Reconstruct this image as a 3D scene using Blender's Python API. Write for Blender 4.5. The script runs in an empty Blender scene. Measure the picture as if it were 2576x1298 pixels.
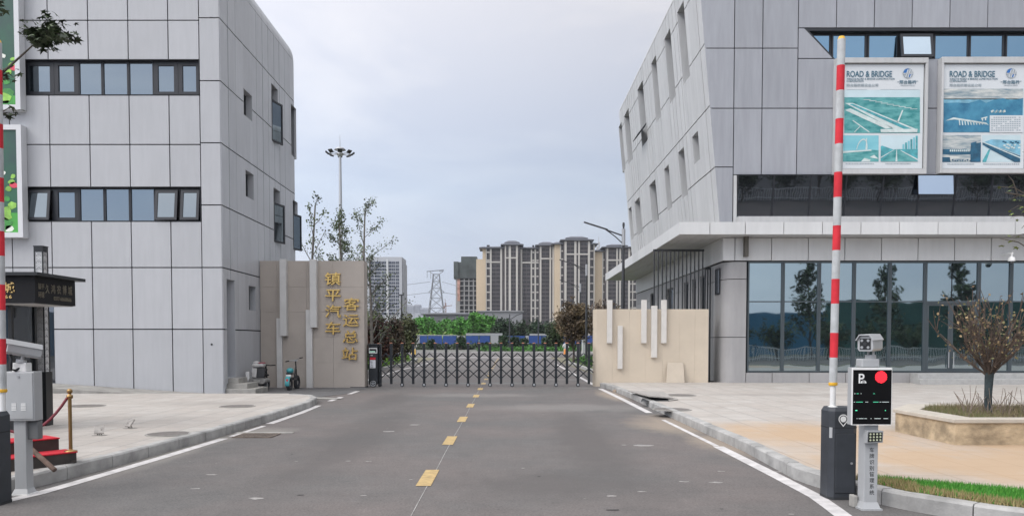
import bpy, bmesh, math, random
from mathutils import Vector, Matrix, Euler
R = math.radians
random.seed(7)
V = Vector
SC = bpy.context.scene
COL = SC.collection

# ------------------------------------------------------------------ camera
F, CX, HY, EYE, TILT = 1950.0, 1278.0, 860.0, 1.65, R(2.0)   # in units of a 2576 px wide picture
PYC = HY + F * math.tan(TILT)
cd = bpy.data.cameras.new('camera'); cam = bpy.data.objects.new('camera', cd); COL.objects.link(cam)
cam.location = (0, 0, EYE); cam.rotation_euler = (R(90) - TILT, 0, 0)
cd.sensor_width = 36; cd.lens = F / 2576 * 36
cd.shift_x = (1288 - CX) / 2576; cd.shift_y = (PYC - 649) / 2576
cd.clip_start = 0.1; cd.clip_end = 6000
SC.camera = cam

# ------------------------------------------------------------------ world, sun, exposure
SUN_DIR = V((-0.60, -0.42, 0.68)).normalized()
W = bpy.data.worlds.new('World'); SC.world = W; W.use_nodes = True
nt = W.node_tree; nt.nodes.clear()
def N(t, **kw):
    n = nt.nodes.new(t)
    for k, v in kw.items(): setattr(n, k, v)
    return n
L = lambda a, b: nt.links.new(a, b)
sky = N('ShaderNodeTexSky', sky_type='NISHITA', sun_disc=False)
sky.sun_elevation = math.asin(SUN_DIR.z); sky.sun_rotation = math.atan2(SUN_DIR.x, SUN_DIR.y)
sky.dust_density = 3.0
bg1 = N('ShaderNodeBackground'); bg1.inputs[1].default_value = 0.06; L(sky.outputs[0], bg1.inputs[0])
tc = N('ShaderNodeTexCoord'); sp = N('ShaderNodeSeparateXYZ'); L(tc.outputs['Generated'], sp.inputs[0])
rp = N('ShaderNodeValToRGB'); L(sp.outputs[2], rp.inputs[0])
el = rp.color_ramp.elements
el[0].position = 0.0; el[0].color = (.64, .685, .80, 1)
el[1].position = 1.0; el[1].color = (1.75, 1.78, 1.86, 1)
for p, c in ((.10, (.61, .68, .82)), (.19, (.585, .68, .85)), (.27, (.69, .75, .89)), (.40, (.88, .89, .97)), (.62, (1.25, 1.27, 1.36))):
    e = el.new(p); e.color = (*c, 1)
mp = N('ShaderNodeMapping'); mp.inputs['Scale'].default_value = (1.3, 1.3, 4.2); L(tc.outputs['Generated'], mp.inputs[0])
nz = N('ShaderNodeTexNoise'); nz.inputs['Scale'].default_value = 2.1; nz.inputs['Detail'].default_value = 5; nz.inputs['Roughness'].default_value = .52; nz.inputs['Distortion'].default_value = .35; L(mp.outputs[0], nz.inputs[0])
cr = N('ShaderNodeValToRGB'); cr.color_ramp.elements[0].position = .42; cr.color_ramp.elements[1].position = .72
cr.color_ramp.elements[0].color = (0, 0, 0, 1); cr.color_ramp.elements[1].color = (1, 1, 1, 1); L(nz.outputs[0], cr.inputs[0])
mx = N('ShaderNodeMix', data_type='RGBA'); L(cr.outputs[0], mx.inputs[0])
sc_ = N('ShaderNodeVectorMath', operation='MULTIPLY'); L(rp.outputs[0], sc_.inputs[0]); sc_.inputs[1].default_value = (1.30, 1.24, 1.14)
L(rp.outputs[0], mx.inputs[6]); L(sc_.outputs[0], mx.inputs[7])
bg2 = N('ShaderNodeBackground'); bg2.inputs[1].default_value = 1.0; # the cloud deck is thinner and brighter on the sun's side (left) than on the right
az = N('ShaderNodeMath', operation='MULTIPLY_ADD'); L(sp.outputs[0], az.inputs[0]); az.inputs[1].default_value = -.62; az.inputs[2].default_value = 1.0
sk2 = N('ShaderNodeVectorMath', operation='SCALE'); L(mx.outputs[2], sk2.inputs[0]); L(az.outputs[0], sk2.inputs['Scale']); 
ny = N('ShaderNodeMath', operation='MULTIPLY'); L(sp.outputs[1], ny.inputs[0]); ny.inputs[1].default_value = -.75
nm = N('ShaderNodeMath', operation='MAXIMUM'); L(ny.outputs[0], nm.inputs[0]); nm.inputs[1].default_value = 0.0
na = N('ShaderNodeMath', operation='ADD'); L(nm.outputs[0], na.inputs[0]); na.inputs[1].default_value = 1.0
sk3 = N('ShaderNodeVectorMath', operation='SCALE'); L(sk2.outputs[0], sk3.inputs[0]); L(na.outputs[0], sk3.inputs['Scale']); L(sk3.outputs[0], bg2.inputs[0])
ms = N('ShaderNodeMixShader'); ms.inputs[0].default_value = .88; L(bg1.outputs[0], ms.inputs[1]); L(bg2.outputs[0], ms.inputs[2])
wo = N('ShaderNodeOutputWorld'); L(ms.outputs[0], wo.inputs[0])

sl = bpy.data.lights.new('sun', 'SUN'); sl.energy = 1.3; sl.angle = R(30); sl.color = (1, .96, .91)
so = bpy.data.objects.new('sun', sl); COL.objects.link(so)
so.rotation_euler = SUN_DIR.to_track_quat('Z', 'Y').to_euler()
SC.view_settings.view_transform = 'Standard'; SC.view_settings.look = 'None'
SC.view_settings.exposure = 0.0; SC.view_settings.gamma = 1.0
SC.cycles.use_denoising = True
SC.cycles.max_bounces = 6; SC.cycles.diffuse_bounces = 3; SC.cycles.glossy_bounces = 4

# ------------------------------------------------------------------ measuring helpers (2576 px picture -> metres)
def ray(px, py):
    u = (px - CX) / F; v = (PYC - py) / F
    return V((u, math.cos(TILT) + v * math.sin(TILT), -math.sin(TILT) + v * math.cos(TILT)))
def P(px, py, Y):
    d = ray(px, py); s = Y / d.y
    return V((d.x * s, Y, EYE + d.z * s))
def G(px, py, z=0.0):
    d = ray(px, py); s = (z - EYE) / d.z
    return V((d.x * s, d.y * s, z))
def PX(px, py, X):
    d = ray(px, py); s = X / d.x
    return V((X, d.y * s, EYE + d.z * s))
def PL(px, py, p0, n):
    d = ray(px, py); o = V((0, 0, EYE)); s = (p0 - o).dot(n) / d.dot(n)
    return o + d * s

# ------------------------------------------------------------------ materials
def mat(name, col, rough=.6, metal=0, noise=0, nscale=3.0, bump=0, bscale=60.0, spec=.5, emit=None, col2=None, stretch=(1, 1, 1), lo=.35, hi=.65):
    m = bpy.data.materials.new(name); m.use_nodes = True
    t = m.node_tree; b = t.nodes['Principled BSDF']
    b.inputs['Base Color'].default_value = (*col, 1); b.inputs['Roughness'].default_value = rough
    b.inputs['Metallic'].default_value = metal; b.inputs['Specular IOR Level'].default_value = spec
    if noise or bump or col2:
        g = t.nodes.new('ShaderNodeNewGeometry'); mpn = t.nodes.new('ShaderNodeMapping'); mpn.inputs['Scale'].default_value = stretch
        t.links.new(g.outputs['Position'], mpn.inputs[0])
    if noise or col2:
        n = t.nodes.new('ShaderNodeTexNoise'); n.inputs['Scale'].default_value = nscale; n.inputs['Detail'].default_value = 6; n.inputs['Roughness'].default_value = .6
        t.links.new(mpn.outputs[0], n.inputs[0])
        r = t.nodes.new('ShaderNodeValToRGB'); r.color_ramp.elements[0].position = lo; r.color_ramp.elements[1].position = hi
        if col2: a, c = col, col2
        else: a = tuple(x * (1 - noise) for x in col); c = tuple(min(1, x * (1 + noise)) for x in col)
        r.color_ramp.elements[0].color = (*a, 1); r.color_ramp.elements[1].color = (*c, 1)
        t.links.new(n.outputs[0], r.inputs[0]); t.links.new(r.outputs[0], b.inputs['Base Color'])
    if bump:
        n2 = t.nodes.new('ShaderNodeTexNoise'); n2.inputs['Scale'].default_value = bscale; n2.inputs['Detail'].default_value = 4
        t.links.new(mpn.outputs[0], n2.inputs[0])
        bp = t.nodes.new('ShaderNodeBump'); bp.inputs['Strength'].default_value = bump; bp.inputs['Distance'].default_value = .01
        t.links.new(n2.outputs[0], bp.inputs['Height']); t.links.new(bp.outputs[0], b.inputs['Normal'])
    if emit:
        b.inputs['Emission Color'].default_value = (*col, 1); b.inputs['Emission Strength'].default_value = emit
    return m

def weather(m, isl=.05, streak=.05, sscale=(2.2, 2.2, .22)):
    # panel to panel shifts and faint vertical rain streaks, fixed to the cladding
    t = m.node_tree; b = t.nodes['Principled BSDF']; inp = b.inputs['Base Color']; src = inp.links[0].from_socket
    g = t.nodes.new('ShaderNodeNewGeometry'); r = t.nodes.new('ShaderNodeMapRange'); r.inputs[3].default_value = 1 - isl; r.inputs[4].default_value = 1 + isl; t.links.new(g.outputs['Random Per Island'], r.inputs[0])
    mpn = t.nodes.new('ShaderNodeMapping'); mpn.inputs['Scale'].default_value = sscale; t.links.new(g.outputs['Position'], mpn.inputs[0])
    n = t.nodes.new('ShaderNodeTexNoise'); n.inputs['Scale'].default_value = 3.0; n.inputs['Detail'].default_value = 7; n.inputs['Roughness'].default_value = .65; t.links.new(mpn.outputs[0], n.inputs[0])
    r2 = t.nodes.new('ShaderNodeMapRange'); r2.inputs[1].default_value = .35; r2.inputs[2].default_value = .65; r2.inputs[3].default_value = 1 - streak; r2.inputs[4].default_value = 1 + streak; t.links.new(n.outputs[0], r2.inputs[0])
    mu = t.nodes.new('ShaderNodeMath'); mu.operation = 'MULTIPLY'; t.links.new(r.outputs[0], mu.inputs[0]); t.links.new(r2.outputs[0], mu.inputs[1])
    sc = t.nodes.new('ShaderNodeVectorMath'); sc.operation = 'SCALE'; t.links.new(src, sc.inputs[0]); t.links.new(mu.outputs[0], sc.inputs['Scale']); t.links.new(sc.outputs[0], inp)
    return m

def glass(name, tint, dark, fac=.6, ripple=0.0, rscale=2.0, rough=.02):
    m = bpy.data.materials.new(name); m.use_nodes = True; t = m.node_tree
    b = t.nodes['Principled BSDF']; b.inputs['Base Color'].default_value = (*dark, 1); b.inputs['Roughness'].default_value = .3
    gl = t.nodes.new('ShaderNodeBsdfGlossy'); gl.inputs['Color'].default_value = (*tint, 1); gl.inputs['Roughness'].default_value = rough
    mxs = t.nodes.new('ShaderNodeMixShader'); mxs.inputs[0].default_value = fac
    t.links.new(b.outputs[0], mxs.inputs[1]); t.links.new(gl.outputs[0], mxs.inputs[2])
    t.links.new(mxs.outputs[0], t.nodes['Material Output'].inputs[0])
    if ripple:
        g = t.nodes.new('ShaderNodeNewGeometry'); n = t.nodes.new('ShaderNodeTexNoise'); n.inputs['Scale'].default_value = rscale; n.inputs['Detail'].default_value = 1.5
        t.links.new(g.outputs['Position'], n.inputs[0])
        bp = t.nodes.new('ShaderNodeBump'); bp.inputs['Strength'].default_value = ripple; bp.inputs['Distance'].default_value = .02
        t.links.new(n.outputs[0], bp.inputs['Height']); t.links.new(bp.outputs[0], gl.inputs['Normal'])
    return m

# ------------------------------------------------------------------ mesh builder
class MB:
    def __init__(s): s.v = []; s.f = []; s.m = []; s.s = []
    def face(s, pts, m=0, smooth=False):
        i = len(s.v); s.v += [V(p) for p in pts]; s.f.append(tuple(range(i, i + len(pts)))); s.m.append(m); s.s.append(smooth)
    def hexa(s, a, b, m=0):
        # a, b: two quads (lists of 4 points) facing each other
        i = len(s.v); s.v += [V(p) for p in a] + [V(p) for p in b]
        for q in ((3, 2, 1, 0), (4, 5, 6, 7), (0, 1, 5, 4), (1, 2, 6, 5), (2, 3, 7, 6), (3, 0, 4, 7)):
            s.f.append(tuple(i + k for k in q)); s.m.append(m); s.s.append(False)
        return s
    def box(s, x0, x1, y0, y1, z0, z1, m=0):
        return s.hexa([(x0, y0, z0), (x1, y0, z0), (x1, y1, z0), (x0, y1, z0)], [(x0, y0, z1), (x1, y0, z1), (x1, y1, z1), (x0, y1, z1)], m)
    def obox(s, c, ax, ay, az, m=0):
        c = V(c); ax = V(ax); ay = V(ay); az = V(az)
        return s.hexa([c - ax - ay - az, c + ax - ay - az, c + ax + ay - az, c - ax + ay - az], [c - ax - ay + az, c + ax - ay + az, c + ax + ay + az, c - ax + ay + az], m)
    def bar(s, p, q, w, h=None, m=0, up=(0, 0, 1)):
        p = V(p); q = V(q); d = q - p; h = h or w; up = V(up)
        if abs(d.normalized().dot(up)) > .98: up = V((0, 1, 0))
        a = d.cross(up).normalized() * w / 2; b = a.cross(d).normalized() * h / 2
        return s.hexa([p - a - b, p + a - b, p + a + b, p - a + b], [q - a - b, q + a - b, q + a + b, q - a + b], m)
    def prism(s, poly, ext, m=0):
        n = len(poly); i = len(s.v); e = V(ext); a = [V(p) for p in poly]
        s.v += a + [p + e for p in a]
        s.f.append(tuple(i + k for k in range(n))[::-1]); s.f.append(tuple(i + n + k for k in range(n)))
        s.m += [m, m]; s.s += [False, False]
        for k in range(n):
            j = (k + 1) % n; s.f.append((i + k, i + j, i + n + j, i + n + k)); s.m.append(m); s.s.append(False)
        return s
    def tube(s, pts, rs, n=8, m=0, caps=True, smooth=True):
        pts = [V(p) for p in pts]
        if not hasattr(rs, '__len__'): rs = [rs] * len(pts)
        base = len(s.v); ref = None
        for k, p in enumerate(pts):
            d = (pts[min(k + 1, len(pts) - 1)] - pts[max(k - 1, 0)]).normalized()
            if ref is None:
                ref = V((1, 0, 0)) if abs(d.x) < .9 else V((0, 1, 0))
            a = (ref - d * ref.dot(d))
            if a.length < 1e-4: a = d.orthogonal()
            a.normalize(); ref = a; b = d.cross(a)
            for j in range(n):
                t = 2 * math.pi * j / n; s.v.append(p + (a * math.cos(t) + b * math.sin(t)) * rs[k])
        for k in range(len(pts) - 1):
            for j in range(n):
                j2 = (j + 1) % n
                s.f.append((base + k * n + j, base + k * n + j2, base + (k + 1) * n + j2, base + (k + 1) * n + j)); s.m.append(m); s.s.append(smooth)
        if caps:
            e = base + (len(pts) - 1) * n; s.face(s.v[base:base + n][::-1], m); s.face(s.v[e:e + n], m)
        return s
    def lathe(s, c, prof, n=16, m=0, smooth=True):
        # prof: [(r, z)], around the vertical axis through c
        return s.tube2([(V(c) + V((0, 0, z)), r) for r, z in prof], n, m, smooth)
    def tube2(s, rings, n, m, smooth):
        base = len(s.v)
        for p, r in rings:
            for j in range(n):
                t = 2 * math.pi * j / n; s.v.append(p + V((math.cos(t) * r, math.sin(t) * r, 0)))
        for k in range(len(rings) - 1):
            for j in range(n):
                j2 = (j + 1) % n; s.f.append((base + k * n + j, base + k * n + j2, base + (k + 1) * n + j2, base + (k + 1) * n + j)); s.m.append(m); s.s.append(smooth)
        e = base + (len(rings) - 1) * n; s.face(s.v[base:base + n][::-1], m); s.face(s.v[e:e + n], m)
        return s
    def ball(s, c, r, n=12, k=8, m=0):
        if not hasattr(r, '__len__'): r = (r, r, r)
        base = len(s.v); c = V(c)
        for i in range(1, k):
            ph = math.pi * i / k
            for j in range(n):
                t = 2 * math.pi * j / n; s.v.append(c + V((r[0] * math.sin(ph) * math.cos(t), r[1] * math.sin(ph) * math.sin(t), r[2] * math.cos(ph))))
        top = len(s.v); s.v += [c + V((0, 0, r[2])), c - V((0, 0, r[2]))]
        for i in range(k - 2):
            for j in range(n):
                j2 = (j + 1) % n; s.f.append((base + i * n + j, base + (i + 1) * n + j, base + (i + 1) * n + j2, base + i * n + j2)); s.m.append(m); s.s.append(True)
        for j in range(n):
            j2 = (j + 1) % n
            s.f.append((top, base + j, base + j2)); s.f.append((top + 1, base + (k - 2) * n + j2, base + (k - 2) * n + j)); s.m += [m, m]; s.s += [True, True]
        return s
    def disc(s, c, r, nrm, n=20, m=0, t=0):
        c = V(c); d = V(nrm).normalized(); a = d.orthogonal().normalized(); b = d.cross(a)
        pts = [c + (a * math.cos(2 * math.pi * j / n) + b * math.sin(2 * math.pi * j / n)) * r for j in range(n)]
        if t: return s.prism(pts, d * t, m)
        s.face(pts, m); return s
    def build(s, name, mats, parent=None, bevel=0, **tags):
        if not isinstance(mats, (list, tuple)): mats = [mats]
        me = bpy.data.meshes.new(name)
        off = V((0, 0, 0))
        if parent is None and s.v:
            xs = [p.x for p in s.v]; ys = [p.y for p in s.v]
            off = V(((min(xs) + max(xs)) / 2, (min(ys) + max(ys)) / 2, min(p.z for p in s.v)))
        me.from_pydata([p - off for p in s.v], [], s.f)
        for m in mats: me.materials.append(m)
        me.polygons.foreach_set('material_index', s.m); me.polygons.foreach_set('use_smooth', s.s)
        bm = bmesh.new(); bm.from_mesh(me); bmesh.ops.recalc_face_normals(bm, faces=bm.faces); bm.to_mesh(me); bm.free()
        me.update()
        o = bpy.data.objects.new(name, me); COL.objects.link(o); o.location = off
        if parent: attach(o, parent)
        if bevel:
            md = o.modifiers.new('bevel', 'BEVEL'); md.width = bevel; md.segments = 2; md.limit_method = 'ANGLE'; md.angle_limit = R(40)
        for k, v in tags.items(): o[k] = v
        return o
def attach(o, parent):
    o.parent = parent
    if parent.type == 'EMPTY': o.matrix_parent_inverse = Matrix.Translation(-parent.location)
def copypart(s, parent, loc=(0, 0, 0)):
    o = s.copy(); COL.objects.link(o); o.parent = parent; o.matrix_parent_inverse = s.matrix_parent_inverse; o.location = loc
    return o
def thing(name, label, cat, loc=(0, 0, 0), group=None):
    o = bpy.data.objects.new(name, None); COL.objects.link(o); o.location = loc; o.empty_display_size = .2
    o['label'] = label; o['category'] = cat
    if group: o['group'] = group
    return o
def tag(o, label, cat, group=None):
    o['label'] = label; o['category'] = cat
    if group: o['group'] = group
    return o
def struct(name, mb, m, bevel=0):
    o = mb.build(name, m, bevel=bevel); o['kind'] = 'structure'; return o
def dup(root, loc, label=None, rz=0, sc=1):
    r = root.copy(); COL.objects.link(r); r.location = loc; r.rotation_euler = (0, 0, rz); r.scale = (sc, sc, sc)
    if label: r['label'] = label
    for ch in list(root.children):
        c = ch.copy(); COL.objects.link(c); c.parent = r; c.matrix_parent_inverse = ch.matrix_parent_inverse
        for g in ch.children:
            d = g.copy(); COL.objects.link(d); d.parent = c; d.matrix_parent_inverse = g.matrix_parent_inverse
    return r
def text(body, size, org, xd, yd, m, parent, name='lettering', ext=.01, off=0.0, center=True, sx=1.0, space=1.0, shear=0):
    c = bpy.data.curves.new('t', 'FONT'); c.body = body; c.size = 1; c.extrude = ext / size; c.offset = off; c.space_character = space; c.shear = shear
    if center: c.align_x = 'CENTER'
    o = bpy.data.objects.new('t', c); COL.objects.link(o)
    dg = bpy.context.evaluated_depsgraph_get()
    me = bpy.data.meshes.new_from_object(o.evaluated_get(dg)); bpy.data.objects.remove(o)
    xd = V(xd).normalized(); yd = V(yd).normalized(); zd = xd.cross(yd)
    for v in me.vertices:
        q = v.co; v.co = V(org) + xd * q.x * size * sx + yd * q.y * size + zd * q.z * size
    me.materials.clear(); me.materials.append(m); me.update()
    o = bpy.data.objects.new(name, me); COL.objects.link(o)
    if parent: attach(o, parent)
    return o
def cells(us, vs, holes, g, gv=None):
    gv = g if gv is None else gv
    out = []
    for i in range(len(us) - 1):
        for j in range(len(vs) - 1):
            rs = [(us[i] + g, us[i + 1] - g, vs[j] + gv, vs[j + 1] - gv)]
            for h in holes:
                nr = []
                for a in rs:
                    if h[0] >= a[1] or h[1] <= a[0] or h[2] >= a[3] or h[3] <= a[2]: nr.append(a); continue
                    if h[0] > a[0]: nr.append((a[0], h[0], a[2], a[3]))
                    if h[1] < a[1]: nr.append((h[1], a[1], a[2], a[3]))
                    l = max(a[0], h[0]); r = min(a[1], h[1])
                    if h[2] > a[2]: nr.append((l, r, a[2], h[2]))
                    if h[3] < a[3]: nr.append((l, r, h[3], a[3]))
                rs = nr
            out += [a for a in rs if a[1] - a[0] > .004 and a[3] - a[2] > .004]
    return out
def clad(mb, rects, mp, d0, d1, m=0, warp=0, us=None):
    for a in rects:
        if warp:
            k = max(i for i, u in enumerate(us) if u <= a[0] + 1e-6); rr = random.Random(k * 7 + 1); t = rr.uniform(-warp, warp); um = us[k]; wd = us[k + 1] - um
            q = [(a[0], a[2]), (a[1], a[2]), (a[1], a[3]), (a[0], a[3])]
            mb.hexa([mp(u, v, d0) for u, v in q], [mp(u, v, d1 + t * ((u - um) / wd - .5)) for u, v in q], m); continue
        q = [(a[0], a[2]), (a[1], a[2]), (a[1], a[3]), (a[0], a[3])]
        mb.hexa([mp(u, v, d0) for u, v in q], [mp(u, v, d1) for u, v in q], m)

# ------------------------------------------------------------------ palette
M = {}
M['panel'] = mat('aluminium_panel_pale', (.408, .416, .436), .5, 0, .03, .6); weather(M['panel'], .04, .035)
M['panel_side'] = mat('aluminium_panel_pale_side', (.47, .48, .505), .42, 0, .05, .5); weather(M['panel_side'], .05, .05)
M['panel_b'] = mat('aluminium_panel_grey', (.305, .316, .345), .5, 0, .05, .5, stretch=(3, 3, .4))
weather(M['panel_b'], .05, .06)
M['panel_c'] = mat('aluminium_panel_warm', (.47, .475, .478), .5, 0, .04, .6, stretch=(2, 2, .5))
weather(M['panel_c'], .05, .06)
M['panel_d'] = mat('aluminium_panel_white_bounce', (.56, .565, .565), .5, 0, .04, .6)  # whitish fascia; on the band under the canopy this paleness replaces ground bounce light
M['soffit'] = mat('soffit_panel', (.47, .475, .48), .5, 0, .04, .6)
M['column'] = mat('column_cladding', (.315, .31, .312), .55, 0, .06, .7)
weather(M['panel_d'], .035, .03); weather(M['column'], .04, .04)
M['joint'] = mat('joint_sealant', (.03, .032, .036), .8)
M['reveal'] = mat('window_reveal_metal', (.42, .43, .45), .5)
M['darkframe'] = mat('dark_window_frame', (.018, .02, .026), .45)
M['glass_sky'] = glass('window_glass', (.235, .275, .305), (.02, .028, .034), .75, .05, 1.0)
M['glass_blue'] = glass('blue_window_glass', (.24, .39, .52), (.02, .04, .06), .85, .03, 1.2)
M['glass_shop'] = glass('shopfront_glass', (.38, .465, .50), (.010, .018, .02), .82, .17, .9)
M['glass_dark'] = glass('dark_tilted_glass', (.26, .29, .33), (.006, .008, .011), .62, .08, 1.2)
M['glass_black'] = glass('black_glass', (.25, .27, .3), (.01, .012, .014), .5, .05, 2)
M['black'] = mat('black_metal', (.012, .013, .015), .4)
M['gate'] = mat('gate_black_metal', (.02, .023, .027), .35, .2)
M['white'] = mat('white_paint', (.78, .78, .77), .45, 0, .04, 8)
M['greymetal'] = mat('light_grey_metal', (.42, .43, .44), .4, .1, .03, 4)
M['cab'] = mat('charcoal_powder_coat', (.036, .041, .050), .55, 0, .16, 5, bump=.15, bscale=300)
M['steel'] = mat('galvanised_steel', (.38, .39, .40), .4, .5)
M['red'] = mat('red_reflective_tape', (.60, .035, .05), .75, 0, .14, 5, bump=.08, bscale=25, spec=.25)
M['boomwhite'] = mat('white_reflective_tape', (.46, .475, .48), .75, 0, .14, 7, bump=.08, bscale=25, spec=.25)
M['yellow'] = mat('yellow_plastic', (.75, .42, .03), .45)
M['gold'] = mat('gold_letter_metal', (.66, .44, .15), .30, 1.0)
M['brass'] = mat('brass', (.34, .22, .10), .38, 1.0)
M['orange'] = mat('orange_plastic', (.80, .22, .04), .45)
M['granite'] = mat('grey_granite', (.37, .37, .365), .6, 0, .10, 8, bump=.2)
M['concrete'] = mat('concrete', (.30, .29, .27), .85, 0, .22, 2.2, bump=.3)
# ------------------------------------------------------------------ ground materials with stains of their own
def stain(m, spots, col, amount=.8, nscale=1.3):
    t = m.node_tree; b = t.nodes['Principled BSDF']; inp = b.inputs['Base Color']
    src = inp.links[0].from_socket
    g = t.nodes.new('ShaderNodeNewGeometry'); n = t.nodes.new('ShaderNodeTexNoise'); n.inputs['Scale'].default_value = nscale; n.inputs['Detail'].default_value = 8; n.inputs['Roughness'].default_value = .7
    mpn = t.nodes.new('ShaderNodeMapping'); mpn.inputs['Scale'].default_value = (1, .55, 1); t.links.new(g.outputs['Position'], mpn.inputs[0]); t.links.new(mpn.outputs[0], n.inputs[0])
    acc = None
    for (x, y, rx, ry) in spots:
        s = t.nodes.new('ShaderNodeVectorMath'); s.operation = 'SUBTRACT'; t.links.new(g.outputs['Position'], s.inputs[0]); s.inputs[1].default_value = (x, y, 0)
        d = t.nodes.new('ShaderNodeVectorMath'); d.operation = 'MULTIPLY'; t.links.new(s.outputs[0], d.inputs[0]); d.inputs[1].default_value = (1 / rx, 1 / ry, 0)
        ln = t.nodes.new('ShaderNodeVectorMath'); ln.operation = 'LENGTH'; t.links.new(d.outputs[0], ln.inputs[0])
        r = t.nodes.new('ShaderNodeMapRange'); r.inputs[1].default_value = 0; r.inputs[2].default_value = 1; r.inputs[3].default_value = 1; r.inputs[4].default_value = 0
        t.links.new(ln.outputs['Value'], r.inputs[0])
        if acc is None: acc = r.outputs[0]
        else:
            a = t.nodes.new('ShaderNodeMath'); a.operation = 'MAXIMUM'; t.links.new(acc, a.inputs[0]); t.links.new(r.outputs[0], a.inputs[1]); acc = a.outputs[0]
    ad = t.nodes.new('ShaderNodeMath'); ad.operation = 'ADD'; t.links.new(acc, ad.inputs[0]); t.links.new(n.outputs[0], ad.inputs[1])
    rr = t.nodes.new('ShaderNodeMapRange'); rr.inputs[1].default_value = .72; rr.inputs[2].default_value = 1.2; rr.inputs[3].default_value = 0; rr.inputs[4].default_value = amount
    t.links.new(ad.outputs[0], rr.inputs[0])
    mxn = t.nodes.new('ShaderNodeMix'); mxn.data_type = 'RGBA'; t.links.new(rr.outputs[0], mxn.inputs[0]); t.links.new(src, mxn.inputs[6]); mxn.inputs[7].default_value = (*col, 1)
    t.links.new(mxn.outputs[2], inp)
def speckle(m, scale, lo, hi):
    t = m.node_tree; b = t.nodes['Principled BSDF']; inp = b.inputs['Base Color']; src = inp.links[0].from_socket
    g = t.nodes.new('ShaderNodeNewGeometry'); n = t.nodes.new('ShaderNodeTexNoise'); n.inputs['Scale'].default_value = scale; n.inputs['Detail'].default_value = 3; n.inputs['Roughness'].default_value = .8
    t.links.new(g.outputs['Position'], n.inputs[0])
    r = t.nodes.new('ShaderNodeMapRange'); r.inputs[1].default_value = .3; r.inputs[2].default_value = .7; r.inputs[3].default_value = lo; r.inputs[4].default_value = hi
    t.links.new(n.outputs[0], r.inputs[0])
    mu = t.nodes.new('ShaderNodeVectorMath'); mu.operation = 'SCALE'; t.links.new(src, mu.inputs[0]); t.links.new(r.outputs[0], mu.inputs['Scale']); t.links.new(mu.outputs[0], inp)
asph = mat('asphalt', (.142, .125, .119), .85, 0, 0, .30, col2=(.118, .113, .110), bump=.5, bscale=90, lo=.4, hi=.6)
speckle(asph, 38, .66, 1.34); speckle(asph, 9, .93, 1.07); speckle(asph, 2.6, .93, 1.07)
speckle(asph, 1.1, .93, 1.07)
stain(asph, [(-2.6, 14, 1.0, 9), (1.3, 13, .9, 9), (-3.4, 22, 1.0, 5), (.6, 9, 2.2, 1.6)], (.090, .083, .080), .65, 1.6)
stain(asph, [(3.4, 15.5, 1.5, 3.0), (3.5, 12.5, .8, 2.4), (3.2, 24, .6, 4)], (.31, .255, .20), .75)
stain(asph, [(1.6, 19.5, 3.6, 1.8), (-1, 24, 3, 1.5)], (.205, .192, .182), .7)
stain(asph, [(-4.6, 14.3, .9, 1.0), (-5.0, 12, .5, 4)], (.24, .225, .205), .7)
stain(asph, [(-.9, 31, 4.0, 1.0), (-8, 24, 2.2, 1.6)], (.17, .168, .165), .6, 2)
apron = mat('apron_asphalt', (.115, .114, .116), .85, 0, .15, .8, bump=.4, bscale=90); speckle(apron, 45, .75, 1.25)
def paving(name, c1, c2, w, h, mortar):
    m = bpy.data.materials.new(name); m.use_nodes = True; t = m.node_tree; b = t.nodes['Principled BSDF']; b.inputs['Roughness'].default_value = .75
    g = t.nodes.new('ShaderNodeNewGeometry'); br = t.nodes.new('ShaderNodeTexBrick'); t.links.new(g.outputs['Position'], br.inputs[0]); br.offset = 0.0
    br.inputs['Color1'].default_value = (*c1, 1); br.inputs['Color2'].default_value = (*c2, 1); br.inputs['Mortar'].default_value = (*mortar, 1)
    br.inputs['Scale'].default_value = 1; br.inputs['Brick Width'].default_value = w; br.inputs['Row Height'].default_value = h; br.inputs['Mortar Size'].default_value = .016; br.inputs['Mortar Smooth'].default_value = .2
    t.links.new(br.outputs[0], b.inputs['Base Color'])
    bp = t.nodes.new('ShaderNodeBump'); bp.inputs['Strength'].default_value = .25; bp.inputs['Distance'].default_value = .004; bp.invert = True
    t.links.new(br.outputs['Fac'], bp.inputs['Height']); t.links.new(bp.outputs[0], b.inputs['Normal'])
    return m
pav = paving('granite_paving', (.405, .368, .335), (.445, .418, .388), .62, .62, (.315, .295, .275))
speckle(pav, 2.2, .90, 1.1); speckle(pav, 60, .9, 1.1)
stain(pav, [(8, 9.5, 7.5, 4.6), (5, 12.5, 3, 3.2), (13, 10, 8, 4)], (.46, .31, .18), .78, 1.0)
stain(pav, [(-9, 12, 3, 2), (-7, 19, 3, 1.2), (8, 22, 4, 1.0)], (.285, .26, .24), .5, 2.0)
soil = mat('dry_ground', (.16, .15, .10), .95, 0, .3, .3)
lawn = mat('lawn_soil', (.07, .10, .03), .95, 0, .4, 1.0)
kerbm = mat('kerb_stone', (.35, .345, .335), .8, 0, .25, 2.5, bump=.3, bscale=40)

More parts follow.
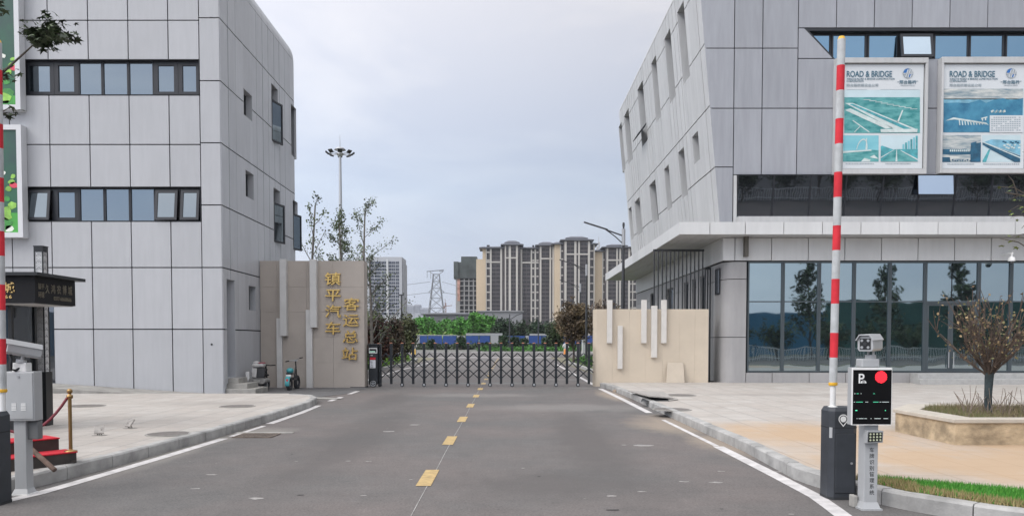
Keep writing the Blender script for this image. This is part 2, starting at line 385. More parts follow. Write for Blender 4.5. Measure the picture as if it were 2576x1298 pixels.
# ------------------------------------------------------------------ ground, road, pavements
struct('ground', MB().box(-1200, 1200, -200, 1900, -.60, -.02), soil)
g = MB()
g.face([(-7.2, -14, 0), (4.3, -14, 0), (4.3, 118, 0), (-7.2, 118, 0)])
g.face([(-60, -14, 0), (-7.2, -14, 0), (-7.2, 28.9, 0), (-60, 28.9, 0)])
g.face([(4.3, -14, 0), (60, -14, 0), (60, 28.9, 0), (4.3, 28.9, 0)])
g.face([(-130, 84, 0), (-7.2, 84, 0), (-7.2, 118, 0), (-130, 118, 0)])
g.face([(4.3, 84, 0), (130, 84, 0), (130, 118, 0), (4.3, 118, 0)])
struct('road', g, asph)
struct('main_road', MB().box(-200, 200, -34, -14, -.3, .002), mat('old_asphalt', (.07, .07, .072), .9, 0, .2, .3))

LK = [(-25, 5.6), (-9, 5.9), (-6.6, 6.6), (-5.62, 7.7), (-5.36, 8.8), (-5.22, 10.2), (-5.04, 13), (-4.95, 16), (-4.98, 19.5), (-5.15, 20.9), (-5.55, 21.9), (-6.2, 22.35)]
RK = [(30, 5.4), (7.5, 5.75), (5.3, 6.2), (4.35, 6.95), (3.86, 7.65), (3.58, 8.4), (3.44, 9.2), (3.50, 10.4), (3.56, 11.7), (3.56, 13.6), (3.56, 18), (3.60, 23), (3.52, 27.0), (3.36, 28.3)]
KH = .15
def offset(pl, d):
    out = []
    for i, p in enumerate(pl):
        a = V((*pl[max(i - 1, 0)], 0)); b = V((*pl[min(i + 1, len(pl) - 1)], 0)); t = (b - a).normalized()
        out.append((p[0] - t.y * d, p[1] + t.x * d))
    return out
def resample(pl, step):
    pts = [V((*p, 0)) for p in pl]; out = [pts[0]]; left = step
    for a, b in zip(pts, pts[1:]):
        l = (b - a).length; pos = 0
        while l - pos >= left:
            pos += left; left = step; out.append(a + (b - a) * (pos / l))
        left -= l - pos
    out.append(pts[-1]); return [(p.x, p.y) for p in out]
def kerb(name, pl, side, w=.15, h=KH + .012, step=.9):
    pl = resample(pl, step / 3); q = offset(pl, side * w); mb = MB()
    c = .022
    for i in range(len(pl) - 1):
        a0, a1, b0, b1 = V((*pl[i], 0)), V((*pl[i + 1], 0)), V((*q[i], 0)), V((*q[i + 1], 0))
        d = (a1 - a0).normalized() * .006
        if i % 3 == 0: a0 = a0 + d; b0 = b0 + d
        if i % 3 == 2: a1 = a1 - d; b1 = b1 - d
        ia0 = a0.lerp(b0, .13); ia1 = a1.lerp(b1, .13); z = V((0, 0, 1)); jz = random.uniform(-.004, .004)
        A = [a0 - z * .05, a0 + z * (h - c + jz), ia0 + z * (h + jz), b0 + z * (h + jz), b0 - z * .05]
        B = [a1 - z * .05, a1 + z * (h - c + jz), ia1 + z * (h + jz), b1 + z * (h + jz), b1 - z * .05]
        k = len(mb.v); mb.v += A + B
        for e in range(5):
            e2 = (e + 1) % 5; mb.f.append((k + e, k + e2, k + 5 + e2, k + 5 + e)); mb.m.append(0); mb.s.append(False)
        mb.f += [(k, k + 1, k + 2, k + 3, k + 4), (k + 9, k + 8, k + 7, k + 6, k + 5)]; mb.m += [0, 0]; mb.s += [False, False]
    o = mb.build(name, kerbm); o['kind'] = 'structure'; return o
kerb('kerb', LK, 1); kerb('kerb', RK, -1)
sw = MB(); sw.prism([(x, y, -.05) for x, y in offset(LK, .15)] + [(-6.4, 22.6, -.05), (-26, 22.6, -.05), (-26, 5.8, -.05)], (0, 0, KH + .05)); struct('pavement', sw, pav)
rin = offset(RK, -.15)
sw = MB(); sw.prism([(x, y, -.05) for x, y in rin] + [(3.5, 28.9, -.05), (7.9, 28.9, -.05), (40, 28.9, -.05), (40, 5.5, -.05)], (0, 0, KH + .05)); struct('pavement', sw, pav)
struct('asphalt_apron', MB().prism([(-26, 22.7, .004), (-7.0, 22.6, .004), (-5.7, 23.0, .004), (-5.15, 24.6, .004), (-5.05, 28.1, .004), (-26, 28.1, .004)], (0, 0, .004)), apron)
struct('concrete_edge', MB().prism([(-7.6, 22.61, .01), (-6.2, 22.5, .01), (-5.1, 22.15, .01), (-4.75, 22.4, .01), (-5.4, 22.8, .01), (-6.3, 23.1, .01), (-7.6, 23.05, .01)], (0, 0, .012)), M['concrete'])

# painted markings
paint = mat('road_paint_white', (.56, .54, .535), .7, 0, .18, 5, bump=.3, bscale=90)
payel = mat('road_paint_yellow', (.45, .32, .14), .7, 0, .22, 9, bump=.3, bscale=90)
def strip(mb, pl, w, z=.004, m=0):
    a = offset(pl, w / 2); b = offset(pl, -w / 2)
    for i in range(len(pl) - 1): mb.face([(*b[i], z), (*b[i + 1], z), (*a[i + 1], z), (*a[i], z)], m)
mk = MB()
strip(mk, [(-5.3, 7.6), (-5.12, 8.4), (-5.06, 9.2), (-4.95, 11), (-4.86, 13.2)], .16)
strip(mk, [(-4.84, 13.5), (-4.80, 15.2)], .10)
strip(mk, [(-4.82, 15.6), (-4.83, 18), (-4.92, 20.1)], .16)
strip(mk, [(-4.98, 21.6), (-5.00, 23.2)], .15); strip(mk, [(-5.03, 24.5), (-5.05, 26.0)], .15)
strip(mk, [(3.14, 7.0), (3.22, 7.6), (3.29, 8.2), (3.31, 9.5), (3.32, 12.2)], .17)
strip(mk, [(3.31, 12.25), (3.29, 16.4)], .09)
strip(mk, [(3.29, 18.0), (3.30, 22), (3.26, 27.4)], .16)
strip(mk, [(3.3, 29.5), (3.45, 45), (3.6, 60)], .16); strip(mk, [(-6.0, 30), (-6.35, 45), (-6.2, 62)], .16)
mk.face([(-8.5, 81.5, .004), (4.6, 81.5, .004), (4.6, 83.2, .004), (-8.5, 83.2, .004)])
strip(mk, [(2.2, 27.9), (3.0, 27.85)], .05); strip(mk, [(1.6, 34), (3.1, 33.9)], .12)
struct('road_markings', mk, paint)
my = MB()
y0 = 8.83
for k in range(20): my.face([(-1.06, y0 + 3.56 * k, .006), (-.885, y0 + 3.56 * k, .006), (-.885, y0 + 1.12 + 3.56 * k, .006), (-1.06, y0 + 1.12 + 3.56 * k, .006)])
struct('centre_line_markings', my, payel)
ms_ = MB(); pl = [(-.92 + random.uniform(-.012, .012) - .004 * i, 6.6 + i * 1.2) for i in range(36)]
strip(ms_, pl, .008, .0045); struct('chalk_line_markings', ms_, mat('chalk', (.36, .35, .34), .9, 0, .25, 6))

# old splashes and scuffs on the asphalt
sp_ = MB(); rs = random.Random(5)
zA = lambda x, y: G(451.3 + .2803 * x, 947.7 + .2803 * y); zB = lambda x, y: G(1516.4 + .2698 * x, 947.7 + .2698 * y)
for q, w, m_ in [(zA(285, 877), .16, 0), (zA(150, 1003), .14, 0), (zA(2110, 430), .3, 0), (zA(1870, 490), .3, 0), (zA(1515, 755), .10, 0), (zA(1690, 760), .12, 0), (zA(690, 1090), .2, 0), (zA(1090, 1060), .1, 1), (zA(1650, 1065), .09, 0), (zB(400, 640), .42, 0), (zB(760, 977), .16, 0), (zB(200, 635), .12, 0), (zB(1100, 880), .12, 0), (zB(1050, 985), .2, 0), (zB(80, 1110), .18, 0), (zB(360, 1070), .12, 0), (zB(1650, 885), .25, 0), (zB(1760, 1280), .08, 0), (zB(1110, 1230), .06, 1), (zB(100, 1240), .16, 1)] + [(V((rs.uniform(-4.5, 3), rs.uniform(7, 24), 0)), rs.uniform(.02, .07), rs.choice((0, 0, 1))) for k in range(70)]:
    n = 9; sp_.face([(q.x + math.cos(6.283 * k / n) * w * .5 * rs.uniform(.5, 1.1), q.y + math.sin(6.283 * k / n) * w * .32 * rs.uniform(.4, 1.2), .0035) for k in range(n)], m_)
struct('road_scuffs', sp_, [mat('scuff_pale', (.30, .285, .275), .9, 0, .2, 20), mat('scuff_dark', (.055, .05, .05), .9)])
# drain, manholes, litter of the pavements
dg = thing('drain_grate', 'rusty slotted drain grate set in the asphalt by the left kerb', 'drain', (-4.42, 13.6, 0))
f = MB(); f.box(-4.72, -4.12, 13.30, 13.34, .004, .016); f.box(-4.72, -4.12, 13.86, 13.90, .004, .016); f.box(-4.76, -4.72, 13.30, 13.90, .004, .016); f.box(-4.12, -4.08, 13.30, 13.90, .004, .016)
for i in range(9): f.box(-4.70 + i * .065, -4.665 + i * .065, 13.34, 13.86, .004, .014)
f.build('grate', mat('rusty_iron', (.15, .12, .10), .8, 0, .3, 9), dg)
MB().box(-4.72, -4.12, 13.34, 13.86, .002, .006).build('pit', M['black'], dg)
MB().box(-4.95, -3.90, 13.94, 14.12, .003, .008).build('concrete_patch', M['concrete'], dg)
iron = mat('manhole_iron', (.16, .145, .135), .8, 0, .2, 12, bump=.4, bscale=60)
def manhole(c, r, label):
    t = thing('manhole_cover', label, 'manhole', c, 'manhole covers in the pavements')
    MB().disc(c, r, (0, 0, 1), 28, 0, .008).build('lid', iron, t)
    mb = MB(); n = 28
    for j in range(n):
        a, b = 2 * math.pi * j / n, 2 * math.pi * (j + 1) / n
        e = lambda q, rr, z: V(c) + V((math.cos(q) * rr, math.sin(q) * rr, z))
        mb.hexa([e(a, r * 1.03, .001), e(b, r * 1.03, .001), e(b, r * 1.14, .001), e(a, r * 1.14, .001)], [e(a, r * 1.03, .012), e(b, r * 1.03, .012), e(b, r * 1.14, .012), e(a, r * 1.14, .012)])
    mb.build('rim', M['concrete'], t)
manhole(G(424, 1092, KH), .31, 'large manhole cover near the kerb of the left pavement')
manhole(G(218, 1021, KH), .36, 'manhole cover far back on the left pavement before the sloping plinth')
manhole(G(597, 1022, KH), .36, 'manhole cover near the corner of the left white building')
manhole(G(1708, 994, KH), .42, 'dark manhole cover behind the tilted broken slab')
manhole(G(1690, 1030, KH), .38, 'manhole cover beside the kerb in front of the tilted broken slab')
tile = mat('cracked_tile', (.34, .32, .30), .8, 0, .2, 12)
def stub(c, label, s):
    t = thing('bollard_base', label, 'metal base', c, 'torn off bollard bases')
    m_ = Matrix.Rotation(s, 3, 'Z') @ Matrix.Rotation(R(52), 3, 'X')
    MB().obox(V(c) + V((0, 0, .095)), m_ @ V((.07, 0, 0)), m_ @ V((0, .075, 0)), m_ @ V((0, 0, .012))).build('plate', tile, t)
    b = MB()
    for a in (-.035, 0, .04): b.tube([V(c) + V((a, .01, -.01)), V(c) + V((a * .6, -.01, .05)), V(c) + V((a * .9, 0, .1))], .009, 6)
    b.build('bolts', iron, t)
    MB().prism([V(c) + V(p) for p in ((-.10, -.05, .001), (.06, -.07, .001), (.11, .02, .001), (-.02, .06, .001))], (0, 0, .008)).build('grout', M['concrete'], t)
stub(G(250, 1095, KH), 'tilted torn metal base plate, the one nearer the red steps', .4)
stub(G(327, 1077, KH), 'tilted torn metal base plate, the farther from the red steps', -.5)

# broken slab over a pit, brick, leaning board
t = thing('broken_slab', 'thin grey slab lying tilted over a dark pit on the right pavement', 'slab', G(1640, 998, KH))
a, b, c, d = G(1580, 990, KH), G(1633, 1008, KH), G(1694, 1006, KH), G(1668, 993, KH)
MB().prism([p + V((0, 0, h)) for p, h in ((a, .06), (b, .10), (c, .03), (d, .07))], (0, 0, .03)).build('slab', tile, t)
MB().prism([p + V((0, 0, .001)) for p in (G(1612, 1009, KH), G(1684, 1009, KH), G(1690, 998, KH), G(1620, 996, KH))], (0, 0, .006)).build('pit', M['joint'], t)
MB().prism([p for p in (G(1683, 1008, KH + .01), G(1706, 1005, KH + .01), G(1700, 1001, KH + .01), G(1680, 1003, KH + .01))], (0, 0, .012)).build('fragment', tile, t)
br = MB(); c = G(1551, 986, 0); br.obox(c + V((0, 0, .05)), (.09, .05, .015), (-.035, .06, 0), (0, -.01, .04))
tag(br.build('brick', mat('pale_brick', (.40, .32, .25), .85, 0, .15, 10)), 'loose pale brick lying in the gutter by the right beige wall', 'brick')

# grass verge
gr = MB(); GP = [(3.92, 8.35), (4.04, 8.48), (5.0, 7.75), (6.2, 7.1), (9, 6.75), (26, 6.6), (26, 5.62)] + rin[1:6]
gr.prism([(x, y, .10) for x, y in [(4.02, 8.30), (5.0, 7.75), (6.2, 7.15), (9, 6.75), (26, 6.6)] + rin[:6]], (0, 0, .065))
struct('grass_soil', gr, mat('grass_soil', (.10, .10, .04), .95, 0, .4, 3))
poly = [(3.78, 8.42), (4.02, 8.44), (5.0, 7.78), (6.2, 7.15), (9, 6.75), (9, 5.75)] + rin[1:6]
def inside(x, y, pl):
    r = False; j = len(pl) - 1
    for i in range(len(pl)):
        if (pl[i][1] > y) != (pl[j][1] > y) and x < (pl[j][0] - pl[i][0]) * (y - pl[i][1]) / (pl[j][1] - pl[i][1]) + pl[i][0]: r = not r
        j = i
    return r
g1 = mat('grass_green', (.05, .24, .025), .7); g2 = mat('grass_light', (.11, .34, .04), .7); g3 = mat('grass_straw', (.32, .26, .12), .8)
from mathutils import noise as mn
gb = MB(); k = 0
while k < 42000:
    x = random.uniform(3.6, 9); y = random.uniform(5.7, 8.6)
    if not inside(x, y, poly): continue
    k += 1
    dry = mn.noise(V((x * 1.3, y * 1.3, 3))) + (.35 if inside(x - .12, y - .16, poly) is False else 0)
    mm = 2 if (dry > .27 and random.random() < .85) else (1 if random.random() < .4 else 0)
    h = random.uniform(.03, .07) * (1.1 if mm == 2 else 1); a = random.uniform(0, 6.28); dx, dy = math.cos(a) * .005, math.sin(a) * .005; lx, ly = random.gauss(0, .016), random.gauss(0, .016)
    gb.face([(x - dx, y - dy, .16), (x + dx, y + dy, .16), (x + lx, y + ly, .165 + h)], mm)
o = gb.build('grass', [g1, g2, g3]); o['kind'] = 'stuff'; o['label'] = 'bright green verge with straw coloured patches'
# ================================================================== LEFT WHITE BUILDING
LY, LX, LB = 24.4, -8.95, 33.75
LT = 14.35; RR = 1.0
lb = thing('office_building', 'pale grey panel clad building with two ribbon windows, left of the gate', 'building', (-14, 29, 0))
xs = lambda px, py=760: P(px, py, LY).x
zs = lambda py, px=400: P(px, py, LY).z
J = .018
cols = [xs(34 - 99.5 * k) for k in range(4, 0, -1)] + [xs(q) for q in (34, 133.5, 233.5, 333, 432.5, 509.5)]
rows = [-.05] + [zs(q) for q in (828, 673, 557, 471, 364, 240, 151, 52)] + [zs(52) + 2.0, LT]
mpf = lambda u, v, d: V((u, LY - d, v))
WIN1 = (xs(52, 150), xs(500, 190), zs(239), zs(150)); WIN2 = (xs(61, 500), xs(505, 510), zs(557), zs(470))
GL = (xs(-260), xs(135.5), .36, zs(748))
holes = [WIN1, WIN2, GL]
mb = MB()
clad(mb, cells(cols, rows, holes, J), mpf, -.06, 0)
srow = [-.05] + [zs(q, 530) for q in (828, 673, 516, 360, 204, 46)] + [zs(46) + 2.0, LT]
clad(mb, cells([xs(509.5), LX], srow, [], J), mpf, -.06, .012)
mb.build('front_cladding', M['panel'], lb)
jb = MB(); clad(jb, cells([cols[0], LX - .05], [0, LT - .02], holes, 0), mpf, -.30, -.065); jb.build('front_backing', M['joint'], lb)

# side wall facing the gate
mps = lambda u, v, d: V((LX + d, u, v))
SY = lambda px: PX(px, 500, LX).y
SZ = lambda px, py: PX(px, py, LX).z
def swin(xa, xb, pa, ya, yb): return (SY(xa), SY(xb), SZ(pa, yb), SZ(pa, ya))
A_ = swin(616, 637, 616, 225, 291); D_ = swin(618.5, 639, 618.5, 427, 494)
B_ = (29.65, 30.5, SZ(691, 357), SZ(689, 216)); C_ = (32.3, 33.1, SZ(735, 392), SZ(735, 264))
E_ = (29.8, 30.65, SZ(693, 607), SZ(693, 474)); F_ = (32.45, 33.2, SZ(738, 625), SZ(738, 503))
DO = (SY(567), SY(588), .50, SZ(567, 700)); G_ = (SY(623), SY(641), SZ(623, 780), SZ(623, 717))
sh = [A_, B_, C_, D_, E_, F_, DO, G_]
ys = [LY]; 
while ys[-1] < LB - RR - .9: ys.append(ys[-1] + .70)
ys.append(LB - RR)
zr = srow[:-1] + [LT - RR]
zr = [z for z in zr if z <= LT - RR]
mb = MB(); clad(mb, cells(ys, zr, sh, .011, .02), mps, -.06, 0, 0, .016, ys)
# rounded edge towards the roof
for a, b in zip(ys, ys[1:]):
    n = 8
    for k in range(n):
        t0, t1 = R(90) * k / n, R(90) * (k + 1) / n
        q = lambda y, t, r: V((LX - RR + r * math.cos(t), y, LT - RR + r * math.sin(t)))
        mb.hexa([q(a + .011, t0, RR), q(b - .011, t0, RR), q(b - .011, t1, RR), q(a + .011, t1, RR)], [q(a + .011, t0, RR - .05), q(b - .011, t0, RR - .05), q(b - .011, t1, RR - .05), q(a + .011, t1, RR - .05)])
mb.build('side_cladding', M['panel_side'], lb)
sb = MB(); clad(sb, cells([LY + .02, LB - RR], [0, LT - RR], sh, 0), mps, -.32, -.065); sb.build('side_backing', M['joint'], lb)
# core with rounded back corner
bm = bmesh.new()
bmesh.ops.create_cube(bm, size=1)
cx0, cx1, cy0, cy1, cz0, cz1 = cols[0], LX - .03, LY + .4, LB, 0, LT - .03
for v in bm.verts: v.co = V((cx0 if v.co.x < 0 else cx1, cy0 if v.co.y < 0 else cy1, cz0 if v.co.z < 0 else cz1))
ed = [e for e in bm.edges if all(v.co.x > cx1 - .1 for v in e.verts) and (all(v.co.z > cz1 - .1 for v in e.verts) or all(v.co.y > cy1 - .1 for v in e.verts))]
ed += [e for e in bm.edges if all(v.co.z > cz1 - .1 and v.co.y > cy1 - .1 for v in e.verts)]
bmesh.ops.bevel(bm, geom=ed, offset=RR, segments=10, affect='EDGES', profile=.5)
# only the rounded back end and the roof are kept, the rest hides behind the cladding
kill = [f for f in bm.faces if (abs(f.normal.x - 1) < .01 or f.normal.y < -.5 or f.normal.z < -.5)]
bmesh.ops.delete(bm, geom=kill, context='FACES')
me = bpy.data.meshes.new('roof'); bm.to_mesh(me); bm.free()
for p in me.polygons: p.use_smooth = True
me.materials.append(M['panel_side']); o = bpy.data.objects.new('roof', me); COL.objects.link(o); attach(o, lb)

def reveal(mb, mp, h, d0, d1, t=.012):
    u0, u1, v0, v1 = h
    for q in ([(u0, v0), (u0, v1)], [(u1, v0), (u1, v1)], [(u0, v0), (u1, v0)], [(u0, v1), (u1, v1)]):
        (a, b), (c, e) = q
        du = (t if a == c == u0 else -t if a == c == u1 else 0); dv = (t if b == e == v0 else -t if b == e == v1 else 0)
        mb.hexa([mp(a, b, d0), mp(c, e, d0), mp(c, e, d1), mp(a, b, d1)], [mp(a + du, b + dv, d0), mp(c + du, e + dv, d0), mp(c + du, e + dv, d1), mp(a + du, b + dv, d1)])
def frame_mb(mp, u0, u1, v0, v1, w, d0, d1, mb=None, m=0):
    mb = mb or MB()
    for a in ((u0, u1, v1 - w, v1), (u0, u1, v0, v0 + w), (u0, u0 + w, v0 + w, v1 - w), (u1 - w, u1, v0 + w, v1 - w)):
        clad(mb, [a], mp, d0, d1, m)
    return mb
def window(parent, mp, u0, u1, v0, v1, w, d, mf, mg, th=.06, label=None, pane=.012):
    fo = frame_mb(mp, u0, u1, v0, v1, w, d, d + th).build('window', mf, parent)
    pm = MB(); clad(pm, [(u0 + w - .002, u1 - w + .002, v0 + w - .002, v1 - w + .002)], mp, d + th * .3, d + th * .3 + pane)
    po = pm.build('pane', mg, fo)
    if label: fo['label'] = label
    return fo
# ribbon windows
for W_, xl, y0, op in ((WIN1, [52, 129, 190, 251, 316.5, 381, 443, 500], (150, 239), ()), (WIN2, [61, 128, 192, 256.5, 321, 384.5, 449, 505], (470, 557), (0, 5, 6))):
    rv = MB(); reveal(rv, mpf, W_, -.28, -.002); rv.build('reveal', M['darkframe'], lb)
    ux = [xs(q, sum(y0) / 2) for q in xl]; ux[0] = W_[0] + .012; ux[-1] = W_[1] - .012
    for i in range(7):
        a, b = ux[i], ux[i + 1]
        wide = i in (0, 1, 5, 6)
        if i in op:
            th = R(7.5); zt = W_[3] - .08; dz = W_[3] - W_[2] - .12
            def mpo(u, v, d, zt=zt): return V((u, LY + .12 - (zt - v) * math.sin(th) - d * math.cos(th), zt - (zt - v) * math.cos(th) + d * -math.sin(th)))
            frame_mb(mpf, a + .004, b - .004, W_[2] + .012, W_[3] - .012, .07, -.24, -.17).build('window', M['darkframe'], lb)
            window(lb, mpo, a + .05, b - .05, zt - dz, zt, .085, 0, M['darkframe'], M['glass_sky'], .05, 'window sash tilted open at the bottom')
        else:
            window(lb, mpf, a + .004, b - .004, W_[2] + .012, W_[3] - .012, .13 if wide else .035, -.22, M['darkframe'], M['glass_sky'], .07)
# ground floor glazing at the far left
rv = MB(); reveal(rv, mpf, GL, -.28, -.002); rv.build('reveal', M['darkframe'], lb)
w = GL[1] - GL[0] - .024
for i in range(4):
    a = GL[0] + .012 + w * i / 4
    window(lb, mpf, a, a + w / 4 - .006, GL[2] + .012, GL[3] - .012, .06, -.2, M['darkframe'], M['glass_black'])
# side windows: deep pale reveals, glass at the back, some casements open
for h, case in ((A_, 0), (B_, 1), (C_, 0), (D_, 0), (E_, 1), (F_, 1), (G_, 0)):
    rv = MB(); reveal(rv, mps, h, -.27, .0); rv.build('reveal', M['reveal'], lb)
    u0, u1, v0, v1 = h[0] + .012, h[1] - .012, h[2] + .012, h[3] - .012
    window(lb, mps, u0, u1, v0, v1, .05, -.27, M['darkframe'], M['glass_black'], .05)
    if case:
        th = R(14); ht = (v1 - v0) * .72; w_ = u1 - u0
        def mpc(u, v, d, u0=u0): return V((LX - .05 + (u - u0) * math.sin(th) + d * math.cos(th), u0 + (u - u0) * math.cos(th) - d * math.sin(th), v))
        window(lb, mpc, u0, u0 + w_ * 1.0, v0 - .05, v0 + ht, .07, 0, M['darkframe'], M['glass_sky'], .05, 'casement swung open outwards')
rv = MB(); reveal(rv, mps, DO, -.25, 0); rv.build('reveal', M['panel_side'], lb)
dm = MB(); clad(dm, [(DO[0] + .012, DO[1] - .012, DO[2], DO[3] - .012)], mps, -.30, -.25); d_ = dm.build('door', mat('grey_steel_door', (.20, .215, .24), .4), lb)
hm = MB(); hm.bar((LX - .22, DO[1] - .15, 1.42), (LX - .22, DO[1] - .15, 1.62), .03); hm.build('handle', M['steel'], d_)
# small lamp on the corner strip
MB().disc((xs(533, 866), LY - .013, zs(866)), .03, (0, -1, 0), 12, 0, .02).build('sensor', M['black'], lb)
# plinth with sloping top
pl = MB(); xa, xb = xs(548, 985), cols[0]
pl.prism([(xa, 22.75, -.02), (xb, 22.75, -.02), (xb, 22.75, .62), (xs(140), 22.75, .345), (xa, 22.75, .012)], (0, LY - 22.77, 0))
tag(pl.build('ramp', M['concrete']), 'low concrete plinth with sloping top along the foot of the left white building', 'ramp')
# steps at the side door
st = thing('door_steps', 'three grey concrete steps below the side door of the left white building', 'steps', (LX + .5, 25.5, 0))
y0, y1 = 24.50, SY(590) + .1
for k, (dx, hh, yy) in enumerate(((.96, .17, 0), (.66, .33, 0), (.34, .49, 0))):
    MB().box(LX + .01, LX + dx, y0 + .12 * k, y1 + .15 - .1 * k, max(0, hh - .165), hh).build('step', M['concrete'], st, bevel=.012)

# flower posters in their frames on the far left of the facade
pg = mat('poster_dark_green', (.025, .065, .06), .4, 0, 0, .8, col2=(.02, .13, .06)); pl_ = mat('poster_bright_green', (.06, .33, .05), .4, 0, .2, 1.5)
leafp = mat('poster_leaf', (.25, .50, .08), .4, 0, .3, 4); leafd = mat('poster_leaf_dark', (.05, .25, .05), .4, 0, .3, 4); petal = mat('poster_petal_white', (.75, .78, .70), .4); pink = mat('poster_petal_pink', (.65, .06, .10), .4)
fr = mat('poster_frame_white', (.60, .61, .63), .45)
def poster(y0, y1, gy, xr, label):
    Yp = LY - .30
    ax0, ax1, az0, az1 = P(-250, 300, Yp).x, P(xr, (y0 + y1) / 2, Yp).x, P(30, y1, Yp).z, P(30, y0, Yp).z
    t = thing('flower_poster', label, 'poster', ((ax0 + ax1) / 2, LY - .2, az0))
    fw = .15
    fm = MB()
    for q in ((ax0, ax1, az0, az0 + fw), (ax0, ax1, az1 - fw, az1), (ax0, ax0 + fw, az0 + fw, az1 - fw), (ax1 - fw, ax1, az0 + fw, az1 - fw)): fm.box(q[0], q[1], Yp, LY - .014, q[2], q[3])
    fm.build('frame', fr, t)
    sh = MB(); i0, i1, k0, k1 = ax0 + fw, ax1 - fw, az0 + fw, az1 - fw
    yy = Yp + .05
    sh.box(i0, i1, yy, yy + .04, k0, k1, 0)
    gz = P(30, gy, Yp).z
    sh.box(i0, i1, yy - .004, yy, k0, gz, 1)
    rr = random.Random(y1 + 3)
    def blob(c, r, m, n=7, z=.006, sq=.7, j=.25):
        a0 = rr.uniform(0, 6); pts = []
        for q in range(n):
            a = a0 + 6.283 * q / n; s = r * (1 + rr.uniform(-j, j))
            pts.append((min(max(c[0] + math.cos(a) * s, i0), i1), yy - z, min(max(c[1] + math.sin(a) * s * sq, k0), k1)))
        sh.face(pts[::-1], m)
    px_ = lambda x, y: (P(x, y, Yp).x, P(x, y, Yp).z)
    for q in range(14):
        x = rr.uniform(-240, xr - 25); blob(px_(x, gy - rr.uniform(-8, 30)), rr.uniform(.12, .28), rr.choice((2, 3)), 6)
    for x, y, m, r in ((12, gy + 6, 2, .20), (8, gy + 26, 3, .24), (22, gy + 40, 4, .14), (6, gy - 100, 4, .09), (26, gy - 78, 2, .10), (33, gy - 70, 5, .12), (20, gy - 60, 2, .10), (30, gy - 92, 2, .08), (14, gy - 35, 3, .10)):
        blob(px_(x, y), r, m, 8, .010, .8)
    for q in range(10):
        x = rr.uniform(-240, -10); blob(px_(x, rr.uniform(gy - 180, gy + 20)), rr.uniform(.07, .16), rr.choice((2, 4, 5)), 8, .010)
    sh.build('print', [pg, pl_, leafp, leafd, petal, pink], t)
poster(-60, 276, 240, 48, 'upper dark green flower poster in a pale frame at the left end of the facade')
poster(314, 597, 535, 55, 'lower dark green flower poster in a pale frame above the kiosk')
# ================================================================== RIGHT GREY BUILDING
RY = 28.5; GX = 7.84
rb = thing('station_building', 'grey panel clad building with leaning side wall and long canopy, right of the gate', 'building', (20, 36, 0))
ZS, ZC = P(1814, 599, RY).z, P(1707, 558.5, 27.5).z       # soffit, canopy top
XE = 34.0; BK = 48.0
# ---- upper volume
UY = 28.0
XL = lambda z: 7.60 - .0950 * (z - 5.95)
UT = 15.95
NB = V((-1, 0, -.0950)).normalized()
mpu = lambda u, v, d: V((XL(v), u, v)) + NB * d
def side_hit(px, py): return PL(px, py, V((XL(0), 0, 0)), NB)
z5 = lambda x, y: (1444.1 + .5007 * x, .5007 * y)
def sw_(r0, r1, l): # right edge top, right edge bottom, left edge x
    a = side_hit(*z5(*r0)); b = side_hit(*z5(*r1)); c = side_hit(*z5(l[0], l[1]))
    return ((a.y + b.y) / 2, c.y, b.z, a.z)
RW = [sw_((545, 12), (588, 375), (517, 62)), sw_((478, 150), (516, 475), (452, 185)), sw_((407, 283), (441, 580), (387, 318)), sw_((343, 405), (372, 700), (318, 447)), sw_((272, 545), (297, 795), (250, 578)), sw_((237, 615), (260, 845), (223, 632)),
      sw_((620, 658), (637, 797), (592, 690)), sw_((548, 740), (575, 975), (522, 768)), sw_((472, 828), (497, 1040), (451, 846)), sw_((405, 902), (428, 1103), (377, 930)), sw_((327, 990), (346, 1165), (304, 1012)), sw_((287, 1035), (302, 1195), (273, 1048))]
RW = [(a, max(b, a + .45), c, d) for a, b, c, d in RW]
zj = [side_hit(*z5(700, 847)).z, side_hit(*z5(668, 548)).z, side_hit(*z5(640, 245)).z]
zj = [5.93] + zj + [zj[2] + (zj[2] - zj[1])] + [UT - .5]
ysd = [UY + .62 * k for k in range(32)]; ysd[-1] = 47.25
mb = MB(); clad(mb, cells(ysd, zj, RW, .010, .022), mpu, -.05, 0, 0, .022, ysd)
# soft rounded roof edge
for a, b in zip(ysd, ysd[1:]):
    q = lambda y, t: V((XL(UT - .5) + .5 - .5 * math.cos(t), y, UT - .5 + .5 * math.sin(t)))
    for k in range(6):
        t0, t1 = R(90) * k / 6, R(90) * (k + 1) / 6
        mb.face([q(a + .009, t0), q(b - .009, t0), q(b - .009, t1), q(a + .009, t1)], 0, True)
mb.build('side_cladding', M['panel_c'], rb)
sb = MB(); clad(sb, cells([UY + .05, 47.2], [5.93, UT - .4], RW, 0), mpu, -.5, -.055); sb.build('side_backing', M['joint'], rb)
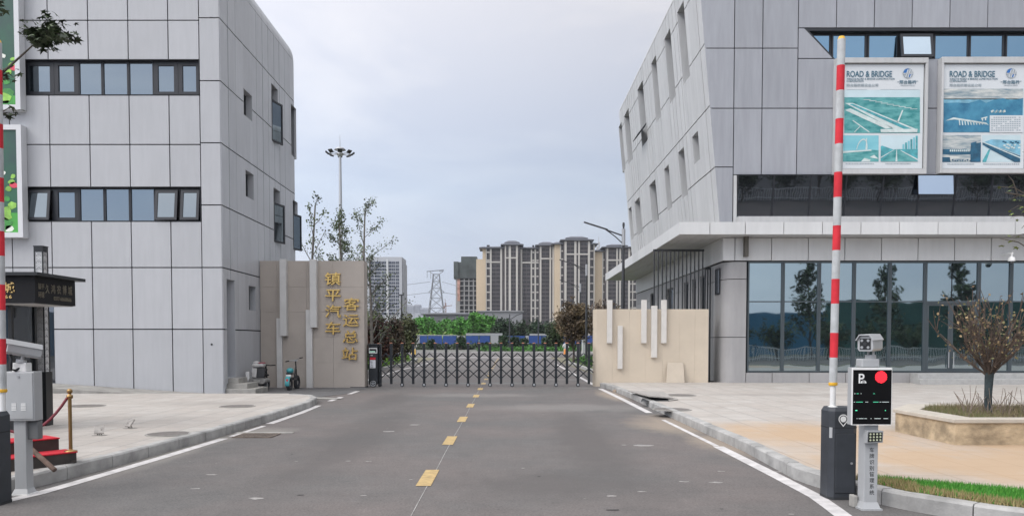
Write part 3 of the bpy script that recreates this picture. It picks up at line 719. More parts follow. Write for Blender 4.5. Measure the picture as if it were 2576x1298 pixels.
# returns at the far end
MB().hexa([(XL(5.9) + .06, 46.9, 5.9), (XE, 46.9, 5.9), (XE, 47.24, 5.9), (XL(5.9) + .06, 47.24, 5.9)], [(XL(UT) + .5, 46.9, UT), (XE, 46.9, UT), (XE, 47.24, UT), (XL(UT) + .5, 47.24, UT)]).build('back_wall', M['panel_c'], rb)
MB().box(XL(UT) + .45, XE, UY + .1, 47.2, UT - .12, UT - .02).build('roof', M['concrete'], rb)
for i, h in enumerate(RW):
    rv = MB(); reveal(rv, mpu, h, -.36, -.001); rv.build('reveal', M['panel_c'], rb)
    u0, u1, v0, v1 = h[0] + .012, h[1] - .012, h[2] + .012, h[3] - .012
    window(rb, mpu, u0, u1, v0, v1, .05, -.36, M['darkframe'], M['glass_black'], .05)
    if i == 3:
        th = R(38); zt = v0 + (v1 - v0) * .30
        def mpo(u, v, d): 
            s = zt - v
            return mpu(u, zt, -.10) + V((-s * math.sin(th) - d * math.cos(th), 0, -s * math.cos(th) + d * math.sin(th)))
        window(rb, mpo, u0 + .02, u1 - .02, zt - .8, zt, .06, 0, M['darkframe'], M['glass_sky'], .04, 'small vent sash swung open')
# ---- front of the upper volume
fx = lambda px, py=274: P(px, py, UY).x
fz = lambda py, px=1950: P(px, py, UY).z
mpr = lambda u, v, d: V((u, UY - d, v))
ztop, z1, z2, z3, z4 = UT, fz(71), fz(122), fz(273), fz(440)
zwin2 = fz(548)
c0, c1, c2, c3 = fx(1846), fx(1917), fx(2005.8), fx(2099, 300)
mb = MB(); J = .017
mb.build('panel_front', M['panel_b'], rb); mb = MB()
# slanted end panels
rws = [5.93, zj[1] if False else side_hit(*z5(700, 847)).z, z3, z2, z2 + (z2 - z3), UT]
for a, b in zip(rws, rws[1:]):
    a += J; b -= J
    r = c0 - J
    mb.prism([mpr(XL(a) + .004, a, 0), mpr(r if a > z4 - .1 or True else r, a, 0), mpr(r, b, 0), mpr(XL(b) + .004, b, 0)], (0, .06, 0))
for a, b in zip([z4, z3, z2, z2 + (z2 - z3)], [z3, z2, z2 + (z2 - z3), UT]):
    clad(mb, [(c0 + J, c1 - J, a + J, b - J), (c1 + J, c2 - J, a + J, b - J)], mpr, -.06, 0)
zt2 = fz(148)
mb.build('panel_front', M['panel_b'], rb); mb = MB()
clad(mb, [(fx(2332, 300), fx(2362, 300), z3 + J, zt2 - J), (fx(2332, 300), fx(2362, 300), z4 + J, z3 - J)], mpr, -.06, 0)
mb.build('panel_front', M['panel_b'], rb); mb = MB()
for a, b in zip([z4, z3], [z3, zt2]): clad(mb, [(c2 + J, c3 - J, a + J, b - J)], mpr, -.06, 0)
# diagonal panel beside the ribbon window
xd0, xd1 = fx(2023, 72), fx(2095, 148)
mb.prism([mpr(c2 + J, zt2 + J, 0), mpr(xd1 - .01, zt2 + J, 0), mpr(xd0, z1 - J, 0), mpr(c2 + J, z1 - J, 0)], (0, .06, 0))
mb.build('panel_front', M['panel_b'], rb); mb = MB()
ct = [c2] + [P(2009.7 + 95.1 * k, 30, UY).x for k in range(1, 30)]; ct = [x for x in ct if x < XE] + [XE]
clad(mb, cells(ct, [z1, z1 + 2.0, UT], [], J), mpr, -.06, 0)
mb.build('panel_front', M['panel_b'], rb); mb = MB()
cw = [x for x in ct if x > fx(2620)]
cw = [fx(2620)] + cw
clad(mb, cells(cw, [z4, z3, zt2], [], J), mpr, -.06, 0)
mb.build('panel_front', M['panel_b'], rb)
bk = MB()
bk.prism([mpr(XL(5.93) + .12, 5.93, -.07), mpr(fx(1850, 500), 5.93, -.07), mpr(fx(1850, 500), z4, -.07), mpr(XE, z4, -.07), mpr(XE, zt2 + .01, -.07), mpr(c2, zt2 + .01, -.07), mpr(c2, z1 - .01, -.07), mpr(XE, z1 - .01, -.07), mpr(XE, UT - .1, -.07), mpr(XL(UT - .1) + .12, UT - .1, -.07)], (0, .5, 0))
bk.build('front_backing', M['joint'], rb)
# white slim jamb left of the dark band
MB().box(fx(1845, 500), fx(1853, 500), UY - .02, UY + .3, 5.93, z4 - .02).build('jamb', M['panel_c'], rb)
# ---- upper ribbon window
yb = .26
rv = MB(); rv.box(c2 + .1, XE, UY + yb, UY + yb + .05, zt2, z1); rv.box(xd0 + .03, XE, UY + .004, UY + yb, z1 - .10, z1 - .012)
rv.prism([mpr(xd0 + .01, z1 - .02, .0), mpr(xd1, zt2, .0), mpr(xd1 + .07, zt2, .0), mpr(xd0 + .09, z1 - .02, .0)], (0, yb, 0))
rv.build('reveal', M['darkframe'], rb)
z6 = lambda x: 1985.7 + .5007 * x
up = [(95, 197), (218, 377), (398, 537), None, (730, 890), (908, 1067), (1090, 1230), (1255, 1420), (1440, 1600), (1620, 1780), (1800, 1960)]
zb_, zt_ = fz(147), fz(85)
for i, q in enumerate(up):
    if q is None: continue
    a, b = P(z6(q[0]), 115, UY + yb).x, P(z6(q[1]), 115, UY + yb).x
    if i == 0:
        fo = MB().prism([mpr(xd0 + .26, zt_, -yb + .02), mpr(b, zt_, -yb + .02), mpr(b, zb_, -yb + .02), mpr(xd1 - .02, zb_, -yb + .02)], (0, -.012, 0)).build('pane', M['glass_blue'], rb); continue
    window(rb, mpr, a - .05, b + .05, zt2 + .012, zt_ + .06, .055, -yb, M['darkframe'], M['glass_blue'], .05)
th = R(9)
def mpo2(u, v, d): return V((u, UY + .10 - (zt_ + .02 - v) * math.sin(th) - d * math.cos(th), zt_ + .02 - (zt_ + .02 - v) * math.cos(th) - d * math.sin(th)))
window(rb, mpo2, P(z6(560), 115, UY).x, P(z6(725), 115, UY).x, zt2 + .04, zt_ + .02, .09, 0, M['darkframe'], glass('glass_pale', (.55, .66, .75), (.05, .06, .07), .85, .02), .05, 'sash tilted open in the upper ribbon window')
# ---- second floor glazing, leaning outwards at the top
TH = R(9.6); ZB2 = zwin2 + .0
def mpt(u, v, d): return V((u, UY + .16 - (v - ZB2) * math.tan(TH) - d, v))
ux = [fx(1854, 500)] + [P(z5(q, 0)[0], 520, UY).x for q in (998, 1183)] + [P(z6(q), 500, UY).x for q in (280, 465, 648, 830, 1012)]
while ux[-1] < XE - 1.5: ux.append(ux[-1] + 1.32)
for i, (a, b) in enumerate(zip(ux, ux[1:])):
    window(rb, mpt, a + .004, b - .004, ZB2 + .01, z4 - .03, .022, 0, M['darkframe'], M['glass_dark'], .05)
rv = MB(); rv.box(ux[0] - .02, XE, UY - .02, UY + .3, z4 - .03, z4 + .0); rv.box(ux[0], XE, UY + .22, UY + .3, ZB2, z4 - .04); rv.build('reveal', M['darkframe'], rb)
# one sash hung out
th2 = R(30)
ow = (P(2312, 465, UY - .3).x, P(2403, 465, UY - .3).x)
def mph(u, v, d): 
    s = z4 - .05 - v
    return V((u, UY - .18 - s * math.sin(R(4)) - d, z4 - .05 - s * math.cos(R(4))))
window(rb, mph, ow[0], ow[1], z4 - .05 - .70, z4 - .05, .015, 0, M['darkframe'], glass('glass_sky_clear', (.50, .60, .72), (.05, .06, .07), .9, .0), .03, 'pale sky reflecting sash hung open from the dark glazing')
MB().box(ux[0] - .02, XE, UY - .30, UY + .2, ZC + .02, ZB2 + .004).build('sill', M['panel_c'], rb)
# ---- canopy
cyf, cxl = 27.5, 6.05
mb = MB(); cx = [cxl] + [P(q, 575, cyf).x for q in (1786, 1875, 1972)] 
while cx[-1] < XE: cx.append(cx[-1] + 1.36)
for a, b in zip(cx, cx[1:]): mb.box(a + (.012 if a > cxl else 0), b - .012, cyf, cyf + .05, ZS, ZC)
for k in range(12): mb.box(cxl, cxl + .05, cyf + .052 + 1.73 * k + (.0 if k else 0), cyf + .052 + 1.73 * (k + 1) - .0, ZS, ZC - .002)
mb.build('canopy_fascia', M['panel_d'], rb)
MB().box(cxl + .06, XE, cyf + .06, 48.3, ZC - .16, ZC - .012).build('canopy_top', M['concrete'], rb)
so_ = MB(); 
for k in range(5):
    so_.box(cxl + .06 + .36 * k, cxl + .06 + .36 * (k + 1) - .012, cyf + .06, 48.3, ZS + .02, ZS + .05)
so_.box(GX, XE, cyf + .06, RY + .2, ZS + .021, ZS + .05)
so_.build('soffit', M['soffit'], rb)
MB().box(cxl + .08, GX + 1, cyf + .08, 48.2, ZS + .06, ZS + .08).build('soffit_backing', M['joint'], rb)
# ---- lower band under the canopy
gx = lambda px, py=630: P(px, py, RY).x
gz = lambda py, px=2000: P(px, py, RY).z
ZB = gz(656.5)
mpg = lambda u, v, d: V((u, RY - d, v))
bx = [GX, gx(1848)] + [gx(q) for q in (1940, 2032)]
while bx[-1] < XE: bx.append(bx[-1] + 1.337)
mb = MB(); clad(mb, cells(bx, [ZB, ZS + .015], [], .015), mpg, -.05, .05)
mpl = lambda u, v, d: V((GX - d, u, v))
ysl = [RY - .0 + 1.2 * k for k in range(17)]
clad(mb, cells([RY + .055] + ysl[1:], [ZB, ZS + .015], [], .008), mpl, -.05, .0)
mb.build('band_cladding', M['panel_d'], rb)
MB().box(GX + .06, XE, RY + .06, RY + .4, ZB - .005, ZS).build('band_backing', M['joint'], rb)
MB().box(GX + .06, GX + .3, RY + .45, BK, ZB - .005, ZS).build('band_backing', M['joint'], rb)
# ---- ground floor: rounded corner column, side wall, glazing, base
CRX = gx(1881, 800)
r_ = .42; gx0 = 7.93
zc = [KH - .02, gz(848, 1860), gz(702, 1860), ZB - .02]
mb = MB()
for a, b in zip(zc, zc[1:]):
    a += .012; b -= .012; n = 8; outer = [V((CRX - .06, RY, a)), ] + [V((gx0 + r_ - r_ * math.sin(R(90) * k / n), RY + r_ - r_ * math.cos(R(90) * k / n), a)) for k in range(n + 1)] + [V((gx0, 31.0, a)), V((gx0 + .2, 31.0, a)), V((gx0 + .6, RY + .6, a)), V((CRX - .06, RY + .6, a))]
    mb.prism(outer, (0, 0, b - a))
mb.build('corner_column', M['column'], rb)
MB().prism([(CRX - .07, RY + .02, KH), (gx0 + .15, RY + .16, KH), (gx0 + .03, 30.9, KH), (gx0 + .3, 30.9, KH), (CRX - .07, RY + .5, KH)], (0, 0, ZB - KH - .05)).build('column_backing', M['joint'], rb)
# side wall with window openings
gs = lambda px: PX(px, 760, gx0).y
z7 = lambda x, y: (1444.1 + .4173 * x, 505.4 + .4173 * y)
def lw(xr, xl, yt, yb_):
    a = PX(*z7(xr, yt), gx0); b = PX(*z7(xl, yt), gx0); c = PX(*z7(xr, yb_), gx0); return (a.y, b.y, c.z, a.z)
mps2 = lambda u, v, d: V((gx0 - d, u, v))
SWN = [lw(793, 760, 445, 700), lw(735, 712, 468, 700), lw(690, 662, 485, 700), lw(597, 560, 520, 700), lw(482, 460, 555, 720)]
SWN = [(a, b, max(.9, c), d) for a, b, c, d in SWN]
FW = lw(884, 856, 405, 560)
mb = MB(); clad(mb, cells([31.0] + [31.0 + 1.7 * k for k in range(1, 11)], [KH, gz(848, 1860), gz(702, 1860), ZB], SWN, .008), mps2, -.2, 0)
mb.build('side_wall', M['column'], rb)
for h in SWN: window(rb, mps2, h[0] + .01, h[1] - .01, h[2] + .01, h[3] - .01, .06, -.15, M['darkframe'], M['glass_sky'], .06)
window(rb, mps2, max(FW[0], RY + .5), FW[1], FW[2], FW[3], .05, .004, M['darkframe'], M['glass_black'], .04)
# shopfront
ZF0, ZF1, ZFM = gz(936), ZB - .015, gz(758.5)
z8 = lambda x: 1985.7 + .5133 * x
mx_ = [CRX] + [gx(q, 800) for q in (1970, 2061)] + [gx(z8(q), 800) for q in (318, 493, 667)]
dr = [gx(z8(q), 800) for q in (667, 930)]
mx2 = [dr[1]] + [gx(z8(1088), 800)]
while mx2[-1] < XE - 1.3: mx2.append(mx2[-1] + 1.31)
ZSM = ZF0
def bay(a, b, lab=None):
    fm = MB()
    frame_mb(mpg, a + .003, b - .003, ZF0, ZF1, .055, -.12, -.02, fm)
    clad(fm, [(a + .058, b - .058, ZFM - .02, ZFM + .02)], mpg, -.11, -.03)
    fo = fm.build('window', M['darkframe_g'], rb)
    pm = MB(); clad(pm, [(a + .056, b - .056, ZF0 + .053, ZFM - .018), (a + .056, b - .056, ZFM + .018, ZF1 - .053)], mpg, -.09, -.075); pm.build('pane', M['glass_shop'], fo)
M['darkframe_g'] = mat('graphite_frame', (.055, .07, .08), .4)
for a, b in zip(mx_, mx_[1:]): bay(a, b)
for a, b in zip(mx2, mx2[1:]): bay(a, b)
# entrance: transom and two leaves
fm = MB(); frame_mb(mpg, dr[0] + .003, dr[1] - .003, ZF0, ZF1, .055, -.12, -.02, fm); clad(fm, [(dr[0] + .058, dr[1] - .058, ZFM - .06, ZFM + .02)], mpg, -.11, .0)
fo = fm.build('window', M['darkframe_g'], rb); pm = MB(); clad(pm, [(dr[0] + .056, (dr[0] + dr[1]) / 2 - .02, ZFM + .018, ZF1 - .053), ((dr[0] + dr[1]) / 2 + .02, dr[1] - .056, ZFM + .018, ZF1 - .053)], mpg, -.09, -.075); pm.build('pane', M['glass_shop'], fo)
md = (dr[0] + dr[1]) / 2 - .03
for a, b, hx in ((dr[0] + .06, md - .004, md - .09), (md + .004, dr[1] - .06, md + .09)):
    d_ = frame_mb(mpg, a, b, ZF0 + .056, ZFM - .062, .085, -.10, -.035).build('door', M['darkframe_g'], rb)
    pm = MB(); clad(pm, [(a + .083, b - .083, ZF0 + .139, ZFM - .145)], mpg, -.075, -.06); pm.build('pane', M['glass_shop'], d_)
    MB().tube([(hx, RY - .04, gz(925)), (hx, RY - .04, gz(885))], .018, 8).build('handle', M['steel'], d_)
bs = MB(); bxs = [CRX - .05] + [gx(q, 955) for q in (1942, 2035)]
while bxs[-1] < gx(2278): bxs.append(bxs[-1] + 1.34)
while bxs[-1] < XE: bxs.append(bxs[-1] + 1.34)
clad(bs, cells(bxs, [KH - .02, ZF0 - .004], [], .012), mpg, -.15, .02); bs.build('base_cladding', M['column'], rb)
MB().box(CRX, XE, RY - .0 + .16, RY + .5, KH, ZF0).build('base_backing', M['joint'], rb)
MB().box(CRX, XE, RY + .13, RY + .3, ZF0, ZF1).build('interior_backing', M['joint'], rb)
# entrance steps
st = thing('entrance_steps', 'three grey granite steps in front of the glass entrance on the right', 'steps', (gx(2420), RY - .7, KH))
xa = gx(2272, 955)
for k, (yy, hh) in enumerate(((1.15, .19), (.78, .37), (.41, ZF0 - KH - .03))):
    MB().box(xa + .12 * k, XE - 2, RY - .03 - yy, RY - .03 - (0 if k == 2 else (.78, .41)[k]) + .0, KH - .01, KH + hh).build('step', M['granite'], st, bevel=.01)
# wall lamp
wl = MB(); a, b = P(1875, 592, 28.2), P(1884, 645, 28.2); wl.box(a.x, b.x, 28.22, RY - .052, b.z, a.z)
tag(wl.build('wall_lamp', mat('bronze_brown', (.10, .09, .075), .5), bevel=.01), 'slim brown box lamp on the panel band under the canopy', 'wall lamp')
# dome camera
q = P(2545, 650, 27.9)
t = thing('dome_camera', 'white dome security camera hanging by the shopfront at the right edge', 'camera', q)
MB().bar(q + V((.0, .55, .18)), q + V((0, -.05, .18)), .06).tube([q + V((0, 0, .2)), q + V((0, 0, .05))], .03, 10).build('arm', M['white'], t)
MB().lathe(q, [(.03, .06), (.10, .03), (.12, -.06), (.115, -.10)], 16).build('housing', M['white'], t)
MB().ball(q + V((0, 0, -.10)), .10).build('dome', M['glass_black'], t)
# ---- posters
tealp = lambda n, a, b, s=1.2, st=(1, 1, 1), lo=.35, hi=.65: mat(n, a, .5, 0, 0, s, col2=b, stretch=st, lo=lo, hi=hi)
PM = [mat('poster_paper', (.60, .63, .65), .5), mat('poster_ink', (.055, .14, .20), .5), mat('poster_grey_ink', (.30, .36, .40), .5),
      tealp('print_teal_land', (.02, .20, .21), (.14, .40, .40), 2.6, (1, 1, 2.5)), mat('print_pale_sky', (.50, .62, .66), .5, 0, .06, 1.0), tealp('print_cyan_sky', (.11, .40, .50), (.24, .54, .60), .8, (.3, 1, 1)),
      mat('print_pale_road', (.55, .63, .62), .5, 0, .12, 6), mat('print_mid_teal', (.07, .32, .36), .5, 0, .25, 6), tealp('print_blue_hills', (.018, .13, .24), (.06, .25, .38), 2.2), mat('print_blue_light', (.18, .40, .52), .5, 0, .2, 4),
      tealp('print_clouds', (.20, .27, .31), (.58, .59, .56), 2.0, (1, 1, 5)), mat('print_dark_blue', (.015, .09, .16), .5, 0, .3, 5), mat('logo_blue', (.02, .14, .42), .45), mat('logo_silver', (.33, .37, .40), .45, 0, .2, 8)]
YP = 27.80
def art(ox, sx):
    def f(x, y, k): return P(ox + sx * x, 144.4 + .2225 * y, YP) + V((0, -.004 * k - .002, 0))
    return f
def poly(mb, f, pts, m, k): mb.face([f(x, y, k) for x, y in pts], m)
def rect(mb, f, x0, y0, x1, y1, m, k): poly(mb, f, [(x0, y0), (x1, y0), (x1, y1), (x0, y1)], m, k)
def header(mb, f, dx, t, lx):
    k = 3
    def tx(s, x, y0, y1, w, m, off=0, ext=.004):
        o = f(x, y1, k); hgt = (f(x, y0, k) - o).length; wd = (f(x + w, y1, k) - o).length
        ob = text(s, 1, (0, 0, 0), (1, 0, 0), (0, 1, 0), m, None, 'lettering', .002, off, center=False)
        me = ob.data; xx = [v.co.x for v in me.vertices]; yy = [v.co.y for v in me.vertices]
        x0_, x1_, a_, b_ = min(xx), max(xx), min(yy), max(yy)
        for v in me.vertices: v.co = o + V(((v.co.x - x0_) / (x1_ - x0_) * wd, -v.co.z * 1.0, (v.co.y - a_) / (b_ - a_) * hgt))
        attach(ob, t)
    tx('ROAD & BRIDGE', 160 + dx, 158, 226, 512, PM[1], .016)
    tx('XINGTAI ROAD & BRIDGE CONSTRUCTION', 160 + dx, 237, 258, 542, PM[1])
    tx('CORPORATION', 160 + dx, 263, 284, 190, PM[1])
    tx('邢台路桥建设总公司', 158 + dx, 302, 336, 358, PM[2], .01)
    tx('邢台路桥', lx - 95, 262, 306, 190, PM[1], .008)
    tx('XINGTAI RBCC', lx - 82, 315, 328, 160, PM[2])
    rect(mb, f, lx - 118, 280, lx - 96, 285, 1, 3); rect(mb, f, lx + 97, 272, lx + 118, 277, 1, 3)
    # round emblem
    cx_, cy_, r = lx + 4, 186, 60
    cir = lambda rr, a0, a1, n=14: [(cx_ + rr * math.cos(R(a0 + (a1 - a0) * i / n)), cy_ - rr * math.sin(R(a0 + (a1 - a0) * i / n))) for i in range(n + 1)]
    poly(mb, f, cir(r, 0, 350, 28), 13, 2)
    poly(mb, f, cir(r - 6, 80, 170) + [(cx_ - 30, cy_), (cx_ + 5, cy_ - 40)], 12, 3)
    poly(mb, f, [(cx_ + 10, cy_ + 12), (cx_ + 48, cy_ + 8), (cx_ + 24, cy_ + 44), (cx_ + 6, cy_ + 40)], 12, 3)
    for q in (-34, -6, 20): poly(mb, f, [(cx_ + q, cy_ + 44), (cx_ + q + 9, cy_ + 44), (cx_ + q + 36, cy_ - 44), (cx_ + q + 27, cy_ - 44)], 0, 4)
    rect(mb, f, cx_ - 56, cy_ - 4, cx_ + 56, cy_ + 4, 0, 4)
def board(name, label, x0, x1, y0, y1, px0, px1):
    a, b = P(x0, (y0 + y1) / 2, YP), P(x1, (y0 + y1) / 2, YP); zt, zb = P(x0, y0, YP).z, P(x0, y1, YP).z
    t = thing(name, label, 'poster', ((a.x + b.x) / 2, YP, zb), 'road company posters on the facade')
    fm = MB(); 
    pa, pb = P(px0, 290, YP).x, P(px1, 290, YP).x; pt, pbm = P(x0, 163, YP).z, P(x0, 424, YP).z
    for q in ((a.x, b.x, pt + .03, zt), (a.x, b.x, zb, pbm - .03), (a.x, pa - .03, pbm - .03, pt + .03), (pb + .03, b.x, pbm - .03, pt + .03)):
        fm.box(q[0], q[1], YP - .10, UY - .004, q[2], q[3])
    fm.build('frame', M['panel_c'], t, bevel=.008)
    MB().box(pa - .03, pb + .03, YP + .03, YP + .06, pbm - .03, pt + .03).build('backing', M['joint'], t)
    return t, pa, pb, pt, pbm
t, pa, pb, pt, pbm = board('road_poster', 'poster headed ROAD & BRIDGE with a teal aerial motorway picture, nearer the striped boom', 2100.5, 2330, 148, 439, 2119, 2322)
f = art(2094.0, .2225); mb = MB(); mb.box(pa, pb, YP, YP + .02, pbm, pt, 0)
rect(mb, f, 135, 372, 990, 860, 4, 1); rect(mb, f, 133, 455, 988, 858, 3, 2)
poly(mb, f, [(140, 520), (230, 520), (960, 820), (700, 820)], 6, 3); poly(mb, f, [(190, 535), (225, 528), (900, 815), (810, 815)], 7, 4); poly(mb, f, [(140, 600), (200, 580), (680, 800), (600, 810)], 6, 3)
poly(mb, f, [(540, 815), (960, 812), (955, 850), (545, 852)], 6, 5); poly(mb, f, [(725, 740), (745, 738), (800, 600), (785, 600)], 6, 3); poly(mb, f, [(240, 850), (250, 850), (320, 780), (310, 780)], 6, 3); poly(mb, f, [(225, 720), (232, 712), (420, 845), (408, 850)], 6, 3)
for q in range(9): rect(mb, f, 350 + q * 66 % 560, 480 + q * 13, 430 + q * 66 % 560, 486 + q * 13, 6, 3)
rect(mb, f, 120, 885, 522, 1182, 5, 1); poly(mb, f, [(118, 1060), (440, 1048), (521, 1052), (520, 1181), (117, 1181)], 3, 2); poly(mb, f, [(118, 1062), (440, 1046), (440, 1058), (118, 1085)], 6, 3)
for a0 in range(0, 12):
    t0, t1 = R(15 * a0), R(15 * a0 + 15); e = lambda tt, rr: (330 - 62 * math.cos(tt) * rr + 20 * math.sin(tt), 1046 - 124 * math.sin(tt) * rr)
    poly(mb, f, [e(t0, 1), e(t1, 1), e(t1, .88), e(t0, .88)], 6, 3)
poly(mb, f, [(372, 1046), (384, 1046), (390, 915), (380, 915)], 6, 4); poly(mb, f, [(420, 1130), (470, 1105), (520, 1150), (450, 1140)], 6, 3); poly(mb, f, [(320, 1181), (360, 1140), (430, 1160), (420, 1181)], 6, 3)
rect(mb, f, 545, 885, 968, 1182, 4, 1); poly(mb, f, [(545, 1010), (560, 1000), (690, 1045), (760, 1040), (965, 1040), (962, 1181), (543, 1181)], 7, 2); poly(mb, f, [(543, 1181), (700, 1042), (755, 1042), (960, 1181)], 3, 3)
poly(mb, f, [(710, 1181), (732, 1181), (727, 1045), (722, 1045)], 6, 4); poly(mb, f, [(545, 1130), (690, 1048), (698, 1048), (545, 1142)], 6, 4); poly(mb, f, [(960, 1150), (960, 1168), (770, 1060), (765, 1050)], 6, 4)
for q in range(6): rect(mb, f, 790 + q * 30, 985 - q * 19, 812 + q * 30, 1040, 7 if q % 2 else 5, 3)
rect(mb, f, 160, 366, 390, 369, 2, 2); rect(mb, f, 540, 366, 985, 369, 2, 2)
for q in range(18): rect(mb, f, 150 + q * 18, 1198, 162 + q * 18, 1213, 13 if q % 3 else 2, 1); rect(mb, f, 600 + q * 16, 1198, 611 + q * 16, 1213, 13 if q % 4 else 2, 1)
header(mb, f, 0, t, 850); mb.build('print', PM, t)
prs = mb
t, pa, pb, pt, pbm = board('road_poster', 'poster headed ROAD & BRIDGE with a blue mountain viaduct picture, nearer the right edge', 2364, 2596, 146, 437, 2371, 2578)
f = art(2337.7, .2225); mb = MB(); mb.box(pa, pb, YP, YP + .02, pbm, pt, 0)
rect(mb, f, 165, 358, 1062, 480, 10, 1); rect(mb, f, 160, 470, 1060, 850, 9, 1)
poly(mb, f, [(165, 520), (300, 515), (440, 520), (520, 500), (572, 483), (640, 520), (740, 480), (830, 466), (920, 490), (1058, 465), (1050, 660), (158, 850)], 8, 2); poly(mb, f, [(158, 700), (400, 690), (680, 655), (675, 848), (156, 850)], 8, 3)
poly(mb, f, [(180, 720), (270, 682), (640, 742), (670, 770), (640, 760), (280, 705)], 6, 4)
for q in range(10): poly(mb, f, [(330 + q * 32, 712 + q * 4), (342 + q * 32, 712 + q * 4), (348 + q * 32, 772 - q * 1), (338 + q * 32, 772 - q * 1)], 6, 4)
for q in range(7): poly(mb, f, [(690 + q * 22, 610 + (q % 3) * 8), (720 + q * 22, 595 + (q % 2) * 8), (730 + q * 22, 620), (700 + q * 22, 630)], 9 if q % 2 else 6, 4)
poly(mb, f, [(580, 690), (650, 672), (655, 684), (640, 690), (640, 715), (625, 715), (625, 692), (605, 696), (605, 722), (595, 722)], 6, 5)
rect(mb, f, 680, 660, 1056, 852, 0, 5)
for r in range(7):
    for q in range(13):
        if (q * 7 + r * 3) % 11 != 0: rect(mb, f, 695 + q * 26, 678 + r * 24, 714 + q * 26, 690 + r * 24, 2, 6)
rect(mb, f, 152, 880, 582, 1188, 10, 1); poly(mb, f, [(150, 1040), (420, 1040), (460, 1060), (580, 1075), (578, 1100), (149, 1100)], 11, 2); poly(mb, f, [(468, 970), (530, 955), (532, 975), (582, 962), (578, 1186), (462, 1186)], 11, 3)
for q in range(10): rect(mb, f, 230 + q * 23, 1046, 246 + q * 23, 1068, 6, 3)
poly(mb, f, [(146, 1130), (230, 1130), (240, 1186), (145, 1186)], 11, 2)
for q in range(8): poly(mb, f, [(250 + q * 28, 1160 + q % 3 * 8), (272 + q * 28, 1150 + q % 2 * 12), (268 + q * 28, 1180)], 11, 3)
rect(mb, f, 598, 880, 1032, 1186, 4, 1); poly(mb, f, [(600, 965), (1025, 1115), (1024, 1186), (960, 1186), (690, 1045), (600, 990)], 11, 3); poly(mb, f, [(620, 960), (700, 930), (1030, 940), (1027, 1110)], 9, 2); poly(mb, f, [(605, 968), (612, 964), (1026, 1130), (1025, 1145)], 6, 4)
poly(mb, f, [(600, 1170), (670, 1045), (690, 1045), (640, 1186), (600, 1186)], 7, 2)
for q in range(16): poly(mb, f, [(820 + q * 47 % 200, 950 + q * 31 % 90), (845 + q * 47 % 200, 945 + q * 31 % 90), (850 + q * 47 % 200, 962 + q * 31 % 90), (826 + q * 47 % 200, 966 + q * 31 % 90)], 6 if q % 3 else 11, 4)
for q in range(18): rect(mb, f, 205 + q * 17, 1202, 217 + q * 17, 1217, 13 if q % 3 else 2, 1); rect(mb, f, 610 + q * 23, 1202, 626 + q * 23, 1217, 13 if q % 4 else 2, 1)
header(mb, f, 68, t, 922); mb.build('print', PM, t)
# ================================================================== GATE WALLS
stoneL = mat('taupe_stone_tiles', (.40, .355, .315), .7, 0, .06, 1.2); stoneR = mat('beige_stone_tiles', (.58, .50, .40), .7, 0, .06, 1.0); speckle(stoneR, 70, .93, 1.07); speckle(stoneL, 70, .93, 1.07)
stain(stoneR, [(5.3, 28.8, 3.2, .8)], (.49, .42, .33), .35, 1.5)
WY = 28.0
wx = lambda px, py=800: P(px, py, WY).x
wz = lambda py, px=800: P(px, py, WY).z
t = thing('sign_wall', 'tall taupe stone gate wall with two stepped grey pilasters and gold characters', 'wall', (wx(785), WY, 0))
x0, x1, zt = LX + .02, wx(916.5), wz(656)
zz = [-.02, wz(912), wz(847.5), wz(785), wz(722), zt]
mb = MB()
ux = [x0, wx(697), wx(771.5), wx(838), x1]
clad(mb, cells(ux, zz, [], .0025), lambda u, v, d: V((u, WY - d, v)), -.03, 0)
mb.box(x0, x1 - .0, WY + .034, WY + .62, -.02, zt - .006)
mb.build('wall', stoneL, t)
pm = mat('grey_stone_pilaster', (.56, .55, .535), .65, 0, .06, 2)
for a, b, c, d, dy in ((709, 725, 655, 845, .24), (697.5, 711, 802, 977, .13), (783.8, 800.6, 655.5, 824, .24), (771.5, 787, 781, 977, .13)):
    MB().box(wx(a), wx(b), WY - dy, WY - .001, max(-.02, wz(d)), wz(c) + .02).build('pilaster', pm, t, bevel=.006)
z3c = lambda x, y: (541.6 + .3477 * x, 586.7 + .3477 * y)
for ch, x, y, rz in (('镇', 850, 338, .0), ('平', 852, 455, 0), ('汽', 852, 573, 0), ('车', 850, 695, 0), ('客', 985, 522, 0), ('运', 982, 637, 0), ('总', 978, 757, 0), ('站', 972, 880, 0)):
    c = P(*z3c(x, y), WY - .06)
    s = .60
    o = text(ch, s, c + V((0, 0, -.36 * s * .80)), (1, 0, -.0), (0.0, 0, 1), M['gold'], t, 'character', .032, .008, True, sx=1.0)
    for v in o.data.vertices: v.co.z = c.z + (v.co.z - c.z) * .80; v.co.x += (v.co.z - c.z) * .05; v.co.z += (v.co.x - c.x) * .0
MB().box(wx(880), x1 + .012, WY - .012, WY + .63, -.02, .03).build('base_strip', M['joint'], t)

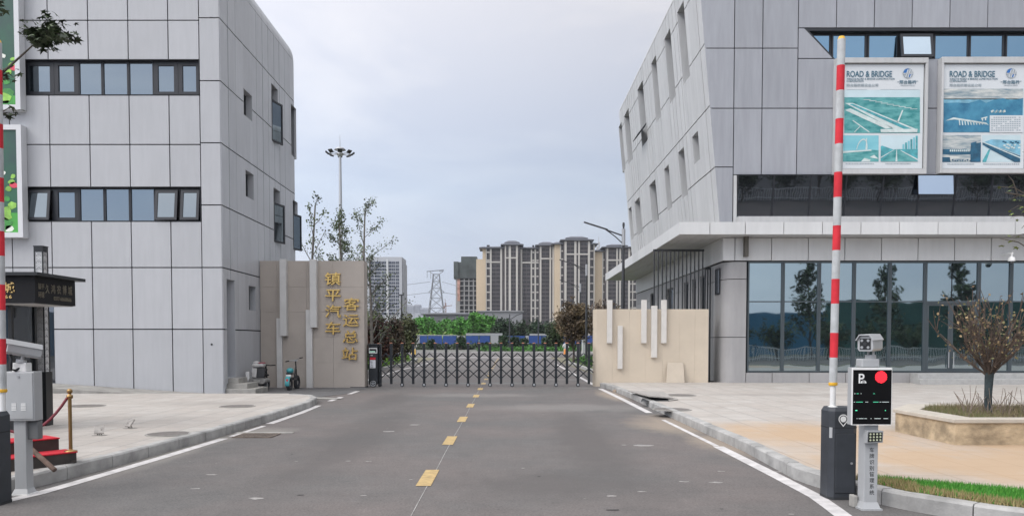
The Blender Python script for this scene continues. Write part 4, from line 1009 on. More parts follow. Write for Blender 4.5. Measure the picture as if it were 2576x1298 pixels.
RWY = 28.75
rx = lambda px, py=860: P(px, py, RWY).x
rz = lambda py, px=1640: P(px, py, RWY).z
t = thing('gate_wall', 'low beige stone gate wall with five pale vertical bars', 'wall', (rx(1640), RWY, 0))
x0, x1, zt = rx(1495), rx(1782), rz(777.5)
ux = [x0 + .12] + [rx(q) for q in (1541, 1583, 1625, 1667, 1710, 1748)] + [x1]
mb = MB(); clad(mb, cells(ux, [-.02, rz(929), zt], [], .0015), lambda u, v, d: V((u, RWY - d, v)), -.02, 0)
n = 10; rr = .22
out = [V((x0 + .12, RWY + .001, -.02))] + [V((x0 + .10 - rr * math.sin(R(180) * k / n) * .6, RWY + rr - rr * math.cos(R(180) * k / n), -.02)) for k in range(n + 1)] + [V((x1 - .002, RWY + 2 * rr, -.02)), V((x1 - .002, RWY + .022, -.02)), V((x0 + .12, RWY + .022, -.02))]
mb.prism(out, (0, 0, zt + .02 - .004)); mb.build('wall', stoneR, t)
wb = mat('pale_bar_stone', (.60, .575, .54), .6, 0, .05, 3)
for a, b, c, d in ((1526, 1539, 755, 863), (1553, 1565, 819.5, 927.5), (1612, 1625, 755, 863), (1637, 1651.5, 769.5, 899), (1662, 1675, 755, 863)):
    MB().box(rx(a), rx(b), RWY - .14, RWY - .001, rz(d), rz(c)).build('bar', wb, t, bevel=.008)
MB().box(x0 - .04, x0 + .0, RWY + .15, RWY + .25, 2.1, 2.17).build('hook', M['black'], t)
a, b, c, d = P(1676, 972, RWY - .30), P(1722, 972, RWY - .30), P(1719, 912, RWY - .05), P(1679, 912, RWY - .05)
for q in (a, b): q.z = KH + .006
lbd = MB().hexa([a, b, c, d], [p + V((0, .03, .004)) for p in (a, b, c, d)])
tag(lbd.build('stone_slab', mat('loose_beige_slab', (.49, .425, .345), .7, 0, .05, 2)), 'loose beige stone slab leaning against the low gate wall', 'slab')

# tall black bar fence behind the low wall
fy = 29.9
t = thing('bar_fence', 'tall stepped black metal bar fence between the beige wall and the grey building', 'fence', (P(1710, 900, fy).x, fy, 0))
fz_ = lambda py: P(1700, py, fy).z
fxx = lambda px: P(px, 760, fy).x
mb = MB()
A, B, C = fxx(1645.5), fxx(1767), GX - .05
h1, h2 = fz_(630), fz_(676)
for i in range(13):
    x = A + (B - A) * i / 12; mb.box(x - .022, x + .022, fy - .022, fy + .022, 0, h1 - .04)
mb.build('bars', M['black'], t)
mb = MB(); mb.box(A - .05, B + .05, fy - .03, fy + .03, h1 - .04, h1 + .04); mb.box(A, B, fy - .02, fy + .02, .55, .6); mb.box(B + .06, C, fy - .03, fy + .03, h2 - .04, h2 + .04); mb.build('rails', M['black'], t)
mb = MB()
for i in range(1, 4):
    x = B + (C - B) * i / 3.2; mb.box(x - .025, x + .025, fy - .025, fy + .025, 0, h2 - .04)
mb.build('bars', M['black'], t)

# ================================================================== FOLDING GATE
gy = 28.62
gt = thing('folding_gate', 'black retractable scissor gate drawn across the road between the two stone walls', 'gate', (-.9, gy, 0))
px_ = lambda x, y=900: P(x, y, gy)
p0, p1 = px_(984).x, px_(1481.6).x; dx = (p1 - p0) / 18
hz = px_(1200, 864).z
capm = mat('amber_reflector', (.50, .19, .10), .4)
proto = None
for i in range(19):
    x = p0 + dx * i
    if proto is None:
        po = MB().box(x - .045, x + .045, gy - .05, gy + .05, .10, hz).build('post', M['gate'], gt, bevel=.008)
        c_ = MB().box(x - .05, x + .05, gy - .055, gy + .055, hz + .002, hz + .032).build('cap', capm, po, bevel=.012)
        proto = (po, c_)
    else:
        po = copypart(proto[0], gt, (dx * i, 0, 0)); c_ = copypart(proto[1], po)
    if i % 2 == 1:
        xx = x - po.location.x
        w = MB()
        w.tube([(xx, gy - .075, .075), (xx, gy - .03, .075)], .075, 14); w.build('wheel', M['joint'], po)
        hb = MB().disc((xx, gy - .076, .075), .045, (0, -1, 0), 12, 0, .008); hb.build('hub', M['steel'], po)
lat = MB(); zt, zb_ = 1.235, .295
for k in range(-3, 20):
    for sgn, yy in ((1, -.062), (-1, .062)):
        xa = p0 + dx * (k + .5); xb = xa + sgn * 2.5 * dx
        # clip to the gate's length
        def pt(f): return V((xa + (xb - xa) * f, gy + yy, zt + (zb_ - zt) * f))
        f0, f1 = 0, 1
        lo, hi = px_(955).x, p1 + .16
        fs = sorted(((lo - xa) / (xb - xa), (hi - xa) / (xb - xa)))
        f0 = max(0, fs[0]); f1 = min(1, fs[1])
        if f1 - f0 > .05: lat.bar(pt(f0), pt(f1), .034, .03, up=(0, 1, 0))
for sgn, k in ((-1, 19), (-1, 20), (-1, 21)):
    pass
lat.build('lattice', M['gate'], gt)
# motor unit at the left end
a, b = px_(929.5).x, px_(953).x
zt = px_(940, 868).z
un = MB().box(a, b, gy - .24, gy + .24, .10, zt).build('motor_unit', M['gate'], gt, bevel=.02)
MB().box(a - .02, b + .06, gy - .27, gy + .27, zt + .002, zt + .05).build('lid', M['gate'], un, bevel=.01)
MB().box(b - .03, b + .05, gy - .2, gy + .2, zt + .052, zt + .07).build('reflector', capm, un)
MB().box(a + .025, b - .02, gy - .25, gy - .242, px_(940, 888).z, px_(940, 875).z).build('screen_frame', M['white'], un)
MB().box(a + .045, b - .04, gy - .256, gy - .251, px_(940, 886).z, px_(940, 877).z).build('screen', M['black'], un)
sg = MB(); 
for k in range(7): sg.box(a + .05 + k * .03, a + .068 + k * .03, gy - .259, gy - .257, px_(940, 885.6).z, px_(940, 882.6).z)
sg.build('screen_digits', mat('led_green_white', (.45, .75, .6), .5, emit=.5), un)
MB().box(a + .08, a + .17, gy - .256, gy - .242, px_(940, 894.5).z, px_(940, 892).z).build('slot', M['steel'], un)
MB().box(a + .06, b - .08, gy - .25, gy - .242, px_(940, 904).z, px_(940, 898.5).z).build('red_label', M['red'], un)
MB().box(a + .06, b - .08, gy - .252, gy - .243, px_(940, 925).z, px_(940, 905).z).build('notice', mat('notice_paper', (.62, .63, .66), .6), un)
pn = MB(); 
for k, (w0, w1) in enumerate(((.02, .10), (.05, .09), (.05, .09), (.02, .12))): pn.box(a + .06 + w0, a + .06 + w1, gy - .255, gy - .253, px_(940, 908.5 + k * 4.2 + 1.4).z, px_(940, 908.5 + k * 4.2).z)
pn.build('notice_print', mat('notice_ink', (.10, .11, .14), .7), un)
MB().box(b + .002, b + .10, gy - .09, gy + .09, .12, zt - .01).build('end_post', M['gate'], un, bevel=.01)
wc = ((a + b) / 2, gy - .27, .13)
MB().tube([(wc[0], wc[1], wc[2]), (wc[0], wc[1] + .09, wc[2])], .13, 20).build('wheel', M['black'], gt)
w = MB(); w.tube([(wc[0] + .10 * math.cos(R(30 * k)), wc[1] - .006, wc[2] + .10 * math.sin(R(30 * k))) for k in range(13)], .012, 6)
for k in range(5): w.bar((wc[0], wc[1] - .006, wc[2]), (wc[0] + .095 * math.cos(R(72 * k + 18)), wc[1] - .006, wc[2] + .095 * math.sin(R(72 * k + 18))), .028, .012, up=(0, 1, 0))
w.build('wheel_rim', M['steel'], gt)
MB().tube([(b + .05, gy - .10, .07), (b + .05, gy - .03, .07)], .07, 14).build('wheel', M['joint'], gt)

# ================================================================== BARRIER UNITS
def boom(parent, base, top, w, stripes, yb):
    # stripes: list of picture heights where red starts / ends
    mb = MB(); p = V(base); q = V(top); d = (q - p)
    zs_ = lambda py, px: P(px, py, yb).z
    zc = sorted({p.z, q.z - .03} | {z for s in stripes for z in s if p.z < z < q.z - .03})
    isred = lambda z: any(s[0] < z < s[1] for s in stripes)
    at = lambda z: p + d * ((z - p.z) / d.z)
    for a, b in zip(zc, zc[1:]): mb.tube([at(a), at(b)], w / 2, 14, 1 if isred((a + b) / 2) else 0)
    mb.tube([at(q.z - .03), q], [w / 2 * .98, w / 2 * .7], 14, 2)
    return mb.build('boom', [M['boomwhite'], M['red'], M['yellow']], parent)
def cabinet(c, label, w, dd, h, emblem):
    t = thing('barrier_machine', label, 'barrier', c)
    x, y = c[0], c[1]; ch = .05; hw, hd = w / 2, dd / 2
    pl = [(x - hw + ch, y - hd), (x + hw - ch, y - hd), (x + hw, y - hd + ch), (x + hw, y + hd - ch), (x + hw - ch, y + hd), (x - hw + ch, y + hd), (x - hw, y + hd - ch), (x - hw, y - hd + ch)]
    mb = MB(); mb.prism([(*p, .02) for p in pl], (0, 0, h - .06)); 
    ins = lambda s: [(x + (a - x) * s, y + (b - y) * s) for a, b in pl]
    k = len(mb.v)
    a = [V((*p, h - .04)) for p in pl]; b = [V((*p, h)) for p in ins(.86)]
    for i in range(8): j = (i + 1) % 8; mb.face([a[i], a[j], b[j], b[i]])
    mb.face(b)
    body = mb.build('cabinet', M['cab'], t)
    MB().prism([(*p, 0) for p in ins(1.02)], (0, 0, .03)).build('base_plate', M['joint'], t)
    MB().prism([(*p, h * .775) for p in ins(1.012)], (0, 0, .012)).build('seam', M['joint'], t)
    return t, body
cab_y = 8.06
cb = P(2110, 1262, cab_y); cb.z = 0
cb.x = 3.508
t, body = cabinet((cb.x, cab_y + .14, 0), 'right charcoal barrier machine with red and white striped boom raised upright', .30, .28, P(2110, 1025, cab_y).z, True)
fyy = cab_y
z8c = lambda x, y: P(1985.7 + .5133 * x, 631.8 + .5133 * y, fyy)
dr_ = MB(); a, b = z8c(222, 1183), z8c(322, 892); dr_.box(a.x, b.x - .0, fyy - .008, fyy - .0005, a.z, b.z); do = dr_.build('door', M['cab'], body, bevel=.004)
dl = MB()
for q in ((a.x - .006, a.x, a.z, b.z), (b.x, b.x + .006, a.z, b.z), (a.x, b.x, b.z, b.z + .006), (a.x, b.x, a.z - .006, a.z)): dl.box(q[0], q[1], fyy - .003, fyy - .0005, q[2], q[3])
dl.build('door_gap', M['joint'], body)
c = z8c(303, 1038); MB().disc(c + V((0, -.008, 0)), .012, (0, -1, 0), 12, 0, .006).build('lock', M['steel'], do)
em = MB(); c = z8c(264, 822); c.y = fyy - .004
def ringpts(r0, r1, a0, a1, n=24):
    for i in range(n):
        t0, t1 = R(a0 + (a1 - a0) * i / n), R(a0 + (a1 - a0) * (i + 1) / n)
        e = lambda r, q: c + V((math.cos(q) * r, 0, math.sin(q) * r))
        em.face([e(r0, t0), e(r1, t0), e(r1, t1), e(r0, t1)])
ringpts(.040, .050, -35, 215)
for s in (-1, 1): em.face([c + V((s * .041, 0, -.029)), c + V((s * .033, 0, -.024)), c + V((0, 0, -.066)), c + V((0, 0, -.080))])
em.disc(c + V((0, 0, .0)), .031, (0, -1, 0), 24)
em.build('emblem', M['white'], body)
sk = MB(); cc = V((cb.x - .15 + .022, cab_y + .024, z8c(162, 889).z)); nn = V((-1, -1, 0)).normalized(); sk.obox(cc + nn * .004, V((1, -1, 0)).normalized() * .016, nn * .002, V((0, 0, .055))); sk.build('reflector', M['greymetal'], body)
bt = P(2117, 93, cab_y + .12); bb = P(2095.5, 968, cab_y + .12); b0 = P(2094.5, 1027, cab_y + .12)
zq = lambda y: P(2105, y, cab_y + .12).z
st_ = [(229, 166), (363, 300), (497, 434), (630, 568), (764, 702), (899, 837)]
boom(t, bb, bt, .080, [(zq(a), zq(b)) for a, b in st_], cab_y)
MB().tube([b0 - V((0, 0, .02)), bb], .048 * .62, 14).build('boom_base', M['white'], t)
MB().tube([bb + V((0, 0, -.005)), bb + V((0, 0, .012)), bb + V((0, 0, .028))], [.043, .047, .043], 16).build('collar', M['yellow'], t)
MB().lathe((b0.x, b0.y, b0.z - .03), [(.05, 0), (.05, .05), (.035, .055)], 14).build('socket', M['white'], t)

cl_y = 7.73; h = P(20, 1038, cl_y).z
cxl = P(35, 1150, cl_y + .28).x - .14
t, body = cabinet((cxl, cl_y + .14, 0), 'left charcoal barrier machine with red and white striped boom at the picture edge', .28, .28, h, False)
sk = MB(); nn = V((1, -1, 0)).normalized(); sk.obox(V((cxl + .14 - .024, cl_y + .024, P(20, 1102, cl_y).z)) + nn * .004, V((1, 1, 0)).normalized() * .016, nn * .002, V((0, 0, .055))); sk.build('reflector', M['greymetal'], body)
yb = cl_y + .20
bt = P(-6.5, 101, yb); bb = P(6, 985, yb); b0 = P(6.5, 1040, yb); zq = lambda y: P(2, y, yb).z
st_ = [(239, 177), (374, 313), (509, 448), (644, 582), (780, 716), (916, 852)]
boom(t, bb, bt, .078, [(zq(a), zq(b)) for a, b in st_], yb)
MB().tube([b0 - V((0, 0, .03)), bb], .030, 14).build('boom_base', M['white'], t)
MB().tube([bb + V((0, 0, -.005)), bb + V((0, 0, .012)), bb + V((0, 0, .028))], [.043, .047, .043], 16).build('collar', M['yellow'], t)

# plate camera used on both posts: forward = fwd
def plate_camera(parent, c, fwd, L_, W_, H_):
    f = V(fwd).normalized(); r = f.cross(V((0, 0, 1))).normalized(); u = r.cross(f)
    c = V(c); e = lambda a, b, d: c + f * a + r * b + u * d
    mb = MB(); pr = [(-W_ / 2, -H_ * .36), (-W_ * .38, -H_ / 2), (W_ * .38, -H_ / 2), (W_ / 2, -H_ * .36), (W_ / 2, H_ * .22), (W_ * .30, H_ / 2), (-W_ * .30, H_ / 2), (-W_ / 2, H_ * .22)]
    mb.prism([e(-L_ / 2, x, z) for x, z in pr], f * L_)
    o = mb.build('camera', M['greymetal'], parent, bevel=.004)
    hd = MB(); g_ = [(-W_ * .58, H_ * .22), (-W_ * .33, H_ * .60), (W_ * .33, H_ * .60), (W_ * .58, H_ * .22), (W_ * .53, H_ * .20), (W_ * .31, H_ * .53), (-W_ * .31, H_ * .53), (-W_ * .53, H_ * .20)]
    hd.prism([e(-L_ * .5, x, z) for x, z in g_], f * L_ * 1.12); hd.build('hood', M['greymetal'], o)
    MB().obox(e(L_ / 2 + .002, 0, -H_ * .02), f * .003, r * W_ * .34, u * H_ * .36).build('face', M['black'], o)
    l = MB()
    for x, z in ((-1, 1), (1, 1), (-1, -1), (1, -1)): l.disc(e(L_ / 2 + .006, x * W_ * .2, z * H_ * .22 - H_ * .02), W_ * .09, f, 12, 0, .004)
    l.build('led', M['steel'], o)
    MB().disc(e(L_ / 2 + .006, 0, -H_ * .02), W_ * .11, f, 14, 0, .006).build('lens', M['glass_black'], o)
    b = MB(); b.tube([e(0, -W_ * .2, -H_ * .5), e(0, -W_ * .2, -H_ * .5 - .05)], .012, 8); b.tube([e(-.03, W_ * .2, -H_ * .5), e(-.03, W_ * .2, -H_ * .5 - .05)], .012, 8); b.tube([e(-.01, 0, -H_ * .5 - .04), e(-.01, 0, -H_ * .5 - .075)], .05, 12)
    b.build('bracket', M['greymetal'], o)
    return o
# right terminal with black display
ty = 7.58
z8t = lambda x, y, Y=ty: P(1985.7 + .5133 * x, 631.8 + .5133 * y, Y)
c = z8t(402, 1270); 
t = thing('parking_terminal', 'grey plate reader post with black display, red round lamp and camera on top', 'terminal', (c.x, ty + .07, 0))
a, b = z8t(364, 1260), z8t(437, 860)
MB().box(a.x, b.x, ty, ty + .14, .02, b.z + .05).build('post', M['greymetal'], t, bevel=.006)
MB().prism([(a.x - .035, ty - .04, .0), (b.x + .035, ty - .04, .0), (b.x + .035, ty + .18, .0), (a.x - .035, ty + .18, .0)], (0, 0, .018)).build('base_plate', M['greymetal'], t)
bp_ = MB(); bp_.hexa([(a.x - .022, ty - .025, .018), (b.x + .022, ty - .025, .018), (b.x + .022, ty + .165, .018), (a.x - .022, ty + .165, .018)], [(a.x - .003, ty - .004, .075), (b.x + .003, ty - .004, .075), (b.x + .003, ty + .145, .075), (a.x - .003, ty + .145, .075)]); bp_.build('foot', M['greymetal'], t)
D0 = ty - .06
a, b = z8t(304, 851, D0), z8t(503, 570, D0)
dsp = MB().box(a.x, b.x, D0 + .012, D0 + .10, a.z, b.z).build('display', M['greymetal'], t, bevel=.004)
fr_ = MB(); sx0, sx1, sz0, sz1 = z8t(308, 848, D0).x, z8t(499, 848, D0).x, z8t(300, 848, D0).z, z8t(300, 581, D0).z
fr_.box(a.x, sx0, D0 - .004, D0 + .0115, a.z, b.z); fr_.box(sx1, b.x, D0 - .004, D0 + .0115, a.z, b.z); fr_.box(sx0, sx1, D0 - .004, D0 + .0115, sz1, b.z); fr_.box(sx0, sx1, D0 - .004, D0 + .0115, a.z, sz0); fr_.build('frame', M['white'], dsp)
MB().box(sx0, sx1, D0 + .002, D0 + .011, sz0, sz1).build('screen', mat('screen_black', (.004, .004, .005), .6, spec=.15), dsp)
led = mat('red_led', (1.0, .03, .05), .4, emit=.85); green = mat('green_led', (.10, .75, .42), .4, emit=.7); whl = mat('white_led', (.75, .85, .85), .4, emit=.45)
rc = z8t(449.5, 616, D0 + .001); rl = MB(); rad = .0575
for i in range(-9, 10):
    for j in range(-9, 10):
        x, z = i * .0063 + (.003 if j % 2 else 0), j * .0063
        if x * x + z * z < rad * rad: rl.box(rc.x + x - .0025, rc.x + x + .0025, D0 - .001, D0 + .0015, rc.z + z - .0026, rc.z + z + .0026)
rl.build('red_lamp', led, dsp)
MB().disc((rc.x, D0 + .0016, rc.z), rad, (0, -1, 0), 28).build('red_lamp_base', mat('red_lamp_plate', (.55, .01, .02), .4, emit=.4), dsp)
o_ = z8t(336, 646, D0); ph = z8t(336, 598, D0).z - o_.z
text('P', ph / .72, (o_.x, D0 - .0, o_.z), (1, 0, 0), (0, 0, 1), M['white'], dsp, 'letter', .001, .012, center=False, sx=.92)
cm = MB(); cc = z8t(363, 640, D0)
cm.prism([cc + V((x, -.0005, z)) for x, z in ((-.027, -.004), (-.020, .008), (-.010, .014), (.012, .014), (.022, .008), (.029, -.004), (.029, -.013), (-.027, -.013))], (0, .002, 0)); cm.build('car_icon', M['white'], dsp)
cm = MB(); cm.prism([cc + V((x, -.0015, z)) for x, z in ((-.014, .003), (-.008, .009), (.010, .009), (.015, .003))], (0, .001, 0)); cm.box(cc.x - .012, cc.x + .014, D0 - .0015, D0 - .0005, cc.z - .010, cc.z - .004); cm.build('car_icon_windows', M['black'], dsp)
dash = MB()
for y, seg in ((697, ((318, 324, 0), (330, 340, 1), (350, 354, 0), (411, 419, 1))), (738, ((316, 322, 0), (328, 360, 1), (373, 378, 0), (380, 386, 0), (411, 437, 1), (443, 450, 0), (455, 488, 0))), (778, ((324, 333, 1), (469, 473, 1))), (819, ((330, 334, 0), (340, 364, 0), (368, 380, 0), (398, 403, 0), (417, 448, 0), (462, 484, 0)))):
    for s0, s1, m in seg:
        p, q = z8t(s0, y, D0), z8t(s1, y, D0); hh = .0022 if y != 778 else .007
        dash.box(p.x, q.x, D0 - .0, D0 + .0015, p.z - hh, p.z + .0015, m)
dash.build('led_dashes', [whl, green], dsp)
a, b = z8t(351, 569), z8t(439, 527); MB().box(a.x, b.x, ty - .02, ty + .12, a.z + .001, b.z).build('head', M['greymetal'], t, bevel=.012)
c = z8t(396, 451, ty + .03)
plate_camera(t, c, (-.72, -.69, -.03), .235, .15, .15)
a, b = z8t(374, 940, ty - .06), z8t(463, 878, ty - .06)
lp = MB(); lp.hexa([(a.x, ty - .075, a.z), (b.x, ty - .045, a.z + .004), (b.x, ty - .004, a.z + .004), (a.x, ty - .004, a.z)], [(a.x + .004, ty - .080, b.z), (b.x + .002, ty - .05, b.z - .004), (b.x + .002, ty - .004, b.z - .004), (a.x + .004, ty - .004, b.z)]); lo = lp.build('lamp_panel', M['greymetal'], t, bevel=.003)
lf = MB(); lf.hexa([(a.x + .014, ty - .079, a.z + .014), (b.x - .012, ty - .054, a.z + .018), (b.x - .012, ty - .05, a.z + .018), (a.x + .014, ty - .075, a.z + .014)], [(a.x + .017, ty - .083, b.z - .014), (b.x - .011, ty - .058, b.z - .018), (b.x - .011, ty - .05, b.z - .018), (a.x + .017, ty - .075, b.z - .014)]); lf.build('lamp_face', M['black'], lo)
ll = MB()
for i in range(4):
    for j in range(3):
        fx_ = (i + .5) / 4; fz2 = (j + .5) / 3
        x = a.x + .018 + (b.x - a.x - .034) * fx_; z = a.z + .018 + (b.z - a.z - .036) * fz2
        ll.disc((x, ty - .081 + .025 * fx_ - .002, z), .0095, (.1, -1, 0), 12, 0, .003)
ll.build('led', mat('led_lens', (.55, .58, .42), .2), lo)
for k, ch in enumerate('车牌识别管理系统'):
    c = z8t(404, 980 + k * 29.7); text(ch, .050, (c.x, ty - .0005, c.z - .004), (1, 0, 0), (0, 0, 1), M['black'], t, 'character', .0006, .004)
wl_ = MB(); c = z8t(350, 1190); wl_.box(c.x - .03, c.x + .02, ty + .10, ty + .2, .0, .12); wl_.build('cable_box', M['concrete'], t, bevel=.01)

# left post with grey box and camera
ly = 8.30
z2c = lambda x, y, Y=ly: P(.555 * x, 577.7 + .555 * y, Y)
c = z2c(101, 1200)
t = thing('camera_post', 'light grey equipment box on a post with bullet camera on top, beside red steps', 'camera post', (c.x, ly + .08, 0))
a, b = z2c(68, 1180), z2c(116, 860)
MB().box(a.x, b.x, ly, ly + .12, .02, b.z).build('post', M['greymetal'], t, bevel=.006)
MB().box(a.x - .03, b.x + .03, ly - .03, ly + .15, 0, .018).build('base_plate', M['white'], t)
MB().hexa([(a.x - .02, ly - .025, .018), (b.x + .02, ly - .025, .018), (b.x + .02, ly + .14, .018), (a.x - .02, ly + .14, .018)], [(a.x - .002, ly - .003, .07), (b.x + .002, ly - .003, .07), (b.x + .002, ly + .122, .07), (a.x - .002, ly + .122, .07)]).build('foot', M['greymetal'], t)
a, b = z2c(20, 866, ly - .04), z2c(153, 643, ly - .04)
bx_ = MB().box(a.x, b.x, ly - .04, ly + .11, a.z, b.z).build('equipment_box', M['greymetal'], t, bevel=.006)
MB().box(a.x + .03, b.x - .012, ly - .048, ly - .0405, a.z + .02, b.z - .012).build('door', M['greymetal'], bx_, bevel=.003)
MB().disc(z2c(83, 666, ly - .049), .012, (0, -1, 0), 12, 0, .008).build('lock', M['steel'], bx_)
lv = MB(); ls = MB()
for x0 in (52, 95):
    for k in range(5):
        p, q = z2c(x0, 788 + k * 7, ly - .05), z2c(x0 + 22, 788 + k * 7, ly - .05); lv.box(p.x, q.x, ly - .052, ly - .0485, p.z - .006, p.z + .004)
lv.build('louvre', M['white'], bx_)
a, b = z2c(58, 640, ly), z2c(139, 603, ly); MB().box(a.x, b.x - .04, ly - .02, ly + .09, a.z - .01, b.z).build('mount', M['white'], t, bevel=.01)
plate_camera(t, z2c(103, 543, ly + .02), (-.66, -.75, .20), .33, .15, .14)
MB().tube([z2c(45, 560, ly - .05), z2c(52, 590, ly - .06), z2c(50, 632, ly - .07), z2c(70, 638, ly - .03), z2c(98, 622, ly)], .014, 8).build('cable', M['black'], t)
a = z2c(136, 905, ly + .1); MB().box(a.x, a.x + .13, ly + .03, ly + .12, a.z - .10, a.z + .10).build('loudspeaker', mat('dark_grey_box', (.16, .165, .17), .5), t, bevel=.01)

# ================================================================== KIOSK
ky = 12.5
kf = lambda px, py=730: P(px, py, ky)
KX = P(88, 730, ky).x; k1 = ky + 1.16
zb, ztp = P(60, 762, ky).z, P(60, 694, ky).z
t = thing('kiosk', 'black sales kiosk with gold characters on its fascia at the left edge', 'kiosk', (KX - 1.5, ky + .6, KH))
KL = KX - 3.2
fas = MB().box(KL, KX, ky, k1, zb, ztp).build('fascia', mat('black_fascia', (.006, .006, .008), .55, spec=.25), t)
MB().box(KL - .1, KX + .10, ky - .10, k1 + .16, ztp + .002, ztp + .055).build('roof', M['black'], t)
MB().box(KL + .03, KX - .03, ky + .03, k1 - .03, zb - .012, zb - .002).build('soffit', mat('kiosk_soffit', (.45, .44, .43), .6), t)
bx0, bx1, by0, by1 = KL, KX - .66, ky + .42, k1 - .04
fm = MB()
for x in (bx1 - .06, bx1 - .95, bx1 - 1.9, bx0): 
    fm.box(x, x + .06, by0, by0 + .06, KH, zb - .014); fm.box(x, x + .06, by1 - .06, by1, KH, zb - .014)
fm.box(bx0 + .06, bx1 - .06, by0 + .01, by0 + .05, KH, KH + .25); fm.build('frame', M['black'], t)
MB().box(bx0 + .06, bx1 - .03, by0 + .025, by0 + .035, KH + .25, zb - .014).box(bx1 - .035, bx1 - .025, by0 + .06, by1 - .06, KH, zb - .014).build('glass', M['glass_black'], t)
gl_ = mat('gold_flat_letters', (.72, .50, .20), .4, .6); gl2 = mat('dim_gold_letters', (.17, .15, .11), .5)
def on_front(s, px0, px1, py0, py1, m):
    a, b = P(px0, py1, ky - .004), P(px1, py0, ky - .004)
    o = text(s, 1, (0, 0, 0), (1, 0, 0), (0, 1, 0), m, None, 'lettering', .002, .012, center=False)
    xx = [v.co.x for v in o.data.vertices]; yy = [v.co.y for v in o.data.vertices]
    for v in o.data.vertices: v.co = V((a.x + (v.co.x - min(xx)) / (max(xx) - min(xx)) * (b.x - a.x), a.y - v.co.z * 2, a.z + (v.co.y - min(yy)) / (max(yy) - min(yy)) * (b.z - a.z)))
    attach(o, fas); return o
zk = lambda x, y: (x * .153, 613.8 + y * .153)
on_front('城', zk(70, 0)[0], zk(238, 0)[0], zk(0, 628)[1], zk(0, 803)[1], gl_)
on_front('6', zk(88, 0)[0], zk(128, 0)[0], zk(0, 838)[1], zk(0, 893)[1], gl_); on_front('6', zk(150, 0)[0], zk(192, 0)[0], zk(0, 838)[1], zk(0, 893)[1], gl_)
def on_side(s, px0, px1, py0, py1, m, bold=.0):
    a, b = PX(px0, py1, KX + .004), PX(px1, py0, KX + .004)
    y0, y1 = a.y, b.y; z0 = P(px0, py1, y0).z; z1 = PX(px0, py0, KX + .004).z
    o = text(s, 1, (0, 0, 0), (1, 0, 0), (0, 1, 0), m, None, 'lettering', .002, bold, center=False)
    xx = [v.co.x for v in o.data.vertices]; yy = [v.co.y for v in o.data.vertices]; lo, hi, l2, h2_ = min(xx), max(xx), min(yy), max(yy)
    for v in o.data.vertices: v.co = V((KX + .004 + v.co.z * 2, y0 + (v.co.x - lo) / (hi - lo) * (y1 - y0), z0 + (v.co.y - l2) / (h2_ - l2) * (z1 - z0)))
    attach(o, fas)
for s, a, b, c, d in (('镇平', 628, 725, 640, 740), ('环球', 633, 727, 778, 880), ('久', 748, 808, 655, 808), ('鸿', 842, 905, 662, 812), ('农', 938, 1000, 672, 820), ('博', 1032, 1090, 678, 830), ('城', 1122, 1182, 685, 838), ('0377-66668666', 886, 1172, 862, 925)):
    p, q = zk(a, c), zk(b, d); on_side(s, p[0], q[0], p[1], q[1], gl2)
# lantern pillar
lyy = 13.85
la = P(84.5, 640, lyy); lb_ = P(107.5, 640, lyy); w = lb_.x - la.x
zt = P(100, 620, lyy).z; zm = P(100, 935, lyy).z
x0, x1, y0, y1 = la.x, lb_.x, lyy, lyy + w
t = thing('lantern_pillar', 'square black lantern pillar with white wave pattern panels beside the kiosk', 'lamp post', ((x0 + x1) / 2, lyy + w / 2, KH))
fm = MB(); e = .018
for x in (x0, x1 - e):
    for y in (y0, y1 - e): fm.box(x, x + e, y, y + e, zm, zt - .09)
fm.box(x0, x1, y0, y1, zt - .09, zt); fm.box(x0 - .006, x1 + .006, y0 - .006, y1 + .006, zt, zt + .015); fm.build('frame', M['black'], t)
MB().box(x0 - .02, x1 + .02, y0 - .02, y1 + .02, KH, zm).build('base', M['black'], t)
opal = mat('opal_panel', (.80, .80, .80), .4)
MB().box(x0 + .012, x1 - .012, y0 + .012, y1 - .012, zm, zt - .09).build('shade', opal, t)
wv = MB()
# overlapping scale arcs cut from black sheet, clipped to each face
def arcs(face):
    ww = w - 2 * e; hh = zt - .09 - zm; rad = ww * .95; 
    rows_ = int(hh / (rad * .5)) + 2
    for r in range(rows_):
        for cpos in ((0.0, 1.0) if r % 2 == 0 else (.5,)):
            cu, cv = cpos * ww + (0 if r % 2 == 0 else 0), r * rad * .5 - rad * .35
            for q in (1.0, .80, .60, .40):
                pr = None
                for s in range(13):
                    an = R(15 * s); u = cu + rad * q * math.cos(an); v = cv + rad * q * math.sin(an)
                    # hidden by the scale in front (the row below)
                    hid = any((u - (c2 * ww)) ** 2 + (v - (cv - rad * .5)) ** 2 < rad * rad for c2 in ((.5,) if r % 2 == 0 else (0., 1.))) 
                    ok = 0 <= u <= ww and 0 <= v <= hh and not hid
                    p = (u, v) if ok else None
                    if p and pr:
                        A3, B3 = [(V((x0 + e + a[0], y0 + .009, zm + a[1])) if face == 0 else V((x1 - .009, y0 + e + a[0], zm + a[1]))) for a in (pr, p)]
                        wv.bar(A3, B3, .0024, .003, up=(0, 1, 0) if face == 0 else (1, 0, 0))
                    pr = p
arcs(0); arcs(1); wv.build('wave_pattern', M['black'], t)

